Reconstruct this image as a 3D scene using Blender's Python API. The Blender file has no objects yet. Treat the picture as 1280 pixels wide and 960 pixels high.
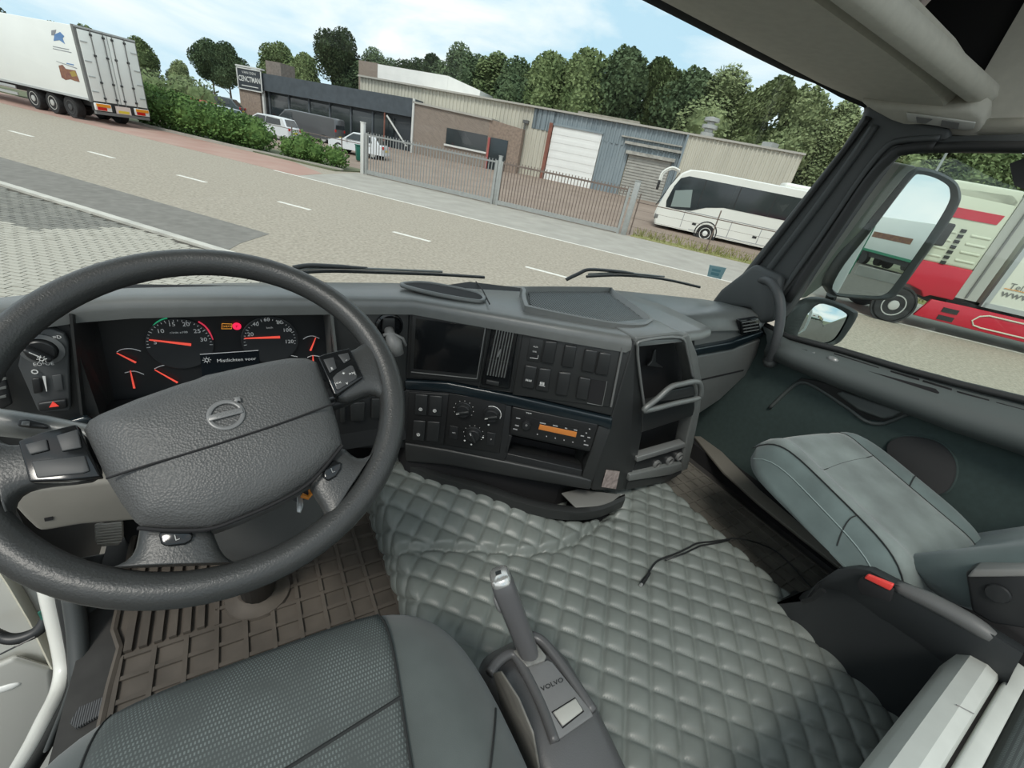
import bpy, bmesh, math, random
from mathutils import Vector, Matrix
V = Vector
rad = math.radians
sc = bpy.context.scene
col = sc.collection
random.seed(7)

# ---------------------------------------------------------------- camera
YAW, PITCH, ROLL, FPX = rad(35), rad(28.2), rad(11.5), 530.0
CAM = V((0, 0, 2.6))
_fw = V((math.sin(YAW)*math.cos(PITCH), math.cos(YAW)*math.cos(PITCH), -math.sin(PITCH)))
_rt = V((math.cos(YAW), -math.sin(YAW), 0))
_up = _rt.cross(_fw)
_r = _rt*math.cos(ROLL) + _up*math.sin(ROLL)
_u = -_rt*math.sin(ROLL) + _up*math.cos(ROLL)
cd = bpy.data.cameras.new('camera')
cd.sensor_width = 36.0
cd.lens = FPX/1280*36.0
cd.clip_start = 0.02
cd.clip_end = 2000
cam = bpy.data.objects.new('camera', cd)
m3 = Matrix((_r, _u, -_fw)).transposed()
cam.matrix_world = Matrix.Translation(CAM) @ m3.to_4x4()
col.objects.link(cam)
sc.camera = cam

# ---------------------------------------------------------------- sky, sun, exposure
sc.view_settings.view_transform = 'Standard'
sc.view_settings.look = 'None'
sc.view_settings.exposure = 0.25
sc.view_settings.gamma = 1.0
sc.view_settings.use_curve_mapping = False
W = bpy.data.worlds.new('sky')
sc.world = W
W.use_nodes = True
nt = W.node_tree
nt.nodes.clear()
def N(t, **k):
    n = nt.nodes.new(t)
    for a, b in k.items():
        setattr(n, a, b)
    return n
tc = N('ShaderNodeTexCoord')
mp = N('ShaderNodeMapping')
mp.inputs['Scale'].default_value = (1.0, 1.0, 3.6)
nz = N('ShaderNodeTexNoise')
nz.inputs['Scale'].default_value = 2.3
nz.inputs['Detail'].default_value = 7
nz.inputs['Roughness'].default_value = 0.55
nz.inputs['Distortion'].default_value = 0.5
rp = N('ShaderNodeValToRGB')
rp.color_ramp.elements[0].position = 0.36
rp.color_ramp.elements[0].color = (0.50, 0.72, 0.86, 1)
rp.color_ramp.elements[1].position = 0.60
rp.color_ramp.elements[1].color = (1.0, 1.0, 1.0, 1)
e = rp.color_ramp.elements.new(0.47)
e.color = (0.74, 0.86, 0.92, 1)
bg = N('ShaderNodeBackground')
bg.inputs['Strength'].default_value = 1.0
ow = N('ShaderNodeOutputWorld')
nt.links.new(tc.outputs['Generated'], mp.inputs['Vector'])
nt.links.new(mp.outputs['Vector'], nz.inputs['Vector'])
nt.links.new(nz.outputs['Fac'], rp.inputs['Fac'])
nt.links.new(rp.outputs['Color'], bg.inputs['Color'])
nt.links.new(bg.outputs['Background'], ow.inputs['Surface'])

sd = bpy.data.lights.new('sun', 'SUN')
sd.energy = 1.6
sd.angle = rad(14)
sd.color = (1.0, 0.96, 0.88)
sun = bpy.data.objects.new('sun', sd)
sun.rotation_euler = (rad(38), 0, rad(-50))
sun.location = (-3, -3, 12)
col.objects.link(sun)

# ---------------------------------------------------------------- pixel helpers (frame 1280 x 960)
def ray(u, v):
    return (_fw + _r*((u-640)/FPX) + _u*((480-v)/FPX)).normalized()
def oz(u, v, z):
    d = ray(u, v); return CAM + d*((z-CAM.z)/d.z)
def ox(u, v, x):
    d = ray(u, v); return CAM + d*((x-CAM.x)/d.x)
def oy(u, v, y):
    d = ray(u, v); return CAM + d*((y-CAM.y)/d.y)
def opl(u, v, P, Nn):
    d = ray(u, v); return CAM + d*((P-CAM).dot(Nn)/d.dot(Nn))
def proj(P):
    d = P-CAM; z = d.dot(_fw)
    return (640+FPX*d.dot(_r)/z, 480-FPX*d.dot(_u)/z)
AR = rad(-41)
RD = V((math.sin(AR), math.cos(AR), 0))     # along the road
ND = V((math.cos(AR), -math.sin(AR), 0))    # across the road, away from the cab
def SN(s, n, z=0.0):
    return RD*s + ND*n + V((0, 0, z))
def onn(u, v, n):
    d = ray(u, v); return CAM + d*(n/d.dot(ND))

# ---------------------------------------------------------------- materials
MATS = {}
def mat(name, c, rough=0.6, metal=0.0, noise=0.0, nscale=20.0, bump=0.0, bscale=200.0, spec=0.5,
        c2=None, emit=0.0, coat=0.0, detail=3.0, stretch=None, btype='noise', sheen=0.0, bdist=0.002, trans=0.0):
    if name in MATS:
        return MATS[name]
    m = bpy.data.materials.new(name)
    m.use_nodes = True
    t = m.node_tree
    b = t.nodes['Principled BSDF']
    b.inputs['Base Color'].default_value = (*c, 1)
    b.inputs['Roughness'].default_value = rough
    b.inputs['Metallic'].default_value = metal
    b.inputs['Specular IOR Level'].default_value = spec
    if coat:
        b.inputs['Coat Weight'].default_value = coat
        b.inputs['Coat Roughness'].default_value = 0.08
    if sheen:
        b.inputs['Sheen Weight'].default_value = sheen
    if emit:
        b.inputs['Emission Color'].default_value = (*c, 1)
        b.inputs['Emission Strength'].default_value = emit
    vec = None
    if noise or bump or c2:
        tcn = t.nodes.new('ShaderNodeTexCoord')
        vec = tcn.outputs['Object']
        if stretch:
            mpn = t.nodes.new('ShaderNodeMapping')
            mpn.inputs['Scale'].default_value = stretch
            t.links.new(vec, mpn.inputs['Vector'])
            vec = mpn.outputs['Vector']
    if noise or c2:
        nn = t.nodes.new('ShaderNodeTexNoise')
        nn.inputs['Scale'].default_value = nscale
        nn.inputs['Detail'].default_value = detail
        t.links.new(vec, nn.inputs['Vector'])
        r = t.nodes.new('ShaderNodeValToRGB')
        r.color_ramp.elements[0].position = 0.3
        r.color_ramp.elements[1].position = 0.7
        if c2:
            lo, hi = c, c2
        else:
            lo = tuple(x*(1-noise) for x in c); hi = tuple(min(1, x*(1+noise)) for x in c)
        r.color_ramp.elements[0].color = (*lo, 1)
        r.color_ramp.elements[1].color = (*hi, 1)
        t.links.new(nn.outputs['Fac'], r.inputs['Fac'])
        t.links.new(r.outputs['Color'], b.inputs['Base Color'])
    if bump:
        if btype == 'voronoi':
            bn = t.nodes.new('ShaderNodeTexVoronoi'); out = bn.outputs['Distance']
        else:
            bn = t.nodes.new('ShaderNodeTexNoise'); out = bn.outputs['Fac']
            bn.inputs['Detail'].default_value = 2
        bn.inputs['Scale'].default_value = bscale
        t.links.new(vec, bn.inputs['Vector'])
        bp = t.nodes.new('ShaderNodeBump')
        bp.inputs['Strength'].default_value = bump
        bp.inputs['Distance'].default_value = bdist
        t.links.new(out, bp.inputs['Height'])
        t.links.new(bp.outputs['Normal'], b.inputs['Normal'])
    MATS[name] = m
    return m

def glass(name, tint=(0.9, 0.96, 0.94), refl=0.06, rough=0.0):
    if name in MATS:
        return MATS[name]
    m = bpy.data.materials.new(name)
    m.use_nodes = True
    t = m.node_tree
    t.nodes.clear()
    o = t.nodes.new('ShaderNodeOutputMaterial')
    tr = t.nodes.new('ShaderNodeBsdfTransparent')
    tr.inputs['Color'].default_value = (*tint, 1)
    gl = t.nodes.new('ShaderNodeBsdfGlossy')
    gl.inputs['Roughness'].default_value = rough
    mx = t.nodes.new('ShaderNodeMixShader')
    mx.inputs['Fac'].default_value = refl
    t.links.new(tr.outputs[0], mx.inputs[1])
    t.links.new(gl.outputs[0], mx.inputs[2])
    t.links.new(mx.outputs[0], o.inputs['Surface'])
    MATS[name] = m
    return m

def wavemat(name, c1, c2, scale, axis='X', rough=0.7, bump=0.6):
    """fine ribs / weave drawn as stripes on a surface too fine to model"""
    if name in MATS:
        return MATS[name]
    m = mat(name, c1, rough)
    t = m.node_tree
    b = t.nodes['Principled BSDF']
    tcn = t.nodes.new('ShaderNodeTexCoord')
    w = t.nodes.new('ShaderNodeTexWave')
    w.bands_direction = axis
    w.inputs['Scale'].default_value = scale
    w.inputs['Distortion'].default_value = 0.0
    t.links.new(tcn.outputs['Object'], w.inputs['Vector'])
    mx = t.nodes.new('ShaderNodeMix'); mx.data_type = 'RGBA'
    mx.inputs[6].default_value = (*c1, 1); mx.inputs[7].default_value = (*c2, 1)
    t.links.new(w.outputs['Fac'], mx.inputs[0])
    t.links.new(mx.outputs[2], b.inputs['Base Color'])
    bp = t.nodes.new('ShaderNodeBump')
    bp.inputs['Strength'].default_value = bump
    bp.inputs['Distance'].default_value = 0.003
    t.links.new(w.outputs['Fac'], bp.inputs['Height'])
    t.links.new(bp.outputs['Normal'], b.inputs['Normal'])
    return m

def brickmat(name, c1, c2, mortar, w=0.22, h=0.065, rot=None):
    if name in MATS:
        return MATS[name]
    m = mat(name, c1, 0.9)
    t = m.node_tree
    b = t.nodes['Principled BSDF']
    tcn = t.nodes.new('ShaderNodeTexCoord')
    mpn = t.nodes.new('ShaderNodeMapping')
    if rot:
        mpn.inputs['Rotation'].default_value = rot
    br = t.nodes.new('ShaderNodeTexBrick')
    br.inputs['Scale'].default_value = 1.0
    br.inputs['Brick Width'].default_value = w
    br.inputs['Row Height'].default_value = h
    br.inputs['Mortar Size'].default_value = 0.008
    br.inputs['Color1'].default_value = (*c1, 1)
    br.inputs['Color2'].default_value = (*c2, 1)
    br.inputs['Mortar'].default_value = (*mortar, 1)
    t.links.new(tcn.outputs['Object'], mpn.inputs['Vector'])
    t.links.new(mpn.outputs['Vector'], br.inputs['Vector'])
    t.links.new(br.outputs['Color'], b.inputs['Base Color'])
    return m

# ---------------------------------------------------------------- mesh builder
WL = {}     # world location of every object I make
def basis(zdir, xhint=None):
    z = zdir.normalized()
    h = xhint if xhint is not None else (V((0, 0, 1)) if abs(z.z) < 0.9 else V((1, 0, 0)))
    x = (h - z*h.dot(z)).normalized()
    return x, z.cross(x), z
class MB:
    def __init__(self):
        self.v = []; self.f = []
    def add(self, vs, fs):
        o = len(self.v)
        self.v += [V(p) for p in vs]
        self.f += [tuple(i+o for i in f) for f in fs]
        return self
    def hexa(self, p):      # 8 points: bottom 4 ccw, top 4 ccw
        return self.add(p, [(3, 2, 1, 0), (4, 5, 6, 7), (0, 1, 5, 4), (1, 2, 6, 5), (2, 3, 7, 6), (3, 0, 4, 7)])
    def box(self, c, s, ax=None):
        c = V(c); x, y, z = ax or (V((1, 0, 0)), V((0, 1, 0)), V((0, 0, 1)))
        hx, hy, hz = s[0]/2, s[1]/2, s[2]/2
        P = []
        for k in (-1, 1):
            for i, j in ((-1, -1), (1, -1), (1, 1), (-1, 1)):
                P.append(c + x*(i*hx) + y*(j*hy) + z*(k*hz))
        return self.hexa(P)
    def bb(self, lo, hi):
        lo = V(lo); hi = V(hi)
        return self.box((lo+hi)/2, hi-lo)
    def prism(self, poly, vec):
        n = len(poly); vec = V(vec)
        poly = [V(p) for p in poly]
        nrm = V((0, 0, 0))
        for i in range(n):
            nrm += (poly[i]-poly[0]).cross(poly[(i+1) % n]-poly[0])
        if nrm.dot(vec) < 0:
            poly = poly[::-1]
        vs = poly + [p+vec for p in poly]
        fs = [tuple(range(n-1, -1, -1)), tuple(range(n, 2*n))]
        fs += [(i, (i+1) % n, n+(i+1) % n, n+i) for i in range(n)]
        return self.add(vs, fs)
    def loft(self, rings, caps=True, close=False):
        n = len(rings[0]); vs = []; fs = []
        for r_ in rings: vs += [V(p) for p in r_]
        m = len(rings)
        for k in range(m if close else m-1):
            k2 = (k+1) % m
            for i in range(n):
                fs.append((k*n+i, k*n+(i+1) % n, k2*n+(i+1) % n, k2*n+i))
        if caps and not close:
            fs.append(tuple(range(n-1, -1, -1)))
            fs.append(tuple(range((m-1)*n, m*n)))
        return self.add(vs, fs)
    def tube(self, pts, r, n=10, closed=False, caps=True, flat=1.0, upv=None):
        pts = [V(p) for p in pts]; m = len(pts); rings = []
        x = None
        for k in range(m):
            if closed: t = pts[(k+1) % m]-pts[k-1]
            else: t = pts[min(k+1, m-1)]-pts[max(k-1, 0)]
            t.normalize()
            if x is None: x, y, _ = basis(t, upv)
            else:
                x = (x - t*x.dot(t)).normalized(); y = t.cross(x)
            rr = r[k] if isinstance(r, (list, tuple)) else r
            rings.append([pts[k] + x*(rr*flat*math.cos(2*math.pi*i/n)) + y*(rr*math.sin(2*math.pi*i/n)) for i in range(n)])
        return self.loft(rings, caps, closed)
    def lathe(self, prof, o, axis, n=24, caps=True):
        o = V(o); x, y, z = basis(V(axis))
        rings = [[o + z*h + x*(q*math.cos(2*math.pi*i/n)) + y*(q*math.sin(2*math.pi*i/n)) for i in range(n)] for q, h in prof]
        return self.loft(rings, caps)
    def cyl(self, p0, p1, r0, r1=None, n=16):
        p0 = V(p0); p1 = V(p1)
        return self.lathe([(r0, 0), (r1 if r1 is not None else r0, (p1-p0).length)], p0, p1-p0, n)
    def grid(self, P, cu=False, cv=False):
        a = len(P); b = len(P[0]); vs = [q for row in P for q in row]; fs = []
        for i in range(a if cu else a-1):
            for j in range(b if cv else b-1):
                i2 = (i+1) % a; j2 = (j+1) % b
                fs.append((i*b+j, i2*b+j, i2*b+j2, i*b+j2))
        return self.add(vs, fs)
    def ell(self, c, r, nu=16, nv=10, ax=None):
        c = V(c); x, y, z = ax or (V((1, 0, 0)), V((0, 1, 0)), V((0, 0, 1)))
        rings = []
        for k in range(1, nv):
            p = math.pi*k/nv
            rings.append([c + x*(r[0]*math.sin(p)*math.cos(2*math.pi*i/nu)) + y*(r[1]*math.sin(p)*math.sin(2*math.pi*i/nu)) - z*(r[2]*math.cos(p)) for i in range(nu)])
        return self.loft(rings, True)
    def build(self, name, m, parent=None, smooth=None, bev=0, seg=2, sub=0, label=None, cat=None, group=None, kind=None, base=None, solid=0):
        if base is None:
            lo = V((min(p.x for p in self.v), min(p.y for p in self.v), min(p.z for p in self.v)))
            hi = V((max(p.x for p in self.v), max(p.y for p in self.v), max(p.z for p in self.v)))
            base = V(((lo.x+hi.x)/2, (lo.y+hi.y)/2, lo.z))
        me = bpy.data.meshes.new(name)
        me.from_pydata([tuple(p-base) for p in self.v], [], self.f)
        me.validate()
        if smooth is not None:
            for p in me.polygons: p.use_smooth = True
            if smooth < 179: me.set_sharp_from_angle(angle=rad(smooth))
        me.materials.append(m)
        o = bpy.data.objects.new(name, me)
        col.objects.link(o)
        return reg(o, base, parent, label, cat, group, kind, bev, seg, sub, solid)
def reg(o, base, parent=None, label=None, cat=None, group=None, kind=None, bev=0, seg=2, sub=0, solid=0):
    WL[o.name] = V(base)
    if parent is not None:
        o.parent = parent
        o.location = V(base) - WL[parent.name]
    else:
        o.location = base
    if label: o['label'] = label
    if cat: o['category'] = cat
    if group: o['group'] = group
    if kind: o['kind'] = kind
    if solid:
        s_ = o.modifiers.new('solid', 'SOLIDIFY'); s_.thickness = solid; s_.offset = 0
    if bev:
        b = o.modifiers.new('bevel', 'BEVEL'); b.width = bev; b.segments = seg
        b.limit_method = 'ANGLE'; b.angle_limit = rad(35)
        for p in o.data.polygons: p.use_smooth = True
        o.data.set_sharp_from_angle(angle=rad(50)) if seg < 2 else None
    if sub:
        s_ = o.modifiers.new('sub', 'SUBSURF'); s_.levels = sub; s_.render_levels = sub
    return o
def thing(name, loc, label, cat, group=None, kind=None):
    o = bpy.data.objects.new(name, None)
    col.objects.link(o)
    o.empty_display_size = 0.1
    o['label'] = label
    if cat: o['category'] = cat
    if group: o['group'] = group
    if kind: o['kind'] = kind
    o.location = loc
    WL[o.name] = V(loc)
    return o
def kids(o):
    return [c for c in col.objects if c.parent == o]
CH = {}
def copy_tree(o, parent=None):
    c = o.copy(); col.objects.link(c); c.parent = parent
    WL[c.name] = WL[o.name].copy()
    for ch in kids(o): copy_tree(ch, c)
    return c
def text(s, o, xd, yd, h, m, parent=None, name='lettering', align='CENTER', ext=0.0004, sx=1.0, bold=0.0):
    """flat letters on a surface: o = middle, xd / yd = reading and up directions"""
    cu = bpy.data.curves.new('t', 'FONT')
    cu.body = s; cu.align_x = align; cu.align_y = 'CENTER'; cu.size = 1.0; cu.offset = bold; cu.resolution_u = 2
    to = bpy.data.objects.new('t', cu)
    col.objects.link(to)
    dg = bpy.context.evaluated_depsgraph_get()
    me0 = bpy.data.meshes.new_from_object(to.evaluated_get(dg))
    xd = V(xd).normalized(); yd = V(yd); yd = (yd - xd*yd.dot(xd)).normalized(); zd = xd.cross(yd)
    mb = MB()
    k = h/0.72
    fr = [V(o) + xd*(p.co.x*k*sx) + yd*(p.co.y*k) + zd*ext for p in me0.vertices]
    mb.add(fr, [tuple(p.vertices) for p in me0.polygons])
    bpy.data.objects.remove(to); bpy.data.curves.remove(cu); bpy.data.meshes.remove(me0)
    return mb.build(name, m, parent)
def plate(poly, nrm, th, name, m, parent, bev=0.0015, seg=2, **k):
    mb = MB(); mb.prism(poly, V(nrm)*th)
    return mb.build(name, m, parent, bev=bev, seg=seg, smooth=40, **k)
def quad_px(f, us):
    return [f(u, v) for u, v in us]
def lerp(a, b, t):
    return a + (b-a)*t
def catmull(pts, n=6, closed=False):
    pts = [V(p) for p in pts]; m = len(pts); out = []
    for i in range(m if closed else m-1):
        p0 = pts[(i-1) % m] if closed or i > 0 else pts[0]
        p1 = pts[i]; p2 = pts[(i+1) % m]
        p3 = pts[(i+2) % m] if closed or i+2 < m else pts[-1]
        for k in range(n):
            t = k/n
            out.append(0.5*((2*p1) + (p2-p0)*t + (2*p0-5*p1+4*p2-p3)*t*t + (3*p1-p0-3*p2+p3)*t**3))
    if not closed: out.append(pts[-1])
    return out
# ================================================================ OUTSIDE: GROUND
UP = V((0, 0, 1))
def yz(n):
    return max(0.0, min(1.0, (n-24)*0.055))
M_asph = mat('asphalt', (0.265, 0.232, 0.185), 0.95, c2=(0.43, 0.382, 0.312), nscale=14, detail=14, bump=0.5, bscale=60, bdist=0.01)
M_asph_dark = mat('dark_asphalt', (0.165, 0.155, 0.138), 0.95, c2=(0.225, 0.212, 0.19), nscale=5, detail=10)
M_conc = mat('concrete', (0.36, 0.34, 0.30), 0.9, noise=0.12, nscale=1.2, detail=10)
M_yard = mat('yard_paving', (0.235, 0.178, 0.142), 0.95, c2=(0.30, 0.235, 0.19), nscale=0.8, detail=12)
M_red = mat('red_paving', (0.37, 0.22, 0.18), 0.95, c2=(0.42, 0.29, 0.24), nscale=0.7, detail=12)
M_paint = mat('road_paint', (0.72, 0.70, 0.64), 0.8, noise=0.15, nscale=6)
M_earth = mat('earth', (0.13, 0.14, 0.08), 1.0, noise=0.3, nscale=0.4, detail=8)
M_grass = mat('grass', (0.17, 0.19, 0.06), 1.0, c2=(0.30, 0.28, 0.11), nscale=2.5, detail=8)
def flat(name, pts, m, z0=-0.05, **k):
    mb = MB(); mb.prism([p - UP*0.06 for p in pts], UP*0.06)
    return mb.build(name, m, **k)
g = MB(); g.prism([V((-300, -300, -0.4)), V((300, -300, -0.4)), V((300, 300, -0.4)), V((-300, 300, -0.4))], UP*0.28)
g.build('ground', M_earth, kind='structure')
road = flat('road', [SN(-90, 6.15), SN(140, 6.15), SN(140, 23.2), SN(-90, 23.2)], M_asph, kind='structure')
for s in range(-9, 22):
    sc_ = 14.75 + 4.1*s
    m_ = MB(); m_.prism([SN(sc_-0.6, 11.06, 0.001), SN(sc_+0.6, 11.06, 0.001), SN(sc_+0.6, 11.2, 0.001), SN(sc_-0.6, 11.2, 0.001)], UP*0.006)
    m_.build('lane_dash', M_paint, road)
m_ = MB(); m_.prism([SN(-60, 16.65, 0.001), SN(17, 16.65, 0.001), SN(17, 16.78, 0.001), SN(-60, 16.78, 0.001)], UP*0.006)
m_.build('edge_line', M_paint, road)
flat('asphalt_patch', [SN(8.27, 7.85, 0.006), SN(60, 7.9, 0.006), SN(60, 6.2, 0.006), SN(7.6, 6.2, 0.006), SN(7.9, 6.75, 0.006)], M_asph_dark, kind='structure')
flat('bicycle_strip', [SN(15.8, 16.85, 0.008), SN(80, 16.85, 0.008), SN(80, 21.0, 0.008), SN(20, 21.0, 0.008), SN(16.5, 19.2, 0.008)], M_red, kind='structure')
flat('driveway', [SN(-60, 16.82, 0.005), SN(15.8, 16.82, 0.005), SN(17.2, 22.9, 0.005), SN(-60, 22.9, 0.005)], M_conc, kind='structure')
kb = MB(); kb.prism([SN(7.0, 6.0, -0.05), SN(60, 6.0, -0.05), SN(60, 6.16, -0.05), SN(7.0, 6.16, -0.05)], UP*0.09)
kb.build('kerb', mat('kerb_stone', (0.52, 0.50, 0.45), 0.9, noise=0.15, nscale=3), kind='structure')
for k, (s0, s1) in enumerate(((17.4, 24.5), (24.5, 40))):
    kb = MB(); kb.prism([SN(s0, 21.05 + (0.7 if k == 0 else 0), -0.05), SN(s1, 21.05, -0.05), SN(s1, 21.2, -0.05), SN(s0, 21.2 + (0.7 if k == 0 else 0), -0.05)], UP*0.19)
    kb.build('kerb', M_conc, kind='structure')
# yard beyond the gates rises gently towards the halls
yd = MB()
ns = [23.2, 24, 30, 36, 42.2, 43, 75]
yd.grid([[SN(s, n, yz(n)-0.005) for n in ns] for s in (-70, 17.5, 70)])
yd.build('yard_floor', M_yard, kind='structure', solid=0.02)
hb = flat('planting_bed', [SN(17.4, 21.2, 0.06), SN(70, 21.2, 0.06), SN(70, 24.5, 0.06), SN(17.4, 24.5, 0.06)], M_earth, kind='structure')
flat('parking_bed', [SN(-60, 23.1, 0.02), SN(1.3, 23.1, 0.02), SN(1.0, 27.3, 0.02), SN(-60, 27.0, 0.02)], M_grass, kind='structure')
# grass tufts by the coach: blades nobody could count
gm = MB()
rg = random.Random(3)
for i in range(1500):
    s = rg.uniform(-14, 1.2); n = rg.uniform(23.2, 26.2)
    b = SN(s, n, 0.02); a = rg.uniform(0, 6.3); h = rg.uniform(0.08, 0.35); w = 0.03
    d = V((math.cos(a), math.sin(a), 0))
    gm.add([b-d*w, b+d*w, b+d*w*0.3+UP*h+V((rg.uniform(-.1, .1), rg.uniform(-.1, .1), 0))], [(0, 1, 2)])
gm.build('grass', M_grass, label='dry yellow green verge grass in front of the white coach', cat='grass', kind='stuff')

# ---------------------------------------------------------------- brick paving where the cab is parked
M_pav = mat('paver_concrete', (0.35, 0.33, 0.28), 0.95, c2=(0.46, 0.435, 0.375), nscale=7, detail=8)
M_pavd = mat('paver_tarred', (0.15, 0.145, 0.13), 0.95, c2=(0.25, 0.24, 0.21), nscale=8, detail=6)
M_joint = mat('paving_joint', (0.10, 0.09, 0.075), 1.0, noise=0.2, nscale=9)
pav = flat('pavement', [SN(-40, -40, -0.012), SN(60, -40, -0.012), SN(60, 6.05, -0.012), SN(-40, 6.05, -0.012)], M_joint, kind='structure')
pd = (-RD*0.936 + ND*0.351).normalized()
pq = UP.cross(pd)
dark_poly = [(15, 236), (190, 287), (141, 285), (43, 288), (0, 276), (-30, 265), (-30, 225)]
def inpoly(x, y, P):
    c = False; n = len(P)
    for i in range(n):
        x1, y1 = P[i]; x2, y2 = P[(i+1) % n]
        if (y1 > y) != (y2 > y) and x < (x2-x1)*(y-y1)/(y2-y1)+x1: c = not c
    return c
cand = []
o0 = SN(8, 3)
for i in range(-90, 91):
    for j in range(-90, 91):
        p = o0 + pd*(i*0.215 + (0.107 if j % 2 else 0)) + pq*(j*0.11)
        if p.dot(ND) > 5.9: continue
        if (p-CAM).dot(_fw) < 1: continue
        x, y = proj(p)
        if -25 < x < 345 and 222 < y < 385 and p.length < 22:
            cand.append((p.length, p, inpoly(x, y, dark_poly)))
cand.sort(key=lambda t: t[0])
pm = {}
for dk in (False, True):
    b = MB(); b.box((0, 0, -0.02), (0.198, 0.095, 0.05), (pd, pq, UP))
    me = bpy.data.meshes.new('paver')
    me.from_pydata([tuple(p) for p in b.v], [], b.f)
    me.materials.append(M_pavd if dk else M_pav)
    pm[dk] = me
rest = {False: MB(), True: MB()}
vis = [c for c in cand if proj(c[1])[1] < 352]
sel = set(id(c) for c in vis[:300])
for c in cand:
    if id(c) in sel:
        o = bpy.data.objects.new('paver', pm[c[2]])
        col.objects.link(o)
        reg(o, c[1] + UP*rg.uniform(-0.002, 0.002), pav)
    else:
        rest[c[2]].box(c[1]+V((0, 0, -0.02+rg.uniform(-0.002, 0.002))), (0.198, 0.095, 0.05), (pd, pq, UP))
for dk in (False, True):
    if rest[dk].v:
        rest[dk].build('paver_field', M_pavd if dk else M_pav, pav, kind='stuff')

# ================================================================ OUTSIDE: VEGETATION
def leafmat(name, c1, c2, nscale=0.7):
    m = mat(name, c1, 0.85, c2=c2, nscale=nscale, detail=5, spec=0.15)
    return m
M_leaf_a = leafmat('leaf_mid', (0.085, 0.125, 0.050), (0.185, 0.235, 0.105))
M_leaf_b = leafmat('leaf_dark', (0.052, 0.084, 0.044), (0.115, 0.160, 0.080))
M_leaf_c = leafmat('leaf_pale', (0.14, 0.18, 0.085), (0.26, 0.31, 0.155))
M_leaf_h = leafmat('leaf_hedge', (0.05, 0.105, 0.03), (0.13, 0.21, 0.06), 2.0)
M_bark = mat('bark', (0.10, 0.08, 0.06), 0.95, noise=0.3, nscale=5)
def leaves(mb, c, r, n, size, rnd, shell=0.55, tall=1.0):
    for i in range(n):
        while True:
            d = V((rnd.gauss(0, 1), rnd.gauss(0, 1), rnd.gauss(0, 1)))
            if d.length > 1e-3: break
        d.normalize()
        q = shell + (1.04-shell)*rnd.random()**0.6
        p = V((c[0]+d.x*r[0]*q, c[1]+d.y*r[1]*q, c[2]+d.z*r[2]*q))
        a = V((rnd.gauss(0, 1), rnd.gauss(0, 1), rnd.gauss(0, 1))).normalized()
        b = a.orthogonal().normalized()
        s = size*rnd.uniform(0.6, 1.3)
        mb.add([p-a*s*0.5, p+b*s*0.32, p+a*s*0.5, p-b*s*0.32], [(0, 1, 2, 3)])
def crown(seed, blobs, n_leaf, size):
    rnd = random.Random(seed); mb = MB()
    for c, r in blobs:
        k = len(mb.v)
        mb.ell(c, [x*0.74 for x in r], 12, 8)
        for i in range(k, len(mb.v)):
            p = mb.v[i]; mb.v[i] = V(c) + (p-V(c))*rnd.uniform(0.7, 1.1)
        leaves(mb, c, r, n_leaf, size, rnd)
    return mb
def tree_proto(seed, h, kind, m):
    rnd = random.Random(seed)
    blobs = []
    if kind == 'round':
        for i in range(9):
            a = rnd.uniform(0, 6.28); q = rnd.uniform(0.2, 1.0)
            zc = rnd.uniform(0.36, 0.8)*h; rr = h*rnd.uniform(0.14, 0.2)
            blobs.append((V((math.cos(a)*q*h*0.2, math.sin(a)*q*h*0.2, zc)), (rr, rr, rr*1.05)))
        blobs.append((V((0, 0, 0.80*h)), (0.14*h, 0.14*h, 0.17*h)))
    else:
        for i in range(11):
            zc = h*(0.22 + 0.062*i); rr = h*0.135*(1.0 - 0.5*abs(i/10-0.35))
            a = rnd.uniform(0, 6.28)
            blobs.append((V((math.cos(a)*h*0.07, math.sin(a)*h*0.07, zc)), (rr, rr, rr*1.25)))
    mb = crown(seed+1, blobs, 1500, 0.36)
    root = thing('tree', (0, 0, 0), 'x', 'tree')
    t = MB(); t.tube([V((0, 0, -0.3)), V((0.05, 0, h*0.3)), V((-0.05, 0.1, h*0.7))], [0.2, 0.15, 0.05], 7)
    for i in range(5):
        a = i*1.3; t.tube([V((0, 0, h*(0.2+0.08*i))), V((math.cos(a)*h*0.13, math.sin(a)*h*0.13, h*(0.35+0.09*i)))], [0.07, 0.03], 5)
    t.build('trunk', M_bark, root)
    mb.build('crown', m, root)
    return root
PROT = {}
def put_tree(key, s, n, h, z, label, group):
    seed, kind, m, h0 = key
    src = PROT.get(key)
    if src is None:
        src = tree_proto(seed, h0, kind, m); PROT[key] = src; o = src
    else:
        o = copy_tree(src)
    k = h/h0
    o.location = SN(s, n, z); o.scale = (k*rg.uniform(0.95, 1.2), k*rg.uniform(0.95, 1.2), k)
    o.rotation_euler.z = rg.uniform(0, 6.28)
    o['label'] = label; o['group'] = group
KA = (11, 'round', M_leaf_a, 12.0); KB = (23, 'round', M_leaf_b, 12.0); KC = (31, 'round', M_leaf_c, 12.0)
KD = (41, 'col', M_leaf_a, 12.0); KE = (53, 'col', M_leaf_c, 12.0); KF = (61, 'col', M_leaf_b, 12.0)
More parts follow.
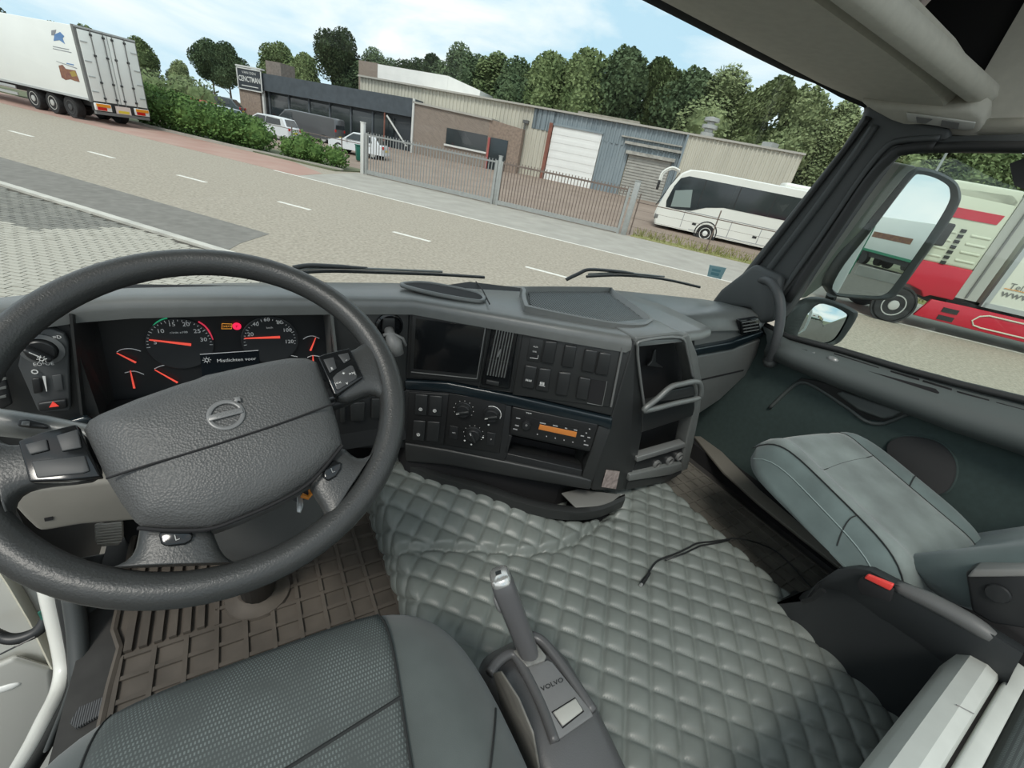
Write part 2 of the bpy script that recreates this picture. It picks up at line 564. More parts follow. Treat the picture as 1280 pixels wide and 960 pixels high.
# the tree row behind the halls, from the far street end to the coach
def trees(rows, label, group):
    for s, n, h, z, key in rows: put_tree(key, s, n, h, z, label, group)
trees([(74, 62, 9, .8, KB), (66, 58, 8.5, .8, KB)], 'distant dark tree rising past the white trailer roof', 'far trees past the trailer')
trees([(60, 62, 10.0, .8, KA), (54, 60, 9.0, .8, KA)], 'mid green tree between trailer and chimney', 'trees left of the chimney')
trees([(47.5, 60, 12.6, .8, KB), (44, 62, 11.2, .8, KB)], 'tall dark tree standing right behind the brick chimney', 'tall trees at the chimney')
trees([(39.5, 66, 11.4, .8, KB), (35, 62, 11.6, .8, KF), (31, 62, 13.2, .8, KB)], 'dark tree behind the flat white upper storey', 'trees behind the upper storey')
trees([(26.5, 62, 13.0, .8, KD), (22.5, 61, 12.4, .8, KB), (18.5, 61, 13.4, .8, KA)], 'green tree above the plain cream part of the hall', 'trees above the cream hall')
trees([(14, 60, 14.0, .8, KA), (9.5, 60, 14.8, .8, KB)], 'tall tree behind the white roller door', 'trees behind the roller door')
trees([(5.0, 60, 14.6, .8, KD), (1.5, 61, 14.0, .8, KB)], 'tall tree behind the grey shutter', 'trees behind the shutter')
trees([(-2.0, 58, 14.0, .8, KC), (-6.0, 57, 13.5, .8, KE), (-9.5, 57, 13.0, .8, KC)], 'pale green windblown tree behind the roof ventilator end of the hall', 'pale trees at the hall end')
trees([(-13.0, 56, 12.5, .8, KE), (-17, 56, 12.0, .8, KA), (-21, 55, 12.0, .8, KC), (-25, 54, 11.5, .8, KA), (-30, 53, 11, .8, KC)], 'pale green tree standing behind the white coach', 'trees behind the coach')
trees([(-35, 52, 11, .5, KA), (-41, 51, 10.5, .5, KC), (-47, 50, 10.5, .5, KA), (-54, 49, 10, .5, KB)], 'bushy green tree above the red truck roof', 'trees above the red truck')
trees([(60, 34, 5.5, .3, KA), (54, 33, 5.6, .3, KC), (66, 33, 6.0, .3, KB), (58, 30, 4.6, .3, KA)], 'low bushy tree beside the trailer rear doors', 'bushy trees beside the trailer')
trees([(49, 34, 5.5, .3, KA), (46.8, 36, 4.4, .3, KC)], 'low bushy tree between hedge and sign board', 'bushy trees by the sign')

def shrub(name, pts, m, n_leaf, size, label, cat='shrub', group=None, seed=1):
    rnd = random.Random(seed); mb = MB()
    for c, r in pts:
        k = len(mb.v)
        mb.ell(c, [x*0.74 for x in r], 12, 8)
        for i in range(k, len(mb.v)):
            q = mb.v[i]; mb.v[i] = V(c)+(q-V(c))*rnd.uniform(0.8, 1.08)
        leaves(mb, c, r, n_leaf, size, rnd, 0.7)
    b = V((sum(p[0][0] for p in pts)/len(pts), sum(p[0][1] for p in pts)/len(pts), 0.0))
    root = thing(name, b, label, cat, group)
    for c, r in pts:
        st = MB(); st.cyl((c[0], c[1], 0.0), (c[0], c[1], c[2]), 0.05, 0.03, 6); st.build('stem', M_bark, root)
    mb.build('foliage', m, root)
    return root
hp = []
rh = random.Random(5)
s = 23.5
while s < 33:
    hp.append((SN(s, 22.1+rh.uniform(-.2, .2), 0.85+0.04*(s-22.9)), (0.95, 0.95, 0.85+0.035*(s-22.9)))); s += 0.75
shrub('hedge', hp, M_leaf_h, 620, 0.19, 'long thick green laurel hedge along the red cycle strip', 'hedge', seed=4)
shrub('shrub', [(SN(21.4, 22.2, .55), (.6, .6, .6)), (SN(20.9, 22.4, .5), (.5, .5, .5))], M_leaf_h, 300, .15, 'small low green shrub next to the hedge end', seed=6)
shrub('shrub', [(SN(20.2, 22.0, .75), (.75, .75, .85)), (SN(19.6, 22.3, .6), (.7, .7, .7))], M_leaf_h, 380, .16, 'largest green shrub between the hedge and the gate post', seed=8)
shrub('shrub', [(SN(18.3, 22.4, .6), (.75, .75, .62))], M_leaf_h, 420, .15, 'rounded green shrub nearest the sliding gate post', seed=9)
pb = onn(1030, 322, 23.2)
shrub('shrub', [(V((pb.x, pb.y, .55)), (.95, .95, .8)), (V((pb.x, pb.y, .5))+RD*-1.3, (.9, .9, .7)), (V((pb.x, pb.y, .45))+RD*0.9, (.6, .6, .55))], leafmat('leaf_bright', (0.10, 0.17, 0.03), (0.22, 0.30, 0.06), 2), 360, .14, 'bright green bush below the white and maroon lettered trailer', seed=12)
pv = onn(262, 95, 34)
shrub('shrub', [(SN(s_, 31+rh.uniform(-1, 1), 1.6), (1.7, 1.7, 1.7)) for s_ in (43.0, 40.8, 38.8, 45, 47)], M_leaf_a, 500, .26, 'high overgrown green bushes beside the dark sign board', seed=14)

# ================================================================ OUTSIDE: BUILDINGS
M_cream = mat('cream_cladding', (0.50, 0.475, 0.40), 0.6, noise=0.1, nscale=0.9, detail=8, stretch=(1, 1, 0.25))
M_bluegrey = mat('bluegrey_cladding', (0.17, 0.21, 0.235), 0.55, c2=(0.25, 0.295, 0.32), nscale=0.8, detail=9, stretch=(1, 1, 0.3))
M_white = mat('white_panel', (0.78, 0.78, 0.76), 0.5, noise=0.04, nscale=1)
M_fascia = mat('slate_fascia', (0.060, 0.072, 0.085), 0.6, noise=0.15, nscale=2)
M_black = mat('black_front', (0.032, 0.038, 0.046), 0.5)
M_brickw = brickmat('brown_brick', (0.19, 0.145, 0.118), (0.25, 0.195, 0.16), (0.30, 0.27, 0.24), rot=(rad(90), 0, AR))
M_brick2 = mat('tan_brick', (0.27, 0.205, 0.165), 0.95, noise=0.2, nscale=6, detail=8)
M_wglass = mat('dark_window', (0.02, 0.026, 0.03), 0.08, spec=0.8)
M_frame_w = mat('white_frame', (0.62, 0.62, 0.60), 0.5)
M_rust = mat('rust_post', (0.22, 0.085, 0.06), 0.8, noise=0.2, nscale=4)
def snbox(mb, s0, s1, n0, n1, z0, z1):
    P = [SN(s0, n0, z0), SN(s1, n0, z0), SN(s1, n1, z0), SN(s0, n1, z0)]
    if (s1-s0)*(n1-n0) > 0: P = P[::-1]
    return mb.prism([p for p in P], UP*(z1-z0))
def corr(mb, s0, s1, n, z0, z1, pitch=0.36, dep=0.07):
    """corrugated sheet running along the road direction"""
    k = int(abs(s1-s0)/pitch); pts = []
    for i in range(k):
        a = s0 + (s1-s0)*i/k; w = (s1-s0)/k
        pts += [(a, n), (a+w*0.35, n), (a+w*0.45, n+dep), (a+w*0.9, n+dep)]
    pts.append((s1, n))
    mb.grid([[SN(s_, n_, z0), SN(s_, n_, z1)] for s_, n_ in pts])
hall = thing('industrial_hall', SN(11, 50, 0.9), 'long corrugated hall with cream and blue grey cladding and two roller doors', 'building')
b = MB(); snbox(b, -8.4, 31.3, 42.2, 56, 0.9, 6.15); b.build('core', M_cream, hall)
b = MB(); corr(b, 31.3, 13.4, 42.0, 0.95, 6.3); b.build('cladding_panel', M_cream, hall)
b = MB(); corr(b, 13.4, 11.75, 42.0, 0.95, 4.9); b.build('cladding_panel', M_cream, hall)
b = MB(); corr(b, 13.4, 0.2, 41.96, 4.75, 6.3, 0.42); corr(b, 7.0, 4.5, 41.96, 0.95, 4.8, 0.42); corr(b, 0.8, 0.2, 41.96, .95, 4.8, 0.3); corr(b, 4.5, 0.8, 41.97, 4.25, 4.8, .42)
corr(b, 13.4, 11.4, 41.96, 4.75, 6.3, .42)
b.build('cladding_panel', M_bluegrey, hall)
b = MB(); corr(b, 0.2, -8.4, 41.85, 0.95, 6.3, 0.33); b.build('cladding_panel', M_cream, hall)
b = MB(); snbox(b, -8.5, 31.4, 41.7, 42.3, 6.28, 6.42); b.build('roof_edge', mat('roof_trim', (0.40, 0.38, 0.34), 0.6), hall)
b = MB(); snbox(b, 0.15, 0.3, 41.7, 42.3, 0.9, 6.3); b.build('corner_trim', M_bluegrey, hall)
rd_ = MB()
for i in range(14): snbox(rd_, 11.4, 7.05, 41.88 + (0.02 if i % 2 else 0), 42.1, 0.95+i*0.307, 0.95+(i+1)*0.307)
rd_.build('roller_door', M_white, hall)
b = MB(); snbox(b, 11.75, 11.45, 41.7, 42.1, .9, 5.4); b.build('door_post', M_rust, hall)
b = MB(); snbox(b, 11.6, 6.95, 41.8, 42.1, 5.25, 5.4); b.build('door_lintel', M_bluegrey, hall)
rd_ = MB()
for i in range(30): snbox(rd_, 4.4, 0.85, 41.86 + (0.05 if i % 2 else 0), 42.1, 0.95+i*0.11, 0.95+(i+1)*0.11)
rd_.build('shutter', mat('grey_shutter', (0.36, 0.35, 0.32), 0.6, noise=0.15, nscale=2), hall)
b = MB(); snbox(b, 4.7, 0.6, 41.55, 42.0, 4.2, 4.45); b.build('shutter_box', mat('worn_trim', (0.33, 0.32, 0.29), .7, noise=.3, nscale=3), hall)
b = MB(); snbox(b, 5.0, 0.3, 41.7, 42.0, 4.9, 5.1); snbox(b, 5.4, 0.4, 41.75, 42.0, 5.35, 5.45); b.build('gutter', MATS['worn_trim'], hall)
b = MB(); snbox(b, 14.2, 13.7, 41.7, 42, 5.0, 5.25); b.cyl(SN(14.0, 41.8, 3.2), SN(14.0, 41.8, 5.0), .06, .06, 8); b.build('downpipe', mat('dark_pipe', (.1, .1, .1), .5), hall)
b = MB(); snbox(b, 10.0, 4.5, 44, 45, 6.15, 6.8)
b.build('roof_hatch', mat('roof_box', (0.28, 0.26, 0.22), 0.8, noise=.2, nscale=2), hall)
rv = MB(); pv = onn(884, 168, 43.5); rv.lathe([(0.55, -.6), (0.55, .0), (0.35, .05), (0.35, .25), (.62, .3), (.62, .55), (.3, .6), (.3, .75), (.6, .8), (.6, 1.05), (.1, 1.15)], pv + UP*0.1, UP, 16)
rv.build('roof_ventilator', mat('galvanised', (.42, .42, .40), .45, metal=.6), hall, smooth=30)
rv = MB(); pv = onn(962, 183, 43.5); rv.box(pv, (.9, .9, .5)); rv.build('roof_vent_box', MATS['galvanised'], hall)
up_ = thing('upper_hall', SN(26, 60, 0.9), 'flat white upper storey rising behind the cream corrugated hall', 'building')
p0 = onn(472, 80, 55); p1 = onn(560, 97, 55)
b = MB(); snbox(b, p1.dot(RD), p0.dot(RD), 55.0, 66, 6.0, p0.z); b.build('wall', M_white, up_)
b = MB(); p2 = onn(449, 74, 55); snbox(b, p0.dot(RD), p2.dot(RD), 54.9, 66, 6.0, p2.z-.1); b.build('brick_end', M_brickw, up_)
p3 = onn(600, 113, 55)
b = MB(); b.prism([SN(p1.dot(RD), 55.05, 6.0), SN(p1.dot(RD), 55.05, p0.z), SN(p3.dot(RD), 55.05, p3.z), SN(p3.dot(RD), 55.05, 6.0)], ND*10); b.build('lean_to', M_white, up_)
# garage with the slate fascia
gar = thing('garage', SN(33, 44, 0.8), 'low dark shop with a slate grey fascia and brick end wall', 'building')
ft = 5.05
b = MB(); snbox(b, 24.3, 41.6, 40.6, 41.85, .7, 4.9); b.build('core', M_black, gar)
b = MB(); b.prism([SN(24.25, 40.0, 3.75), SN(41.6, 40.0, 3.55), SN(41.6, 40.0, 5.0), SN(24.25, 40.0, 5.2)], ND*1.85); b.build('fascia', M_fascia, gar)
b = MB(); snbox(b, 41.65, 44.3, 39.95, 48, .7, 4.75); b.build('brick_wall', M_brick2, gar)
b = MB(); snbox(b, 41.25, 41.45, 39.98, 40.2, .7, 3.6); b.build('corner_post', M_frame_w, gar)
for k in range(6):
    b = MB(); s0 = 26.4+k*2.45; snbox(b, s0, s0+2.2, 40.45, 40.6, .9, 3.4); b.build('shop_window', M_wglass, gar)
    b = MB(); snbox(b, s0+2.22, s0+2.38, 40.35, 40.6, .7, 3.6); b.build('mullion', M_fascia, gar)
b = MB(); b.cyl(SN(27.2, 40.1, .9), SN(27.2, 40.1, 3.8), .07, .07, 8); b.build('porch_post', MATS['rust_post'], gar)
b = MB(); b.tube([SN(27.0, 40.15, 3.5), SN(24.8, 40.2, 1.3)], .08, 6); b.build('brace', M_frame_w, gar)
b = MB(); p0 = onn(351, 92, 43); b.box(p0 - UP*.2, (1.9, 1.9, 2.1), (RD, ND, UP)); b.build('chimney', mat('chimney_brick', (.20, .17, .15), .9, noise=.2, nscale=5), gar)
# sign board with its lettering
sg = thing('sign_board', SN(42.9, 39.8, 3), 'black framed sign board with white lettering on brick wall', 'sign')
q = [onn(296, 87, 39.8), onn(326, 92.5, 39.8), onn(326, 115, 39.8), onn(299, 108.5, 39.8)]
s0 = q[1].dot(RD); s1 = q[0].dot(RD)
zt = 5.15; zb = 3.3
b = MB(); snbox(b, s0, s1, 39.8, 39.95, zb, zt); b.build('panel', M_black, sg)
for aa in ((s0-.06, s1+.06, zt-.1, zt), (s0-.06, s1+.06, zb, zb+.1), (s0-.06, s0+.06, zb, zt), (s1-.06, s1+.06, zb, zt)):
    b = MB(); snbox(b, aa[0], aa[1], 39.76, 39.8, aa[2], aa[3]); b.build('frame', M_frame_w, sg)
sm_ = (s0+s1)/2
text('VAN DEN', SN(sm_, 39.79, zt-.38), -RD, UP, .22, M_frame_w, sg, sx=1.3)
text('CENCTMAN', SN(sm_, 39.79, zt-.93), -RD, UP, .46, M_frame_w, sg, sx=.78, bold=.02)
b = MB(); snbox(b, s0+.45, s1-.45, 39.77, 39.8, zb+.32, zb+.4); b.build('underline', M_frame_w, sg)
b = MB(); snbox(b, s0-.1, s1+.1, 39.75, 40.2, zt+.05, zt+.18); b.build('cap', M_frame_w, sg)
# brick annex
an = thing('brick_annex', SN(19, 43, .8), 'brown brick annex with a dark wide window and red door post', 'building')
b = MB(); b.prism([SN(24.2, 40.0, .7), SN(16.6, 40.0, .7), SN(16.6, 40.0, 4.75), SN(24.2, 40.0, 4.95)], ND*1.85); b.build('wall', M_brickw, an)
b = MB(); b.prism([SN(16.6, 40.0, .7), SN(13.9, 41.2, .7), SN(13.9, 41.2, 4.5), SN(16.6, 40.0, 4.72)], ND*.7); b.build('wall', M_brick2, an)
b = MB(); snbox(b, 24.0, 24.18, 39.85, 40.0, .7, 5.2); b.build('downpipe', M_frame_w, an)
b = MB(); b.prism([SN(24.2, 39.85, 4.85), SN(16.4, 39.85, 4.65), SN(16.4, 39.85, 4.8), SN(24.2, 39.85, 5.0)], ND*1.95); b.build('roof_edge', MATS['roof_trim'], an)
w0 = onn(559, 158, 40); w1 = onn(607, 190, 40)
b = MB(); snbox(b, w1.dot(RD), w0.dot(RD), 39.96, 40.05, w1.z, w0.z-.1); wn = b.build('window', M_wglass, an)
b = MB(); snbox(b, w1.dot(RD)-.1, w0.dot(RD)+.1, 39.85, 40.0, w1.z-.15, w1.z); b.build('sill', M_frame_w, an)
b = MB(); snbox(b, w1.dot(RD)-.12, w1.dot(RD)-.3, 39.9, 40.05, .8, w0.z-.2); b.build('door_post', mat('red_post', (.36, .09, .08), .6), an)
b = MB(); b.prism([SN(16.3, 40.05, .9), SN(14.9, 40.68, .9), SN(14.9, 40.68, 3.4), SN(16.3, 40.05, 3.4)], ND*-.05); b.build('door', M_wglass, an)

# ================================================================ OUTSIDE: GATES AND FENCE
M_galv = mat('galvanised_steel', (0.36, 0.37, 0.36), 0.5, metal=0.35, noise=0.1, nscale=6)
M_bar = mat('fence_bar', (0.30, 0.305, 0.30), 0.5, metal=0.3)
M_rbar = mat('fence_bar_rusty', (0.165, 0.125, 0.105), 0.7, noise=0.2, nscale=8)
def gate(s0, s1, label, mbar, nb):
    t = thing('sliding_gate', SN((s0+s1)/2, 23, 0), label, 'gate')
    for z, h in ((0.05, .2), (1.98, .08)):
        b = MB(); snbox(b, s0, s1, 22.95, 23.05, z, z+h); b.build('rail', M_galv if z < 1 else mbar, t)
    bm = MB(); bm.box((0, 0, 1.03), (.04, .04, 2.0), (RD, ND, UP))
    o = None
    for i in range(nb):
        p = SN(lerp(s0, s1, (i+.5)/nb), 23, .1)
        if o is None:
            bb = MB(); bb.box(p+UP*1.0, (.036, .036, 2.1), (RD, ND, UP)); o = bb.build('bar', mbar, t); ob = p
        else:
            c = o.copy(); col.objects.link(c); c.location = o.location + (p-ob)
    for s_ in (s0, s1):
        b = MB(); snbox(b, s_-.06, s_+.06, 22.94, 23.06, 0, 2.1); b.build('end_post', M_galv, t)
    return t
gate(16.7, 8.85, 'galvanised sliding gate of vertical bars beside the shrubs', M_bar, 44)
gate(8.55, 1.95, 'dark rusty bar gate in front of the white roller door', M_rbar, 40)
def post(s, n, h, w, label, m=M_galv):
    t = thing('gate_post', SN(s, n, 0), label, 'post')
    b = MB(); b.box(SN(s, n, h/2), (w, w, h), (RD, ND, UP)); b.build('post', m, t, bev=.01)
    b = MB(); b.box(SN(s, n, h+.02), (w*1.15, w*1.15, .05), (RD, ND, UP)); b.build('cap', m, t)
post(16.95, 23, 2.55, .2, 'tall pale gate post between shrubs and sliding gate', M_frame_w)
post(8.7, 23.05, 2.3, .16, 'thin gate post between the two bar gates')
post(1.65, 23, 2.45, .26, 'stout grey gate post beside the grass verge')
cf = thing('wire_fence', SN(-6, 23.6, 0), 'low wire fence with slim posts in front of the coach', 'fence')
for s_ in (1.4, -2.4, -6.4, -10.4, -14.4):
    b = MB(); b.cyl(SN(s_, 23.6, 0), SN(s_, 23.6, 1.95), .03, .03, 8); b.build('post', MATS['fence_bar_rusty'], cf)
b = MB(); b.cyl(SN(1.5, 23.6, 1.55), SN(-16, 23.6, 1.55), .022, .022, 6); b.build('rail', M_rbar, cf)
for z in (.4, .8, 1.2):
    b = MB(); b.cyl(SN(1.5, 23.6, z), SN(-16, 23.6, z), .006, .006, 4); b.build('wire', M_rbar, cf)
hf = thing('hedge_fence', SN(27, 24, 0), 'thin wire fence with slim posts behind the hedge', 'fence')
for s_ in (22.6, 19.0, 26.5, 30.5):
    b = MB(); b.cyl(SN(s_, 23.8, 0), SN(s_, 23.8, 1.6), .035, .035, 8); b.build('post', MATS['fence_bar_rusty'], hf)
b = MB(); b.cyl(SN(17, 23.8, 1.45), SN(34, 23.8, 1.45), .02, .02, 6); b.build('rail', M_rbar, hf)
lp = thing('lamp_post', SN(-16.3, 40, 0), 'slim grey street lamp post above the red truck', 'lamp post')
b = MB(); b.tube([SN(-16.3, 40, 0), SN(-16.2, 40, 9)], [.12, .07], 8); b.build('mast', M_galv, lp)
b = MB(); b.tube([SN(-16.2, 40, 9), SN(-16.2, 39.4, 9.3), SN(-16.2, 38.4, 9.3)], .05, 6); b.build('arm', M_galv, lp)
b = MB(); b.box(SN(-16.2, 38.1, 9.28), (.3, .8, .12), (RD, ND, UP)); b.build('lamp_head', M_galv, lp, bev=.03)
# ================================================================ OUTSIDE: VEHICLES
M_tyre = mat('tyre', (0.022, 0.022, 0.023), 0.85, noise=.2, nscale=8)
M_hub = mat('wheel_steel', (0.46, 0.46, 0.44), 0.45, metal=0.1)
M_hubd = mat('wheel_dark', (0.06, 0.06, 0.06), .6)
M_truckw = mat('truck_white', (0.80, 0.81, 0.78), 0.35, noise=.03, nscale=.6)
M_chas = mat('chassis_black', (0.02, 0.02, 0.021), .6)
M_alu = mat('aluminium', (0.55, 0.56, 0.56), .4, metal=.7)
M_lred = mat('tail_lens_red', (0.55, 0.02, 0.015), .25)
M_lamb = mat('tail_lens_amber', (0.80, 0.30, 0.03), .25)
M_plate = mat('plate_yellow', (0.75, 0.55, 0.05), .5)
M_dgrey = mat('door_gasket', (0.17, 0.17, 0.165), .6)
def wheel(parent, s, n, r, w, side=-1, holes=0, zb=0.0, face=M_hub, dish=0.06):
    """wheel whose outer face looks towards smaller n (side=-1)"""
    c = SN(s, n, zb+r); a = ND*side
    b = MB(); b.lathe([(r*.62, 0.0), (r*.72, .015), (r*.93, 0.01), (r, -.04), (r, -w+.04), (r*.93, -w), (r*.5, -w)], c, a, 28)
    ty = b.build('wheel', M_tyre, parent, smooth=40)
    b = MB(); b.lathe([(r*.64, -.03), (r*.62, .012), (r*.57, .012), (r*.52, -dish), (r*.30, -dish*.7), (r*.27, .03), (r*.12, .045), (0.005, .045)], c, a, 24)
    hb_ = b.build('rim', face, ty, smooth=35)
    if holes:
        b = MB(); x, y, z = basis(a)
        for i in range(holes):
            t = 2*math.pi*i/holes
            b.cyl(c + a*(-dish*.9-.005) + (x*math.cos(t)+y*math.sin(t))*r*.42, c + a*(-dish*.75+.01) + (x*math.cos(t)+y*math.sin(t))*r*.42, r*.075, r*.075, 8)
        b.build('hand_hole', M_hubd, ty)
    return ty

# ---------------------------------------------------------------- white semi-trailer on the far lane
tr = thing('semi_trailer', SN(36, 18.9, 0), 'white box semi-trailer with double rear doors parked on the far lane', 'trailer')
s0, n0, n1 = 29.5, 17.6, 20.35
b = MB(); snbox(b, s0+.08, s0+13.4, n0, n1, 1.08, 4.18); b.build('box_body', M_truckw, tr, bev=.03)
b = MB(); snbox(b, s0+.02, s0+.18, n0-.02, n1+.02, 1.0, 4.22); b.build('rear_frame', M_dgrey, tr)
for k, (a0, a1) in enumerate(((n0+.1, (n0+n1)/2-.015), ((n0+n1)/2+.015, n1-.04))):
    b = MB(); snbox(b, s0-.02, s0+.05, a0, a1, 1.08, 4.08); d = b.build('rear_door', M_truckw, tr, bev=.01)
    for q in (.42, .86) if k == 0 else (.14, .58):
        nn_ = lerp(a0, a1, q)
        b = MB(); b.cyl(SN(s0-.05, nn_, .95), SN(s0-.05, nn_, 4.16), .022, .022, 8); b.build('lock_rod', M_dgrey, d)
        b = MB()
        for z in (1.25, 1.95, 3.1, 3.95): b.box(SN(s0-.04, nn_, z), (.06, .11, .09), (RD, ND, UP))
        b.build('rod_bracket', M_chas, d)
    hn = a0+.06 if k == 0 else a1-.06
    for z in (1.5, 2.15, 2.8, 3.6):
        b = MB(); b.box(SN(s0-.035, hn+(.1 if k == 0 else -.1), z), (.03, .3, .05), (RD, ND, UP)); b.build('hinge', M_alu, d)
b = MB(); snbox(b, s0-.02, s0+.2, n0, n1, 4.14, 4.22); b.build('top_rail', M_alu, tr)
b = MB(); snbox(b, s0-.06, s0+.1, n0+.05, n1-.05, .48, .62); b.build('bumper', M_dgrey, tr)
b = MB(); snbox(b, s0, s0+.2, n0+.05, n1-.05, .62, 1.05); b.build('rear_crossmember', M_chas, tr)
for nn_ in (n0+.42, n1-.42):
    b = MB(); snbox(b, s0-.1, s0, nn_-.38, nn_+.38, .66, 1.0); lb = b.build('lamp_unit', M_truckw, tr, bev=.02)
    b = MB(); snbox(b, s0-.14, s0-.1, nn_-.32, nn_+.32, .84, .98); b.build('amber_lens', M_lamb, lb)
    b = MB(); snbox(b, s0-.14, s0-.1, nn_-.30, nn_+.12, .69, .83); b.build('red_lens', M_lred, lb)
b = MB(); snbox(b, s0-.09, s0-.03, (n0+n1)/2-.36, (n0+n1)/2+.36, .62, .98); b.build('plate_carrier', mat('pale_plate', (.72, .6, .55), .5), tr)
b = MB(); snbox(b, s0-.11, s0-.09, (n0+n1)/2-.26, (n0+n1)/2+.26, .66, .78); b.build('number_plate', M_plate, tr)
b = MB(); snbox(b, s0+.3, s0+13, n0+.55, n0+.75, .75, 1.08); snbox(b, s0+.3, s0+13, n1-.75, n1-.55, .75, 1.08); b.build('chassis_rail', M_chas, tr)
b = MB(); snbox(b, s0+.1, s0+13.4, n0-.02, n0+.05, 1.04, 1.14); b.build('side_rail', M_alu, tr)
for z in (.5, .82):
    b = MB(); snbox(b, s0+6.0, s0+12, n0+.02, n0+.06, z, z+.13); b.build('side_guard', M_alu, tr)
for k, s_ in enumerate((s0+2.0, s0+3.4, s0+4.9)):
    wheel(tr, s_, n0+.12, .52, .4, -1, 8, face=M_hub if k else M_hubd)
    b = MB(); b.cyl(SN(s_, n0+.3, .52), SN(s_, n1-.3, .52), .09, .09, 8); b.build('axle', M_chas, tr)
    wheel(tr, s_, n1-.12, .52, .4, 1, 8)
# print on the trailer side
M_pblue = mat('print_blue', (.10, .22, .45), .5); M_pgrey = mat('print_grey', (.25, .26, .28), .5)
M_pred = mat('print_maroon', (.16, .05, .05), .5, c2=(.28, .13, .06), nscale=5); M_pyel = mat('print_yellow', (.35, .25, .05), .5)
def side_poly(us, name, m, nn_=n0-.012):
    P = [onn(u, v, nn_) for u, v in us]
    b = MB(); b.prism(P, ND*.01); return b.build(name, m, tr)
side_poly([(64, 38), (70, 37), (68, 44), (64, 44)], 'logo_print', M_pgrey)
side_poly([(68, 43), (75, 40), (80, 45), (78, 48), (81, 55), (74, 50), (67, 51)], 'logo_print', M_pblue)
side_poly([(66, 57.5), (86, 61.5), (86, 62.3), (66, 58.3)], 'text_line', M_pgrey)
side_poly([(66, 60.2), (89, 65.2), (89, 66.0), (66, 61)], 'text_line', M_pgrey)
side_poly([(70, 76), (96, 85), (96, 86), (71, 77)], 'picture_rule', M_pgrey)
side_poly([(83, 78.5), (92, 80.5), (92, 81.7), (83, 79.7)], 'text_line', M_pblue)
side_poly([(73, 82), (78, 81), (82, 86), (94, 88), (99.5, 102.5), (93, 101), (88, 99), (82, 100), (77, 97)], 'picture_print', M_pred)
side_poly([(87, 90), (93, 88.5), (96.5, 95), (90, 96)], 'picture_print', M_pyel, n0-.016)

